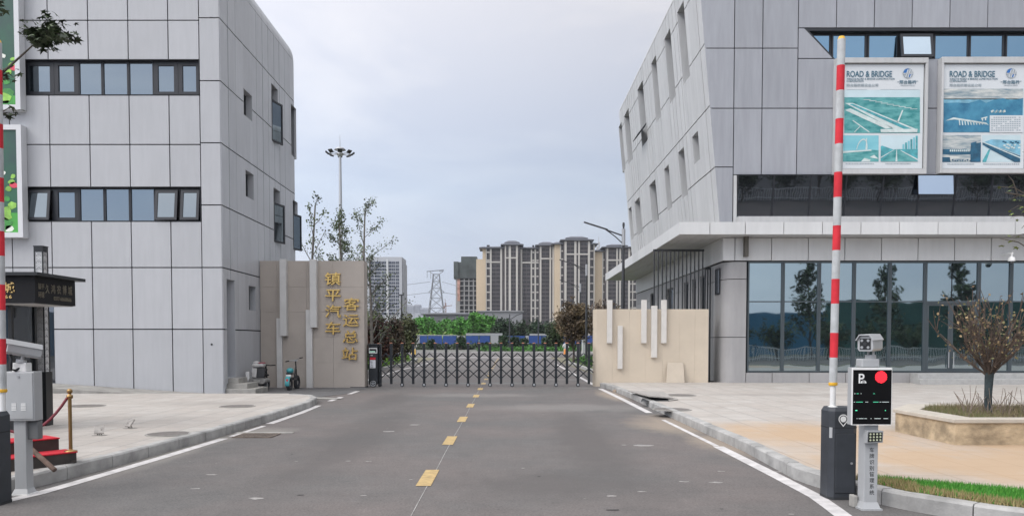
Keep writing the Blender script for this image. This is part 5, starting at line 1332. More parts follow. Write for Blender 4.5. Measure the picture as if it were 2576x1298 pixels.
# red carpet steps, stanchions, rope
redc = mat('red_carpet', (.50, .015, .03), .95, 0, .15, 30); dk = mat('dark_step_wood', (.045, .038, .034), .7, 0, .2, 6)
b0 = G(75, 1180, KH); b1 = G(193, 1166, KH); d = (b1 - b0).normalized(); nrm = V((-d.y, d.x, 0))
L0 = b1 + d * .0; t = thing('red_steps', 'two step dark platform covered with red carpet beside the grey equipment box', 'steps', b0)
def stepbox(o, l, dep, z0, z1):
    o = V(o); MB().prism([o, o + d * l, o + d * l + nrm * dep, o + nrm * dep], (0, 0, z1 - z0 - .012)).build('step', dk, t)
    p = o + V((0, 0, z1 - z0 - .010)); MB().prism([p - nrm * .01 - d * .0, p + d * (l + .01) - nrm * .01, p + d * (l + .01) + nrm * dep, p + nrm * dep], (0, 0, .014)).build('carpet', redc, t)
s0 = b1 - d * 1.3
stepbox(s0, 1.3, .34, KH, KH + .15)
s1 = s0 + nrm * .342; stepbox(s1, 1.3 - .06, .42, KH, KH + .30)
MB().box(b1.x - .06, b1.x + .0, b1.y - .06, b1.y + .0, KH, KH + .05).build('foot', dk, t)
sp0 = G(178, 1135, KH + .15)
def stanchion(p, h, label):
    t = thing('rope_stanchion', label, 'stanchion', p, 'brass rope stanchions')
    MB().lathe(p, [(.075, .0), (.075, .01), (.03, .02), (.021, .03)], 16).build('base', M['brass'], t)
    MB().lathe(p, [(.021, .03), (.021, h - .12)], 12).build('pole', M['brass'], t)
    MB().lathe(p, [(.021, h - .12), (.036, h - .115), (.036, h - .075), (.018, h - .07), (.018, h - .055)], 14).ball(p + V((0, 0, h - .028)), .034).build('finial', M['brass'], t)
hst = P(178, 978, sp0.y).z - sp0.z
stanchion(sp0, hst, 'brass rope stanchion standing on the lower red carpet step')
sp1 = V((sp0.x - .85, sp0.y - .35, KH)); stanchion(sp1, hst, 'brass rope stanchion half hidden behind the grey equipment box')
A3, B3 = sp0 + V((-.03, 0, hst - .11)), sp1 + V((.03, 0, hst - .11))
rope = [A3.lerp(B3, k / 14) + V((0, 0, -.33 * (1 - (2 * k / 14 - 1) ** 2))) for k in range(15)]
tag(MB().tube(rope, .017, 8).build('rope', mat('wine_red_rope', (.20, .045, .06), .8, 0, .2, 60)), 'wine red rope sagging between the brass stanchions', 'rope')
pa, pb = z2c(132, 985, 9.0), G(138, 1182, KH + .03)
tag(MB().tube([pa, pb], .028, 8).build('pipe', mat('rusty_brown_pipe', (.13, .085, .065), .8, 0, .3, 10)), 'rusty brown pipe leaning across the red carpet steps', 'pipe')

# ================================================================== SCOOTERS
def ebike(c, label, hue):
    x, y = c[0], c[1]; z = lambda h: h
    t = thing('electric_scooter', label, 'scooter', c)
    p = lambda a, b, h: V((x + a, y + b, h))
    def wheel(b):
        w = MB(); ring = [p(0, b + .20 * math.cos(R(18 * k)), .225 + .20 * math.sin(R(18 * k))) for k in range(21)]
        w.tube(ring, .068, 8, caps=False); o = w.build('wheel', M['joint'], t)
        h = MB(); h.tube([p(-.03, b, .225), p(.03, b, .225)], .07, 12)
        for k in range(5): h.bar(p(0, b, .225), p(0, b + .17 * math.cos(R(72 * k)), .225 + .17 * math.sin(R(72 * k))), .02)
        h.build('rim', M['steel'], o)
    wheel(0); wheel(.95)
    teal = mat('teal_paint', hue, .35)
    fr_ = MB(); fr_.tube([p(0, 0, .25), p(0, .2, .42), p(0, .62, .40), p(0, .84, .78)], .03, 8); fr_.tube([p(0, .95, .23), p(0, .84, .80), p(0, .80, .98)], .022, 8); fr_.box(x - .09, x + .09, y + .25, y + .62, .34, .40); fr_.build('frame', M['black'], t)
    MB().ball(p(0, .10, .67), (.125, .15, .10), 14, 8).build('saddle', teal, t)
    MB().box(x - .10, x + .10, y - .02, y + .2, .53, .60).tube([p(0, .12, .4), p(0, .12, .56)], .025, 8).build('seat_base', M['black'], t)
    pl = MB(); pl.obox(p(.0, -.10, .485), V((.085, 0, 0)), V((0, .004, .002)), V((0, 0, .055))); pl.build('number_plate', M['white'], t)
    fd = MB()
    for k in range(7):
        a0, a1 = R(95 + 14 * k), R(95 + 14 * (k + 1)); q = lambda a, s: p(s, .275 * math.cos(a) * 1.0, .225 + .275 * math.sin(a))
        fd.hexa([q(a0, -.075), q(a0, .075), q(a1, .075), q(a1, -.075)], [q(a0, -.075) + V((0, -.008, .008)), q(a0, .075) + V((0, -.008, .008)), q(a1, .075) + V((0, -.008, .008)), q(a1, -.075) + V((0, -.008, .008))])
    fd.build('mudguard', teal, t)
    MB().box(x - .03, x + .03, y - .27, y - .25, .33, .40).build('tail_light', M['red'], t)
    hb = MB(); hb.tube([p(-.20, .70, .99), p(-.08, .80, 1.0), p(.05, .80, 1.03), p(.17, .72, 1.09)], .013, 8); hb.box(x - .05, x + .06, y + .77, y + .83, .98, 1.03); ho = hb.build('handlebar', M['steel'], t)
    MB().tube([p(-.20, .70, .99), p(-.30, .62, .965)], .02, 8).build('grip', M['black'], ho); MB().tube([p(.17, .72, 1.09), p(.29, .64, 1.105)], .02, 8).build('grip', M['black'], ho)
    MB().tube([p(-.02, .35, .36), p(-.13, .32, .02)], .012, 6).build('kickstand', M['black'], t)
    return t
sc0 = P(728, 983, 26.4); sc0.z = .008
ebike(sc0, 'small teal electric scooter parked before the taupe sign wall', (.06, .30, .33))

tc_ = P(654, 984, 26.2); x, y = tc_.x, 26.0
t = thing('motor_tricycle', 'small worn grey motor tricycle parked by the concrete door steps', 'tricycle', (x, y, .008))
p = lambda a, b, h: V((x + a, y + b, h))
for wx_, wy_, r in ((-.24, .15, .20), (.24, .15, .20), (0, 1.0, .19)):
    w = MB(); w.tube([p(wx_ + .0, wy_ + (r - .05) * math.cos(R(20 * k)), r + (r - .05) * math.sin(R(20 * k))) for k in range(19)], .05, 8, caps=False); wo = w.build('wheel', M['joint'], t)
    MB().tube([p(wx_ - .03, wy_, r), p(wx_ + .03, wy_, r)], .08, 12).build('rim', M['steel'], wo)
gb_ = mat('worn_grey_plastic', (.23, .225, .215), .5, 0, .25, 8); wb_ = mat('worn_white_plastic', (.50, .49, .48), .5, 0, .15, 8)
MB().tube([p(-.24, .15, .2), p(.24, .15, .2)], .03, 8).box(x - .10, x + .10, y + .1, y + 1.0, .26, .32).tube([p(0, 1.0, .2), p(0, .85, .85)], .03, 8).build('frame', M['black'], t)
bm_ = MB(); bm_.prism([p(-.30, -.08, .30), p(-.20, -.12, .24), p(.20, -.12, .24), p(.30, -.08, .30), p(.30, -.08, .40), p(.16, -.10, .44), p(-.16, -.10, .44), p(-.28, -.08, .42)], (0, .45, 0)); bm_.build('rear_fairing', gb_, t, bevel=.03)
MB().box(x - .11, x + .11, y - .13, y - .10, .28, .38).build('tail_panel', mat('tail_panel_grey', (.33, .32, .30), .5), t, bevel=.01)
bm_ = MB(); bm_.prism([p(-.21, .0, .44), p(.21, .0, .44), p(.23, .0, .62), p(.18, .06, .80), p(-.18, .06, .80), p(-.22, .0, .62)], (0, .20, 0)); bm_.build('seat_back', mat('black_vinyl', (.03, .03, .033), .5), t, bevel=.03)
bm_ = MB(); bm_.hexa([p(-.19, -.04, .47), p(-.05, -.05, .46), p(-.05, -.0, .46), p(-.19, .0, .47)], [p(-.19, -.02, .78), p(-.02, -.03, .77), p(-.02, .0, .77), p(-.19, .0, .78)]); bm_.build('white_bag', wb_, t, bevel=.01)
MB().box(x - .21, x + .19, y + .02, y + .26, .82, .92).build('cushion', wb_, t, bevel=.03)
MB().ball(p(-.09, .14, .95), (.11, .10, .06)).build('bundle', wb_, t)
MB().box(x + .0, x + .2, y + .05, y + .22, .925, .965).build('red_cloth', mat('faded_red_cloth', (.35, .10, .12), .8), t, bevel=.015)
MB().obox(p(-.345, .02, .50), V((.055, 0, .01)), V((0, .06, 0)), V((-.012, 0, .15))).build('side_panel', M['white'], t, bevel=.02)
MB().tube([p(-.40, .62, .86), p(-.2, .74, .84), p(0, .82, .86), p(.2, .74, .84), p(.40, .62, .86)], .018, 8).build('handlebar', M['black'], t)
MB().tube([p(.27, .08, .55), p(.34, .05, .54)], .03, 8).tube([p(.22, .1, .62), p(.30, .06, .74)], .02, 8).build('lever', M['black'], t)
MB().box(x - .16, x + .14, y - .10, y + .3, .012, .05).build('rag', mat('dusty_rag', (.24, .23, .20), .9, 0, .3, 10), t, bevel=.015)
# ================================================================== VEGETATION
def leafmats(base, var=.45):
    r, g, b = base
    return [mat('leaf', base, .6, spec=.3), mat('leaf_light', (min(1, r * (1 + var)), min(1, g * (1 + var)), b * (1 + var * .6)), .6, spec=.3), mat('leaf_dark', (r * .55, g * .55, b * .6), .65, spec=.3)]
def add_leaf(mb, p, s, rng, m, droop=.3):
    a = V((rng.gauss(0, 1), rng.gauss(0, 1), rng.gauss(0, 1) - droop)).normalized(); b = a.orthogonal().normalized()
    b = (Matrix.Rotation(rng.uniform(0, 6.28), 3, a) @ b) * s * .36; a = a * s
    mb.face([p, p + a * .45 + b, p + a, p + a * .45 - b], m)
def branchy(rng, p, d, length, r, lvl, maxl, cfg, mb, tips):
    n = 5; pts = [V(p)]; d = V(d).normalized()
    for k in range(n):
        w_ = cfg['wob'] * (.3 if lvl == 0 and maxl == 2 else 1); d = (d + V((rng.gauss(0, w_), rng.gauss(0, w_), rng.gauss(0, w_) + cfg['up']))).normalized()
        pts.append(pts[-1] + d * length / n)
    end = r * (.35 if lvl < maxl else .25)
    rs = [r + (end - r) * k / n for k in range(n + 1)]
    mb.tube(pts, rs, 8 if lvl == 0 else 5, 0, caps=(lvl == 0))
    if lvl >= cfg.get('leaf_from', 1):
        for k in range(1 if lvl == maxl else 2, n + 1): tips.append((pts[k], d, lvl))
    if lvl < maxl:
        nb = cfg['n'][lvl]
        for i in range(nb):
            f = cfg['start'][lvl] + (1 - cfg['start'][lvl]) * (i + rng.uniform(.1, .9)) / nb
            k = min(n - 1, int(f * n)); q = pts[k].lerp(pts[k + 1], f * n - k)
            az = i * 2.4 + rng.uniform(-.5, .5); an = R(cfg['ang'][lvl] + rng.uniform(-9, 9))
            dd = (pts[k + 1] - pts[k]).normalized(); o = Matrix.Rotation(az, 3, dd) @ dd.orthogonal().normalized()
            nd = dd * math.cos(an) + o * math.sin(an)
            taper = cfg.get('taper', .55); ln = length * cfg['len'][lvl] * (1 - taper * (f - cfg['start'][lvl]) / (1 - cfg['start'][lvl] + .01)) * rng.uniform(.75, 1.2)
            branchy(rng, q, nd, ln, rs[k] * cfg.get('rk', .55), lvl + 1, maxl, cfg, mb, tips)
def tree(name, label, cat, base, h, r, cfg, lm, bark, nleaf, ls, seed, group=None, scatter=.18, lean=(0, 0, 1), maxl=2, extra=None):
    rng = random.Random(seed); base = V(base)
    t = thing(name, label, cat, base, group)
    mb = MB(); tips = []
    branchy(rng, base - V((0, 0, .05)), lean, h * cfg.get('trunk', .9), r, 0, maxl, cfg, mb, tips)
    if extra: extra(mb, tips, rng)
    mb.build('trunk', bark, t)
    lb = MB()
    if tips and nleaf:
        for k in range(nleaf):
            p, d, lvl = rng.choice(tips); q = p + V((rng.gauss(0, scatter), rng.gauss(0, scatter), rng.gauss(0, scatter)))
            cl = mn.noise(q * 1.1 + V((seed, 0, 0)))
            m = 1 if cl > .12 else 2 if cl < -.12 else 0
            if rng.random() < .25: m = rng.randrange(3)
            add_leaf(lb, q, ls * rng.uniform(.6, 1.3), rng, m)
        lb.build('crown', lm, t)
    return t
bark = mat('bark_grey_brown', (.085, .07, .058), .9, 0, .3, 9, bump=.5, bscale=30)
barkg = mat('bark_grey', (.17, .155, .14), .9, 0, .3, 9)
young = dict(trunk=1.0, wob=.05, up=.03, n=(20, 5), start=(.12, .2), ang=(48, 40), len=(.36, .42), taper=.75, rk=.4)
sparse = leafmats((.10, .13, .07))
def young_tree(px, pyt, Y, label, nl, seed, ls=.17, cfg=young, lm=sparse, sc=.12):
    p = P(px, pyt, Y); return tree('young_tree', label, 'tree', (p.x, Y, 0), p.z, .11, cfg, lm, barkg, int(nl * 1.7), ls * .72, seed, 'young trees behind the sign wall', sc)
young_tree(776, 512, 40, 'thin leafed young tree rising between the white building and the sign wall', 420, 3, cfg=dict(young, n=(16, 5), ang=(40, 40), len=(.30, .4)))
young_tree(868, 545, 43, 'denser young tree rising behind the middle of the sign wall', 1400, 5, .17, cfg=dict(young, n=(22, 5), ang=(44, 40), len=(.24, .42)))
young_tree(907, 518, 46, 'tall sparse young tree with bare twigs behind the right part of the sign wall', 900, 8, .17, cfg=dict(young, n=(17, 6), ang=(50, 42), len=(.40, .42)))
young_tree(936, 650, 42, 'ragged young tree just right of the sign wall before the pale office tower', 700, 11, .17, cfg=dict(young, n=(16, 6), ang=(55, 45), len=(.40, .45)), lm=leafmats((.075, .10, .06)))

# bushy trees right behind the gate
round_ = dict(trunk=.55, wob=.12, up=.02, n=(9, 7, 5), start=(.30, .25, .2), ang=(38, 42, 45), len=(.95, .55, .5), taper=.35, rk=.5)
redbrown = leafmats((.085, .042, .036)); olive = leafmats((.075, .085, .045)); brown = leafmats((.115, .085, .055))
def bush(px, pt, pb, Y, wpx, label, lm, nl, seed, name='bushy_tree', ls=.22, group=None, z=0, stem=.35):
    top = P(px, pt, Y); h = top.z - z; w = wpx / F * Y
    rng = random.Random(seed); t = thing(name, label, 'tree', (top.x, Y, z), group)
    mb = MB(); tips = []
    cfg = dict(round_); n0 = 6
    for k in range(n0):
        a = 6.283 * k / n0 + rng.uniform(-.3, .3); f = rng.uniform(.25, 1) * w / h * .55
        branchy(rng, (top.x, Y, z + h * stem * (.0 if stem < .2 else .6)), (math.cos(a) * f, math.sin(a) * f, 1), h * (.62 if stem >= .2 else .8) * rng.uniform(.8, 1.05), .05, 1, 3, dict(cfg, n=(0, 6, 4), start=(0, .3, .2), len=(0, .5, .5)), mb, tips)
    if stem >= .2: mb.tube([(top.x, Y, z - .05), (top.x + .03, Y, z + h * stem * .65)], [.10, .07], 8)
    mb.build('trunk', bark, t)
    lb = MB(); c = V((top.x, Y, z + h * (stem + (1 - stem) * .48)))
    ax = (w / 2, w / 2, h * (1 - stem) * .52)
    for k in range(nl):
        while True:
            d = V((rng.uniform(-1, 1), rng.uniform(-1, 1), rng.uniform(-1, 1)))
            if d.length < 1: break
        d = d * (.55 + .45 * rng.random()) if rng.random() < .6 else d
        rad = 1 + .32 * mn.noise(d.normalized() * 1.9 + V((seed, 3, 1)))
        q = c + V((d.x * ax[0] * rad, d.y * ax[1] * rad, d.z * ax[2] * rad))
        if mn.noise(q * 1.6 + V((0, seed, 0))) < -.22: continue
        cl = mn.noise(q * 1.2 + V((seed, 0, 9))); m = 1 if cl > .15 else 2 if cl < -.15 else 0
        if rng.random() < .2: m = rng.randrange(3)
        add_leaf(lb, q, ls * rng.uniform(.6, 1.3), rng, m)
    lb.build('crown', lm, t); return t
bush(948, 792, 900, 45, 66, 'dark reddish brown bushy tree next to the sign wall behind the gate', redbrown, 6500, 21, stem=.12, ls=.17)
bush(987, 797, 905, 50, 58, 'reddish brown bushy tree with pale seed tufts behind the gate', leafmats((.075, .055, .042)), 6000, 22, stem=.2, ls=.17)
bush(1018, 788, 895, 56, 66, 'olive green bushy tree, rightmost of the clump on the left behind the gate', olive, 6500, 23, stem=.22, ls=.18)
bush(935, 780, 850, 75, 70, 'yellow green tree far behind the sign wall', leafmats((.10, .13, .04)), 4000, 24, stem=.2, ls=.25)
bush(1443, 752, 905, 58, 96, 'brown leafed round tree right of the road behind the gate', brown, 9500, 25, stem=.32, ls=.16)
bush(1398, 808, 895, 95, 50, 'dark green small tree left of the brown round tree', leafmats((.04, .06, .03)), 3000, 26, stem=.3, ls=.28)
bush(1513, 755, 880, 62, 70, 'brown tree peeping over the low beige gate wall', leafmats((.13, .095, .07)), 5000, 27, stem=.3, ls=.16)
bush(1548, 762, 880, 70, 60, 'second brown tree peeping over the gate wall beside the near street lamp', leafmats((.12, .09, .06)), 4000, 28, stem=.3, ls=.17)

# bright young trees beyond the hoarding, linked copies of three shapes
bright = leafmats((.070, .21, .035), .45); bright2 = leafmats((.08, .235, .045), .45); dkg = leafmats((.025, .05, .026))
FY = 240
protos = []
rng = random.Random(4)
for k in range(3): protos.append(bush(1050 + 8 * k, 800 - 3 * k, 845, FY + 2 * k, 26, 'bright green young tree in the row beyond the blue hoarding', (bright, bright2, bright)[k], 2600, 40 + k, 'roadside_tree', .75, 'bright green trees beyond the hoarding', stem=.15))
for k in range(34):
    px = 1040 + k * 6.2; Y = FY + rng.uniform(-6, 26); pr = protos[k % 3]
    s = (.92 + .08 * math.sin(k * 1.1) + rng.uniform(-.06, .08)) * (1.18 if px > 1185 else 1.0)
    q = P(px, 860, Y); dup(pr, (q.x, Y, 0), None, rng.uniform(0, 6), s)
pd = []
for k in range(2): pd.append(bush(1260 + 20 * k, 800, 850, 215, 34, 'dark green tree in the row beyond the blue hoarding on the right', dkg, 1500, 50 + k, 'roadside_tree', .75, 'dark green trees beyond the hoarding', stem=.12))
for k in range(14):
    px = 1240 + k * 15 + rng.uniform(-4, 4); Y = 215 + rng.uniform(-4, 20); q = P(px, 860, Y); dup(pd[k % 2], (q.x, Y, 0), None, rng.uniform(0, 6), rng.uniform(.75, 1.0))
for k in range(8):
    px = 905 + k * 20 + rng.uniform(-4, 4); Y = 235; q = P(px, 860, Y); dup(pd[k % 2], (q.x, Y, 0), 'dark green tree beyond the hoarding on the left, behind the bushy trees', rng.uniform(0, 6), rng.uniform(.8, 1.0))
# small trees before the hoarding
pf = bush(1160, 845, 885, 150, 24, 'small dark tree standing in front of the blue hoarding', dkg, 700, 60, 'street_tree', .5, 'small trees before the blue hoarding', stem=.35)
for px, s in ((1085, .8), (1268, 1.1), (1296, 1.0), (1318, .9), (1374, 1.0), (1402, 1.1), (1225, .6)):
    q = P(px, 860, 150); dup(pf, (q.x, 150, 0), None, px, s)
# ground cover and beds
def cover(name, label, pts, n, hgt, s, lm, seed, z=.0):
    rng = random.Random(seed); mb = MB(); xs_ = [p[0] for p in pts]; ys_ = [p[1] for p in pts]; k = 0
    while k < n:
        x, y = rng.uniform(min(xs_), max(xs_)), rng.uniform(min(ys_), max(ys_))
        if not inside(x, y, pts): continue
        k += 1
        hh = hgt * (.55 + .75 * mn.noise(V((x * .7, y * .4, seed)))) * rng.random() ** .5
        cl = mn.noise(V((x * .9, y * .5, seed + 7))); m = 1 if cl > .1 else 2 if cl < -.2 else 0
        if rng.random() < .2: m = rng.randrange(3)
        add_leaf(mb, V((x, y, z + max(.02, hh))), s * rng.uniform(.6, 1.2), rng, m, 0)
    o = mb.build(name, lm); o['kind'] = 'stuff'; o['label'] = label; return o
limeg = leafmats((.10, .20, .025), .4)
bedL = [(-30, 31), (-7.35, 31), (-7.45, 45), (-7.5, 60), (-8.6, 72), (-12, 78), (-30, 79)]
bedR = [(4.6, 31), (4.7, 45), (4.8, 60), (5.6, 72), (8, 78), (40, 79), (40, 49), (6, 49), (5.9, 31)]
struct('planting_bed', MB().prism([(x, y, -.01) for x, y in bedL], (0, 0, .13)), lawn)
struct('planting_bed', MB().prism([(x, y, -.01) for x, y in bedR], (0, 0, .13)), lawn)
kerb('kerb', [(-7.2, 30), (-7.3, 45), (-7.35, 60), (-8.4, 72.3), (-12, 78.3), (-30, 79.2)], 1); kerb('kerb', [(4.45, 30), (4.55, 45), (4.65, 60), (5.4, 72.3), (8, 78.3), (40, 79.2)], -1)
cover('ground_cover', 'yellow green low shrubs in the left bed behind the gate', [(-12, 40), (-7.7, 42), (-7.9, 62), (-9, 70), (-13, 72)], 9000, .75, .16, limeg, 3, .12)
cover('ground_cover', 'dark green low planting along the left bed kerb', [(-14, 32), (-7.5, 32), (-7.6, 44), (-14, 44)], 6000, .45, .14, leafmats((.05, .09, .03)), 4, .12)
cover('ground_cover', 'green low shrubs in the right bed behind the gate', [(5.0, 36), (5.9, 36), (6.5, 50), (14, 52), (12, 76), (8, 75), (5.2, 60)], 8000, .5, .18, leafmats((.05, .13, .025), .4), 5, .12)
# far side of the cross street
struct('far_verge', MB().box(-160, 160, 118, 189, -.3, .14), mat('far_verge', (.13, .13, .115), .9, 0, .25, .25))
struct('kerb', MB().box(-160, 160, 117.7, 118, -.1, .2), kerbm)
cover('ground_cover', 'clipped dark shrubs along the far side of the cross street', [(-40, 150), (50, 150), (50, 184), (-40, 184)], 16000, 1.15, .7, leafmats((.035, .055, .03)), 6, .14)
cover('ground_cover', 'bright green strip of low shrubs beyond the cross street', [(-5, 124), (18, 124), (18, 140), (-5, 140)], 6000, .8, .4, leafmats((.05, .14, .03)), 9, .14)
cover('ground_cover', 'pale yellow green weeds above the left part of the hoarding', [(-34, 196), (-8, 196), (-8, 222), (-34, 222)], 7000, 3.8, 1.0, leafmats((.15, .21, .06)), 8, .14)
# hoarding
hy = 190
hb_ = [mat('hoarding_blue', (.015, .055, .22), .5, 0, .08, .3), mat('hoarding_frame_grey', (.30, .31, .32), .7), mat('hoarding_wall', (.26, .25, .23), .9, 0, .15, .5)]
t = thing('hoarding', 'long blue construction hoarding on a low grey wall across the street behind the gate', 'hoarding', (15, hy, .14))
hx = lambda px: P(px, 855, hy).x
hz_ = lambda py: P(1250, py, hy).z
MB().box(hx(900), hx(1720), hy, hy + .4, .1, hz_(867.5)).build('base_wall', hb_[2], t)
segs = [(905, 1046), (1052, 1075), (1077, 1112), (1114, 1148), (1172, 1204), (1206, 1232), (1262, 1290), (1292, 1320), (1330, 1362), (1364, 1382), (1394, 1425), (1427, 1470), (1474, 1560)]
for a, b in segs: MB().box(hx(a), hx(b), hy - .02, hy + .06, hz_(867), hz_(844.5)).build('panel', hb_[0], t)
for a in (1048, 1150, 1234, 1322, 1384): MB().box(hx(a), hx(a + (20 if a in (1150, 1234) else 8)), hy - .10, hy + .2, hz_(866), hz_(844)).build('panel_post', hb_[1], t)
MB().box(hx(1049), hx(1150), hy - .04, hy + .1, hz_(843.8), hz_(842)).box(hx(1172), hx(1264), hy - .04, hy + .1, hz_(843.8), hz_(838)).box(hx(1332), hx(1390), hy - .04, hy + .1, hz_(843.8), hz_(839)).build('coping', hb_[1], t)

# planter with low tree
gold_stone = mat('split_face_stone', (.40, .315, .21), .9, 0, .35, 3.5, bump=1.0, bscale=12, stretch=(1, 1, 1.6)); cap_ = mat('planter_cap_stone', (.47, .43, .37), .75, 0, .08, 4)
A0 = G(2403, 1119, KH); B0 = G(2260, 1087, KH)
px0, py0 = A0.x, A0.y
out = [(px0, py0), (px0 + 3.1, py0), (px0 + 3.7, py0 + .9), (px0 + 3.7, py0 + 2.0), (px0 + 3.1, py0 + 2.75), (px0 + .75, py0 + 2.75), (B0.x + .02, B0.y + .15), (B0.x, B0.y)]
t = thing('stone_planter', 'low golden stone planter with pale coping on the right pavement', 'planter', (px0 + 1.8, py0 + 1.3, KH))
cxp, cyp = px0 + 1.85, py0 + 1.37
sc_pl = lambda s: [(cxp + (x - cxp) * s, cyp + (y - cyp) * s) for x, y in out]
def ringp(mb, so, si, z0, z1):
    a, b = sc_pl(so), sc_pl(si)
    for i in range(len(a)):
        j = (i + 1) % len(a); mb.hexa([(*a[i], z0), (*a[j], z0), (*b[j], z0), (*b[i], z0)], [(*a[i], z1), (*a[j], z1), (*b[j], z1), (*b[i], z1)])
    return mb
ringp(MB(), 1, .88, KH - .01, KH + .32).build('wall', gold_stone, t)
ringp(MB(), 1.02, .80, KH + .322, KH + .38).build('coping', cap_, t, bevel=.008)
MB().prism([(x, y, KH + .30) for x, y in sc_pl(.81)], (0, 0, .05)).build('soil', mat('planter_soil', (.12, .10, .07), .95, 0, .3, 6), t)
inn = sc_pl(.79)
straw = [mat('dry_grass', (.26, .21, .12), .8), mat('dry_grass_green', (.16, .17, .07), .8), mat('dry_grass_dark', (.12, .10, .06), .8)]
rng = random.Random(9); mb = MB(); k = 0
while k < 5200:
    x, y = rng.uniform(px0, px0 + 3.7), rng.uniform(py0, py0 + 2.8)
    if not inside(x, y, inn): continue
    k += 1; h = rng.uniform(.04, .13); lx, ly = rng.gauss(0, .03), rng.gauss(0, .03)
    mb.face([(x - .004, y, KH + .345), (x + .004, y, KH + .345), (x + lx, y + ly, KH + .35 + h)], rng.choice((0, 0, 0, 1, 2)) if x > px0 + .9 else rng.choice((0, 1, 1)))
o = mb.build('dry_grass', straw); o['kind'] = 'stuff'; o['label'] = 'dry straw coloured grass in the stone planter'
twm = mat('twig', (.19, .15, .12), .9); pl_leaf = leafmats((.11, .13, .07))
def sprig(c, label, seed, leaves):
    rng = random.Random(seed); t = thing('bare_shrub', label, 'shrub', c, 'twiggy shrubs in the planter'); mb = MB(); lb = MB()
    for k in range(6):
        d = V((rng.gauss(0, .28), rng.gauss(0, .25), 1)).normalized(); l = rng.uniform(.2, .46); p = V(c) + V((rng.gauss(0, .035), rng.gauss(0, .035), -.02)); q = p + d * l * .6; r = q + (d + V((rng.gauss(0, .25), 0, 0))).normalized() * l * .5
        mb.tube([p, q, r], [.006, .005, .004], 4)
        for j in range(leaves): add_leaf(lb, q.lerp(r, rng.random()) + V((rng.gauss(0, .02), 0, 0)), .045, rng, rng.randrange(3))
    mb.build('stems', twm, t)
    if leaves: lb.build('leaves', pl_leaf, t)
for k in range(22):
    x = px0 + .62 + k * .118; sprig((x, py0 + .75 + .45 * ((k * 7) % 5) / 5, KH + .345), ('leafless twiggy shrub in the stone planter left of the low tree' if k < 12 else 'twiggy shrub with small green leaves in the stone planter right of the low tree'), 70 + k, 0 if k < 12 else 5)
tp = P(2487, 1034, 12.45)
def vase(mb, tips, rng):
    base = V((tp.x, 12.45, KH + .33)); crown = base + V((.0, 0, .66))
    mb.tube([base - V((0, 0, .1)), base + V((-.015, 0, .3)), crown + V((.0, 0, .02))], [.062, .055, .066], 10, 1)
    for k in range(36):
        a = k * 2.4; f = rng.uniform(.12, 1.35)
        d = V((math.cos(a) * f, math.sin(a) * f, rng.uniform(.75, 1.15))).normalized(); p = crown + V((math.cos(a) * .04, math.sin(a) * .04, rng.uniform(-.04, .06))); pts = [p]; l = rng.uniform(.85, 1.42)
        for q in range(5):
            d = (d + V((rng.gauss(0, .12), rng.gauss(0, .12), .06 + rng.gauss(0, .05)))).normalized(); pts.append(pts[-1] + d * l / 5)
        mb.tube(pts, [.017, .013, .011, .009, .007, .005], 6)
        for q in range(2, 6): tips.append((pts[q], d, 1))
        for q in range(5):
            s = pts[rng.randrange(1, 5)]; e = (d + V((rng.gauss(0, .5), rng.gauss(0, .5), rng.gauss(0, .3)))).normalized(); l2 = rng.uniform(.15, .5); mb.tube([s, s + e * l2 * .5, s + (e + V((0, 0, .15))).normalized() * l2], [.008, .006, .003], 4); tips.append((s + e * l2, e, 2)); tips.append((s + e * l2 * .6, e, 2))
t = thing('low_tree', 'low vase shaped tree with bare branches and few dry leaves in the planter', 'tree', (tp.x, 12.45, KH + .33))
mb = MB(); tips = []; rng = random.Random(12); vase(mb, tips, rng); mb.build('trunk', [mat('twig_bark', (.085, .062, .050), .9, 0, .3, 14), mat('wrapped_trunk', (.035, .05, .055), .85, 0, .4, 9)], t)
lb = MB(); dry = [mat('leaf_dry', (.30, .22, .12), .8), mat('leaf_olive', (.16, .16, .07), .7), mat('leaf_brown', (.12, .08, .05), .8)]
for k in range(620):
    p, d, l = rng.choice(tips); add_leaf(lb, p + V((rng.gauss(0, .03), rng.gauss(0, .03), rng.gauss(0, .03))), rng.uniform(.03, .065), rng, rng.choice((0, 0, 1, 1, 2)), .6)
lb.build('crown', dry, t)

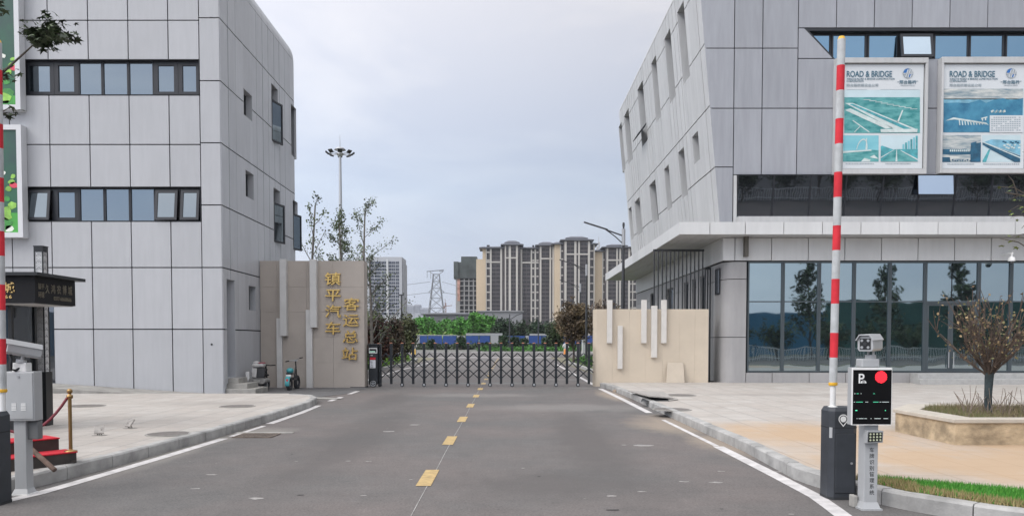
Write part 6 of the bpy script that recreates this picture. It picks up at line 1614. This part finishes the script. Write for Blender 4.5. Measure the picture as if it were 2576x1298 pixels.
# trees standing just outside the picture whose branches reach in
def edge_tree(label, base, sprays, lm, ls, barkm, seed, h):
    rng = random.Random(seed); base = V(base); t = thing('street_tree', label, 'tree', base); mb = MB(); lb = MB()
    mb.tube([base - V((0, 0, .05)), base + V((.03, 0, h * .4)), base + V((-.02, .05, h * .7)), base + V((0, 0, h))], [.11, .09, .06, .02], 9)
    for pts, tw, n, sc in sprays:
        pts = [V(p) for p in pts]; mb.tube(pts, [.028 - .020 * k / (len(pts) - 1) for k in range(len(pts))], 6)
        for a, b in tw:
            a, b = V(a), V(b); m_ = a.lerp(b, .5) + V((0, 0, .05)); mb.tube([a, m_, b], [.009, .006, .003], 5)
            for k in range(n):
                f = rng.random(); q = a.lerp(b, f) + V((rng.gauss(0, sc), rng.gauss(0, sc), rng.gauss(0, sc * .7)))
                leaf3(lb, q, ls * rng.uniform(.6, 1.25), rng, rng.choice((0, 0, 1, 2)))
    # the rest of the crown, out of the picture
    for k in range(9):
        a = 2.4 * k; s = base + V((0, 0, h * (.55 + .045 * k))); side = -1 if base.x < 0 else 1
        e = s + V((side * abs(math.cos(a)) * 1.2 + side * .3, math.sin(a) * 1.3, rng.uniform(.5, 1.2))); mb.tube([s, s.lerp(e, .5) + V((0, 0, .1)), e], [.03, .02, .006], 5)
        for j in range(60): leaf3(lb, s.lerp(e, rng.uniform(.4, 1)) + V((rng.gauss(0, .2), rng.gauss(0, .2), rng.gauss(0, .2))), ls, rng, rng.choice((0, 0, 1, 2)))
    mb.build('trunk', barkm, t); lb.build('crown', lm, t)
def leaf3(mb, p, s, rng, m):
    # a lobed leaf: five pointed fan
    n = V((rng.gauss(0, .45), rng.gauss(0, .45), 1)).normalized(); a = Matrix.Rotation(rng.uniform(0, 6.28), 3, n) @ n.orthogonal().normalized(); b = n.cross(a)
    pts = []
    for k, (ang, r) in enumerate(((180, .10), (120, .62), (88, .34), (55, .85), (28, .42), (0, 1.0), (-28, .42), (-55, .85), (-88, .34), (-120, .62))):
        pts.append(p + (a * math.cos(R(ang)) + b * math.sin(R(ang))) * s * r - n * s * .25 * r * r)
    mb.face(pts, m)
Yb = 10.2; Q = lambda x, y, dy=0: P(x, y, Yb + dy)
dk_leaf = leafmats((.045, .065, .035), .5)
tw = [(Q(93, 105), Q(60, 65, .2)), (Q(93, 105), Q(120, 45, -.2)), (Q(95, 100), Q(155, 58)), (Q(93, 105), Q(185, 92, .2)), (Q(93, 105), Q(130, 118)), (Q(93, 100), Q(90, 75, .3)), (Q(110, 88), Q(170, 98, -.3)), (Q(93, 105), Q(125, 75, -.3)), (Q(90, 95), Q(150, 85, -.1))]
tw2 = [(Q(5, 190), Q(40, 200, .2)), (Q(2, 195), Q(30, 170, .1)), (Q(0, 285), Q(42, 281)), (Q(0, 290), Q(28, 300, .1)), (Q(-10, 20), Q(14, 18)), (Q(-15, 10), Q(8, 6))]
edge_tree('street tree off the left edge whose leafy branch reaches before the white building', (Q(-150, 900).x, Yb, KH), [([Q(-150, 330), Q(-60, 240), Q(10, 180), Q(55, 140), Q(93, 105)], tw, 42, .055), ([Q(-150, 330), Q(-60, 290), Q(0, 200)], tw2, 9, .05)], dk_leaf, .085, bark, 31, 6.2)
Yb = 9.6
ygl = leafmats((.14, .19, .05), .5)
tw = [(Q(2590, 495), Q(2512, 470)), (Q(2590, 500), Q(2545, 500)), (Q(2585, 525), Q(2540, 530)), (Q(2600, 560), Q(2545, 545)), (Q(2560, 490), Q(2535, 440)), (Q(2620, 600), Q(2545, 595, .1)), (Q(2610, 640), Q(2515, 600, .2)), (Q(2600, 560), Q(2570, 575))]
edge_tree('street tree off the right edge whose thin yellow green twigs reach before the dark glazing', (Q(2720, 900).x, Yb, KH), [([Q(2720, 640), Q(2650, 540), Q(2590, 495), Q(2530, 485)], tw, 4, .05)], ygl, .05, bark, 32, 4.4)

# ================================================================== LAMPS, MAST, PYLON
lampm = mat('dark_grey_lamp_paint', (.05, .052, .058), .45, .2); alum = mat('aluminium_grey', (.42, .43, .45), .4, .4)
def street_lamp(c, h, label, arm=1.85):
    t = thing('street_lamp', label, 'street lamp', c, 'street lamps along the road behind the gate'); c = V(c)
    MB().tube([c, c + V((0, 0, h * .55)), c + V((0, 0, h - 1.05))], [.085, .07, .06], 10).build('pole', lampm, t)
    MB().tube([c + V((0, 0, h - 1.06)), c + V((0, 0, h - .30))], .085, 10).build('battery_sleeve', alum, t)
    MB().tube([c + V((0, 0, h - .29)), c + V((0, 0, h - .12)), c + V((0, 0, h))], [.03, .06, .045], 8).build('tip', lampm, t)
    a = MB(); a.tube([c + V((-.06, 0, h - .60)), c + V((-arm * .45, 0, h - .33))], .035, 6); a.tube([c + V((-.06, 0, h - .95)), c + V((-arm * .20, 0, h - .66)), c + V((-arm * .42, 0, h - .36))], .025, 6); a.build('arm', lampm, t)
    MB().bar(c + V((-arm * .40, 0, h - .33)), c + V((-arm, 0, h + .02)), .16, .05).build('lamp_head', lampm, t); return t
s1 = street_lamp((5.38, 36.3, 0), P(1568, 560, 36.3).z, 'dark single arm street lamp, the nearest, rising over the low beige gate wall')
dup(s1, (5.33, 52.8, 0), 'dark single arm street lamp, second from the gate, behind the brown round tree')
dup(s1, (6.5, 70, 0), 'dark single arm street lamp, third from the gate, half hidden by the brown round tree')
def far_lamp(px, pt, Y, label, arm, side=1):
    c = V((P(px, 860, Y).x, Y, 0)); h = P(px, pt, Y).z; t = thing('street_lamp', label, 'street lamp', c, 'far street lamps along the cross street')
    MB().tube([c, c + V((0, 0, h * .8)), c + V((0, 0, h))], [.14, .10, .09], 8).build('pole', lampm, t)
    if arm: a = MB(); a.tube([c + V((0, 0, h * .85)), c + V((side * arm * .5, 0, h * .97)), c + V((side * arm, 0, h * 1.04))], .07, 6); a.bar(c + V((side * arm * .7, 0, h * 1.0)), c + V((side * arm * 1.3, 0, h * 1.07)), .3, .12); a.build('lamp_head', lampm, t)
    else: MB().bar(c + V((-.35, 0, h)), c + V((.35, 0, h)), .2, .18).build('lamp_head', lampm, t)
far_lamp(1282, 790, 130, 'far street lamp with a bent right arm in front of the middle apartment tower', 2.4)
far_lamp(1354, 805, 145, 'far street lamp with a bent right arm right of the middle apartment tower', 2.6)
far_lamp(1010, 742, 105, 'dark lamp post with short cross head before the pale office tower', 0)
far_lamp(1262, 850, 175, 'short far lamp post left of the middle one', 1.6)
# high mast
Y = 82; c = V((P(859, 860, Y).x, Y, 0)); hh = P(858, 378, Y).z
t = thing('high_mast_light', 'tall tapered grey floodlight mast with a ring of lamps and lightning rod', 'light mast', c)
zr_ = P(858, 388, Y).z
MB().tube([c, c + V((0, 0, zr_ * .5)), c + V((0, 0, zr_ - .2))], [.30, .22, .13], 14).build('pole', alum, t)
MB().tube([c + V((0, 0, hh + .3)), c + V((0, 0, P(858, 339, Y).z))], [.04, .015], 6).build('lightning_rod', alum, t)
MB().lathe(c, [(.12, zr_ - .3), (.38, zr_ - .05), (.38, zr_ + .08), (.22, zr_ + .15), (.18, hh - .05), (.62, hh), (.40, hh + .22), (.06, hh + .34)], 16).build('hub', alum, t)
for k in range(8):
    a = R(45 * k + 12); d = V((math.cos(a), math.sin(a), 0)); s = V((-d.y, d.x, 0))
    o = MB().tube([c + d * .3 + V((0, 0, zr_)), c + d * 1.15 + V((0, 0, zr_ + .06))], .035, 5).build('bracket', alum, t)
    MB().obox(c + d * 1.32 + V((0, 0, zr_ + .08)), (d + V((0, 0, .8))).normalized() * .20, s * .24, (V((0, 0, 1)) - d * .8).normalized() * .06).build('floodlight', M['joint'], o)

# pylon and wires
Y = 900; pg_ = mat('pylon_steel', (.17, .18, .20), .6, .2)
c = V((P(1098, 800, Y).x, Y, 0)); px_m = lambda dx: dx / F * Y; pz = lambda py: P(1098, py, Y).z
t = thing('pylon', 'lattice power pylon standing between the office tower and the unfinished tower', 'pylon', c)
mb = MB()
lv = [(800, 19), (775, 17), (750, 14), (725, 11), (708, 9), (690, 7.5)]
quad = lambda py, w: [V((c.x + sx * px_m(w), c.y + sy * px_m(w), max(0, pz(py)))) for sx, sy in ((-1, -1), (1, -1), (1, 1), (-1, 1))]
lv = [(862, 24)] + lv
for (ya, wa), (yb_, wb2) in zip(lv, lv[1:]):
    A4, B4 = quad(ya, wa), quad(yb_, wb2)
    for i in range(4):
        j = (i + 1) % 4; mb.bar(A4[i], B4[i], .75); mb.bar(A4[i], B4[j], .42); mb.bar(A4[j], B4[i], .42); mb.bar(B4[i], B4[j], .42)
arm = lambda py, w, ph, ww: [mb.bar(V((c.x + s * px_m(ww), c.y, pz(ph))), V((c.x + s * px_m(w), c.y, pz(py))), .6) for s in (-1, 1)] + [mb.bar(V((c.x + s * px_m(ww), c.y, pz(py))), V((c.x + s * px_m(w), c.y, pz(py))), .7) for s in (-1, 1)]
arm(736, 20, 726, 10); arm(682, 18, 690, 7); mb.bar(V((c.x - px_m(24), c.y, pz(683))), V((c.x + px_m(19), c.y, pz(679))), .9); arm(708, 10, 704, 8)
mb.build('lattice_tower', pg_, t)
ins = MB()
for dx_, py in ((-23, 683), (-14, 685)): ins.bar(V((c.x + px_m(dx_), c.y, pz(py))), V((c.x + px_m(dx_), c.y, pz(py + 16))), .5)
ins.build('insulators', pg_, t)
for k, (a, b, lab) in enumerate((((1082, 709), (930, 722), 'upper left power line at the pylon'), ((1112, 709), (1200, 728), 'upper right power line at the pylon'), ((1078, 736), (930, 748), 'lower left power line at the pylon'), ((1118, 736), (1200, 745), 'lower right power line at the pylon'))):
    p, q = P(*a, Y), P(*b, Y + (20 if k % 2 else -60)); tag(MB().tube([p, p.lerp(q, .5) - V((0, 0, 1.2)), q], .22, 4).build('power_line', pg_), lab, 'power line')

# ================================================================== FAR BUILDINGS
DY = 600
pier = mat('facade_pale_stone', (.46, .44, .41), .8, 0, .05, .05); beige = mat('facade_beige', (.53, .43, .31), .8, 0, .05, .05); spand = mat('facade_brown_grey', (.085, .075, .078), .7, 0, .2, .08)
win_ = mat('tower_window_dark', (.020, .018, .024), .5, 0, .4, .3); roofm = mat('grey_tile_roof', (.10, .105, .125), .7); winl = mat('tower_window_frame', (.30, .29, .28), .6)
zt = lambda x, y: (1128.3 + .1927 * x, 577.7 + .1927 * y)
def hip(mb, x0, x1, y0, y1, z0, z1, ov, ins_):
    a = [(x0 - ov, y0 - ov, z0), (x1 + ov, y0 - ov, z0), (x1 + ov, y1 + ov, z0), (x0 - ov, y1 + ov, z0)]; e = .6
    b = [(x, y, z0 + e) for x, y, z in a]; i = ins_; d = [(x0 + i, y0 + i, z1), (x1 - i, y0 + i, z1), (x1 - i, y1 - i, z1), (x0 + i, y1 - i, z1)]
    mb.hexa(a, b); mb.hexa([V(p) + V((0, 0, .001)) for p in b], d)
def tower(label, sections, Y=DY, depth=18, floors=17, scale=zt, group=None, side=None):
    # sections: (x0, x1, ytop, dy forward, [pier x ranges], [window x ranges], roof raise px)
    xs0 = min(s[0] for s in sections); xs1 = max(s[1] for s in sections)
    a = P(*scale(xs0, 600), Y); b = P(*scale(xs1, 600), Y)
    t = thing('apartment_tower', label, 'building', ((a.x + b.x) / 2, Y, 0), group)
    wins = []
    for (x0, x1, yt, fwd, piers, wn, rf, colr) in sections:
        yy = Y - fwd; g = lambda x: P(*scale(x, 700), yy).x; zz = lambda y: P(*scale(x0, y), yy).z
        top = zz(yt)
        MB().box(g(x0), g(x1), yy, yy + depth, 0, top).build('wall', colr, t)
        pm = MB()
        for p in piers: pm.box(g(p[0]), g(p[1]), yy - .8, yy - .001, 0, zz(p[2]) if len(p) > 2 else top - .4)
        fl = 3.05; nfl = int((top - 3) / fl)
        bd = {245: 425, 205: 370, 250: 432, 212: 380, 145: 322, 238: 400, 195: 345, 290: 440}.get(yt)
        if bd and piers: pm.box(g(piers[0][0]), g(piers[-1][1]), yy - 1.0, yy - .81, zz(bd + 9), zz(bd - 9))
        for w in wn:
            tall = len(w) > 2 and w[2] == 'p'
            step = 2 if tall else 1
            for k in range(0, nfl, step):
                z0 = 3 + k * fl + .75; z1 = 3 + (k + step) * fl - .25
                wins.append((g(w[0]), g(w[1]), yy, z0, z1))
            if tall:
                for k in range(0, nfl, 2): pm.box(g(w[0]), g(w[1]), yy - .6, yy - .002, 3 + k * fl - .25, 3 + k * fl + .75)
        if piers: pm.build('piers', pier, t)
        if rf is not None:
            rm = MB(); x_0, x_1 = g(x0), g(x1); w_ = x_1 - x_0; zr = zz(yt - rf)
            if rf > 45:
                zm_ = top + (zr - top) * .5; hip(rm, x_0, x_1, yy, yy + depth, top, zm_, 2.6, w_ * .16); hip(rm, x_0 + w_ * .17, x_1 - w_ * .17, yy + 3, yy + depth - 3, zm_ - .2, zr, 1.8, w_ * .12)
            else: hip(rm, x_0, x_1, yy, yy + depth, top, zr, 2.6, max(1.0, w_ * .16))
            rm.build('roof', roofm, t)
    wins.sort(key=lambda w: -w[4])
    rest = MB(); cache = {}
    for i, (x0, x1, y, z0, z1) in enumerate(wins):
        if i < 100:
            key = (round(x1 - x0, 2), round(z1 - z0, 2))
            if key not in cache:
                w = MB().box(x0, x1, y - .16, y - .003, z0, z1, 0); xm = (x0 + x1) / 2; w.box(xm - .16, xm + .16, y - .24, y - .161, z0, z1, 1); w.box(x0, x1, y - .30, y - .165, z0, z0 + .28, 1)
                o = w.build('window', [win_, spand if (x1 - x0) > 5 else spand], t); cache[key] = (o, V((x0, y, z0)))
            else:
                s, p0 = cache[key]; o = copypart(s, t, V((x0, y, z0)) - p0)
        else:
            rest.box(x0, x1, y - .16, y - .003, z0, z1, 0); xm = (x0 + x1) / 2; rest.box(xm - .16, xm + .16, y - .24, y - .161, z0, z1, 1); rest.box(x0, x1, y - .30, y - .165, z0, z0 + .28, 1)
    if rest.v: o = rest.build('windows', [win_, spand], t); o['kind'] = 'stuff'
    return t
tower('broad beige apartment tower with three stepped hip roofs, the longest of the row', [
    (362, 445, 385, 0, [], [], None, beige),
    (445, 492, 245, 1, [], [], 26, beige),
    (489, 730, 245, 2, [(488, 498), (540, 563), (675, 700)], [(500, 538, 'p'), (566, 672)], 30, spand),
    (725, 935, 205, 4, [(735, 752), (785, 815), (880, 905)], [(755, 783), (818, 878), (908, 928)], 70, spand),
    (935, 1190, 250, 1, [(940, 962), (1072, 1090), (1122, 1142), (1180, 1192)], [(966, 1068), (1093, 1118, 'p'), (1148, 1178, 'p')], 28, spand),
    (1175, 1380, 212, 3, [(1190, 1212), (1318, 1338), (1355, 1385)], [(1216, 1314), (1341, 1353)], 60, spand)], group='apartment towers beyond the gate')
tower('beige apartment tower with the tallest hip roof, behind the brown round tree', [
    (1385, 1520, 195, 0, [(1455, 1468)], [(1470, 1512, 'p')], 35, beige),
    (1500, 1850, 145, 3, [(1512, 1540), (1640, 1668), (1692, 1712), (1818, 1845)], [(1543, 1637), (1671, 1690), (1716, 1815)], 68, spand),
    (1840, 1905, 195, 1, [(1895, 1906)], [(1848, 1890, 'p')], 25, pier)], Y=590, group='apartment towers beyond the gate')
tower('beige apartment tower half hidden by the canopy of the grey building', [
    (1905, 2060, 290, 0, [(2005, 2018)], [(2020, 2055, 'p')], 28, beige),
    (2040, 2370, 238, 3, [(2060, 2082), (2188, 2206), (2228, 2248), (2345, 2368)], [(2085, 2185), (2209, 2226), (2250, 2342)], 58, spand),
    (2365, 2490, 260, 1, [(2395, 2410), (2455, 2478)], [(2370, 2393, 'p'), (2412, 2452, 'p')], 25, pier)], Y=595, group='apartment towers beyond the gate')
# unfinished tower in green netting
Yu = 640; g = lambda x: P(*zt(x, 700), Yu).x; zz = lambda y: P(*zt(200, y), Yu).z
t = thing('unfinished_tower', 'unfinished concrete tower with its top wrapped in dark green netting', 'building', (g(230), Yu, 0))
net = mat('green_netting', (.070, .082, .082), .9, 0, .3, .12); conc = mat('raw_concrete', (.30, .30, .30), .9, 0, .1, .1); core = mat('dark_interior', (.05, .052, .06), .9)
MB().box(g(75), g(375), Yu - 1.2, Yu + 16, zz(635), zz(425)).box(g(165), g(372), Yu - .6, Yu + 14, zz(425), zz(352)).box(g(70), g(130), Yu - 2, Yu + 10, zz(640), zz(420)).build('netting', net, t)
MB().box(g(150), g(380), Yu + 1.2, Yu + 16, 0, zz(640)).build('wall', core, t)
MB().box(g(95), g(150), Yu - .2, Yu + 16, 0, zz(640)).build('end_wall', conc, t)
MB().box(g(115), g(150), Yu - .5, Yu - .21, zz(930), zz(645)).build('brick_infill', mat('pink_brick_infill', (.42, .25, .21), .9, 0, .4, .25), t)
nf = 13
for k in range(nf):
    z = zz(645) * (k + 1) / (nf + .4); o = MB().box(g(150), g(378), Yu - .2, Yu + 1.19, z - .35, z + .35).build('floor_slab', conc, t)
cm = MB()
for x in (205, 265, 325, 372): cm.box(g(x) - .5, g(x) + .5, Yu, Yu + .8, 0, zz(640))
cm.build('columns', conc, t)
# low roofs at the foot of the towers
MB_ = MB(); MB_.box(g(440), g(940), 555, 585, 0, P(*zt(500, 1075), 560).z); hip(MB_, g(440), g(940), 555, 585, P(*zt(500, 1075), 560).z, P(*zt(500, 1055), 560).z, 1, 6)
tag(MB_.build('podium_building', mat('podium_grey', (.22, .225, .24), .8)), 'low grey podium hall at the foot of the broad beige tower', 'building')
MB_ = MB(); MB_.box(g(-120), g(410), 520, 545, 0, P(*zt(100, 1115), 530).z); hip(MB_, g(-120), g(410), 520, 545, P(*zt(100, 1115), 530).z, P(*zt(100, 1085), 530).z, 1.5, 7)
tag(MB_.build('long_hall', mat('hall_grey', (.13, .135, .15), .8)), 'long dark roofed hall before the unfinished tower', 'building')
# pale office tower
zo = lambda x, y: (902.6 + .1391 * x, 631.8 + .1391 * y)
Yo = 520; g = lambda x: P(*zo(x, 500), Yo).x; zz = lambda y: P(*zo(400, y), Yo).z
t = thing('office_tower', 'pale grey office tower with rows of dark windows behind the sign wall', 'building', (g(500), Yo, 0))
pale = mat('office_pale_grey', (.40, .415, .45), .7, 0, .05, .05); side_ = mat('office_side', (.34, .355, .39), .7)
MB().box(g(-60), g(780), Yo, Yo + 22, 0, zz(105)).box(g(782), g(800), Yo + 2, Yo + 21, 0, zz(205)).build('wall', pale, t)
ow_ = mat('office_window', (.045, .055, .085), .3, 0, .3, .2); wins = []
for r in range(16):
    y0 = 188 + r * 61.2
    for a, b in ((190, 225), (228, 250), (255, 275), (290, 345), (347, 400), (412, 432), (438, 466), (472, 495), (540, 565), (568, 592), (602, 625), (632, 655), (670, 692), (700, 725)): wins.append((a, b, y0, y0 + 42))
cache = {}; rest = MB()
for i, (a, b, y0, y1) in enumerate(sorted(wins, key=lambda w: (w[2], -w[0]))):
    if i < 100:
        if (a, b) in cache: s, yy0 = cache[(a, b)]; o = copypart(s, t, (0, 0, zz(y0) - yy0))
        else: o = MB().box(g(a), g(b), Yo - .25, Yo - .002, zz(y1), zz(y0)).build('window', ow_, t); cache[(a, b)] = (o, zz(y0))
    else: rest.box(g(a), g(b), Yo - .25, Yo - .002, zz(y1), zz(y0))
o = rest.build('windows', ow_, t); o['kind'] = 'stuff'
MB().box(g(500), g(535), Yo - .5, Yo - .001, 0, zz(150)).build('pier', mat('office_pier', (.52, .53, .55), .7), t)
# distant blocks
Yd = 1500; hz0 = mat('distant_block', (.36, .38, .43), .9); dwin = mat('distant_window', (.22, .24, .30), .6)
for k, (a, b, yt, lab) in enumerate(((825, 1000, 980, 'distant hazy low block right of the pale office tower'), (1004, 1105, 968, 'distant hazy block with roof columns left of the pylon'), (1108, 1260, 1028, 'distant hazy long block beside the pylon foot'))):
    g2 = lambda x: P(*zo(x, 1000), Yd).x; z2_ = lambda y: P(*zo(900, y), Yd).z
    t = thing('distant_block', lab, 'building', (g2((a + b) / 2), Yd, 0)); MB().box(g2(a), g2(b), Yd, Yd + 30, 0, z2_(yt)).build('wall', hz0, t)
    for r in range(4):
        for q in range(6):
            x = a + (b - a) * (q + .2) / 6; y = yt + 25 + r * 32
            if y < 1150: MB().box(g2(x), g2(x + (b - a) / 10), Yd - .5, Yd - .01, z2_(y + 16), z2_(y)).build('window', dwin, t)
    MB().prism([(g2(a), Yd - .02, z2_(yt)), (g2(b), Yd - .02, z2_(yt)), (g2((a + b) / 2), Yd - .02, z2_(yt - (20 if k == 0 else 6)))], (0, 28, 0)).build('roof', hz0, t)
# tower cranes
def crane(px, py, pb, Y, jib, s, label, col):
    m = mat('crane_' + col[0], col[1], .6); c = V((P(px, pb, Y).x, Y, max(0, P(px, pb, Y).z))); t = thing('tower_crane', label, 'crane', c); top = P(px, py, Y).z; w = 12 / F * Y * s
    mb = MB(); n = 6; h = top - c.z
    for k in range(n):
        z0, z1 = c.z + h * .8 * k / n, c.z + h * .8 * (k + 1) / n
        for sx in (-1, 1): mb.bar((c.x + sx * w * .12, Y, z0), (c.x + sx * w * .12, Y, z1), w * .07); mb.bar((c.x - sx * w * .12, Y, z0), (c.x + sx * w * .12, Y, z1), w * .05)
    mb.build('mast', m, t)
    MB().bar((c.x - w * .35, Y, c.z + h * .62), (c.x + w * 1.1 * jib, Y, c.z + h * .66), w * .10, w * .12).bar((c.x, Y, c.z + h * .6), (c.x - w * .1, Y, top), w * .07).build('jib', m, t)
    MB().box(c.x - w * .45, c.x - w * .2, Y - 1, Y + 1, c.z + h * .50, c.z + h * .62).build('counterweight', m, t)
crane(1121, 752, 800, 700, 1.3, 1.0, 'small rust coloured crane beside the pylon', ('rust', (.22, .13, .11)))
crane(1507, 596, 660, 700, -1.6, 1.2, 'pale crane rising between two beige apartment towers', ('pale', (.42, .42, .43)))

# ================================================================== RIDERS BEYOND THE GATE
def skin(name, edges, pts, rad, m, parent=None, root=0):
    me = bpy.data.meshes.new(name); me.from_pydata([V(p) for p in pts], edges, []); o = bpy.data.objects.new(name, me); COL.objects.link(o)
    sk = o.modifiers.new('skin', 'SKIN'); ly = me.skin_vertices[0].data
    for i, r in enumerate(rad): ly[i].radius = (r, r)
    ly[root].use_root = True; sk.use_smooth_shade = True
    s = o.modifiers.new('sub', 'SUBSURF'); s.levels = s.render_levels = 1
    me.materials.append(m)
    if parent: attach(o, parent)
    return o
def rider(c, hue, shirt, lab_p, lab_s, seated=True):
    c = V(c); p = lambda a, b, h: c + V((a, b, h))
    t = thing('delivery_scooter', lab_s, 'scooter', c); paint_ = mat('scooter_paint', hue, .4)
    for b in (0, 1.2):
        mb = MB(); mb.tube([p(0, b + .2 * math.cos(R(20 * k)), .25 + .2 * math.sin(R(20 * k))) for k in range(19)], .055, 8, caps=False); mb.build('wheel', M['joint'], t)
    MB().hexa([p(-.26, .18, .30), p(.26, .18, .30), p(.26, .24, .30), p(-.26, .24, .30)], [p(-.20, .28, .88), p(.20, .28, .88), p(.20, .34, .88), p(-.20, .34, .88)]).build('leg_shield', paint_, t, bevel=.02)
    MB().box(c.x - .05, c.x + .05, c.y + .17, c.y + .20, .35, .8).build('leg_shield_trim', M['joint'], t)
    MB().box(c.x - .15, c.x + .15, c.y + .3, c.y + 1.3, .30, .42).box(c.x - .17, c.x + .17, c.y + .7, c.y + 1.4, .425, .75).build('body', M['joint'], t, bevel=.03)
    MB().tube([p(0, .02, .25), p(0, .25, .9), p(0, .3, 1.0)], .035, 8).tube([p(-.34, .36, 1.05), p(0, .3, 1.0), p(.34, .36, 1.05)], .025, 8).build('fork', M['steel'], t)
    pts = [p(0, .95, .84), p(0, .93, 1.08), p(0, .90, 1.34), p(0, .88, 1.46), p(0, .86, 1.55), p(0, .86, 1.66),
           p(-.20, .90, 1.36), p(-.30, .72, 1.14), p(-.32, .45, 1.08), p(.20, .90, 1.36), p(.30, .72, 1.14), p(.32, .45, 1.08),
           p(-.11, .90, .82), p(-.16, .52, .80), p(-.15, .50, .46), p(-.15, .40, .44), p(.11, .90, .82), p(.16, .52, .80), p(.15, .50, .46), p(.15, .40, .44)]
    ed = [(0, 1), (1, 2), (2, 3), (3, 4), (4, 5), (2, 6), (6, 7), (7, 8), (2, 9), (9, 10), (10, 11), (0, 12), (12, 13), (13, 14), (14, 15), (0, 16), (16, 17), (17, 18), (18, 19)]
    rad = [.15, .145, .16, .06, .095, .08, .075, .055, .04, .075, .055, .04, .10, .08, .055, .045, .10, .08, .055, .045]
    o = skin('person', ed, pts, rad, shirt); tag(o, lab_p, 'person')
    MB().ball(p(0, .86, 1.66), (.13, .145, .13), 14, 8).build('helmet', M['joint'], o)
    MB().ball(p(0, .765, 1.58), (.075, .04, .085), 10, 6).build('face', mat('skin_tone', (.35, .20, .14), .6), o)
    MB().ball(p(0, .725, 1.575), (.016, .02, .02), 8, 5).build('nose', mat('skin_tone', (.35, .20, .14), .6), o)
q = G(1424, 898); rider((q.x, q.y, 0.006), (.75, .28, .06), mat('pale_jacket', (.50, .50, .50), .8), 'person in a pale jacket and dark helmet riding the orange scooter', 'orange delivery scooter near the right bed behind the gate')
q = P(1028, 880, 80); rider((q.x, 83.9, .006), (.70, .45, .10), mat('grey_jacket', (.28, .28, .27), .8), 'person in a grey jacket riding the yellow scooter', 'yellow delivery scooter seen over the left bed behind the gate')
q = P(1469, 870, 70)
t = thing('utility_box', 'white utility box standing in the right bed behind the gate', 'utility box', (q.x, 70, .12)); a, b = P(1464.5, 872, 70), P(1474, 851, 70)
MB().box(a.x, b.x, 70, 70.4, .12, b.z).build('cabinet', M['white'], t, bevel=.02); MB().box(a.x + .04, b.x - .04, 69.985, 69.998, .3, b.z - .1).build('door', M['greymetal'], t)

# ================================================================== ACROSS THE MAIN ROAD, SEEN ONLY AS REFLECTIONS
t = thing('street_railing', 'white picket railing along the main road, mirrored in the glazing', 'railing', (20, -14.6, 0))
mb = MB()
for k in range(300): mb.box(-12 + k * .22, -12 + k * .22 + .05, -14.62, -14.58, .0, 1.15)
mb.box(-12, 54, -14.63, -14.57, 1.10, 1.17); mb.box(-12, 54, -14.63, -14.57, .2, .26); mb.build('pickets', M['white'], t)
tag(MB().box(-60, 41, -43.4, -43, -.3, 5.4).build('far_hoarding', mat('far_hoarding_blue', (.05, .18, .31), .6, 0, .15, .1)), 'tall blue hoarding across the main road, mirrored in the glazing', 'hoarding')
tag(MB().box(41.1, 150, -43.4, -43, -.3, 6.8).build('far_hoarding', mat('far_hoarding_green', (.04, .11, .10), .7, 0, .3, .15)), 'tall dark green hoarding across the main road, mirrored in the glazing', 'hoarding')
refl = leafmats((.07, .095, .06))
up_ = dict(young, n=(24, 6), ang=(38, 36), len=(.34, .45))
for k, (x, h, nl, lab) in enumerate(((29.6, 9.6, 1700, 'dense upright tree across the main road, mirrored left of the boom'), (37.0, 8.6, 1200, 'open upright tree across the main road, mirrored right of the boom'), (44.5, 9.8, 1700, 'dense upright tree across the main road, mirrored at the entrance'), (21.5, 7.5, 700, 'thin tree across the main road, mirrored near the rounded corner'))):
    tree('street_tree', lab, 'tree', (x, -19, 0), h, .14, up_, refl, bark, nl, .34, 90 + k, 'trees across the main road', .16)
for k in range(9):
    x = 17 + k * 4.1
    bush2 = (x, -16.5 - (k % 3))
    tr = tree('clipped_shrub', 'dark fan shaped shrub across the main road, mirrored in the glazing', 'shrub', (x, bush2[1] + 3, 0), 3.6, .08, dict(trunk=.45, wob=.08, up=.03, n=(10, 6), start=(.25, .2), ang=(35, 32), len=(1.3, .6), taper=.2, rk=.5), refl, bark, 1600, .2, 110 + k, 'shrubs across the main road', .1)

# ================================================================== HAZE
hz = bpy.data.materials.new('haze_air'); hz.use_nodes = True; t_ = hz.node_tree; t_.nodes.remove(t_.nodes['Principled BSDF'])
pv = t_.nodes.new('ShaderNodeVolumePrincipled'); pv.inputs['Color'].default_value = (.86, .90, .96, 1); pv.inputs['Density'].default_value = .00010; t_.links.new(pv.outputs[0], t_.nodes['Material Output'].inputs['Volume'])
o = MB().box(-1250, 1250, -230, 1950, -1.6, 130).build('haze', hz); o['kind'] = 'stuff'; o['label'] = 'thin haze over the whole place'
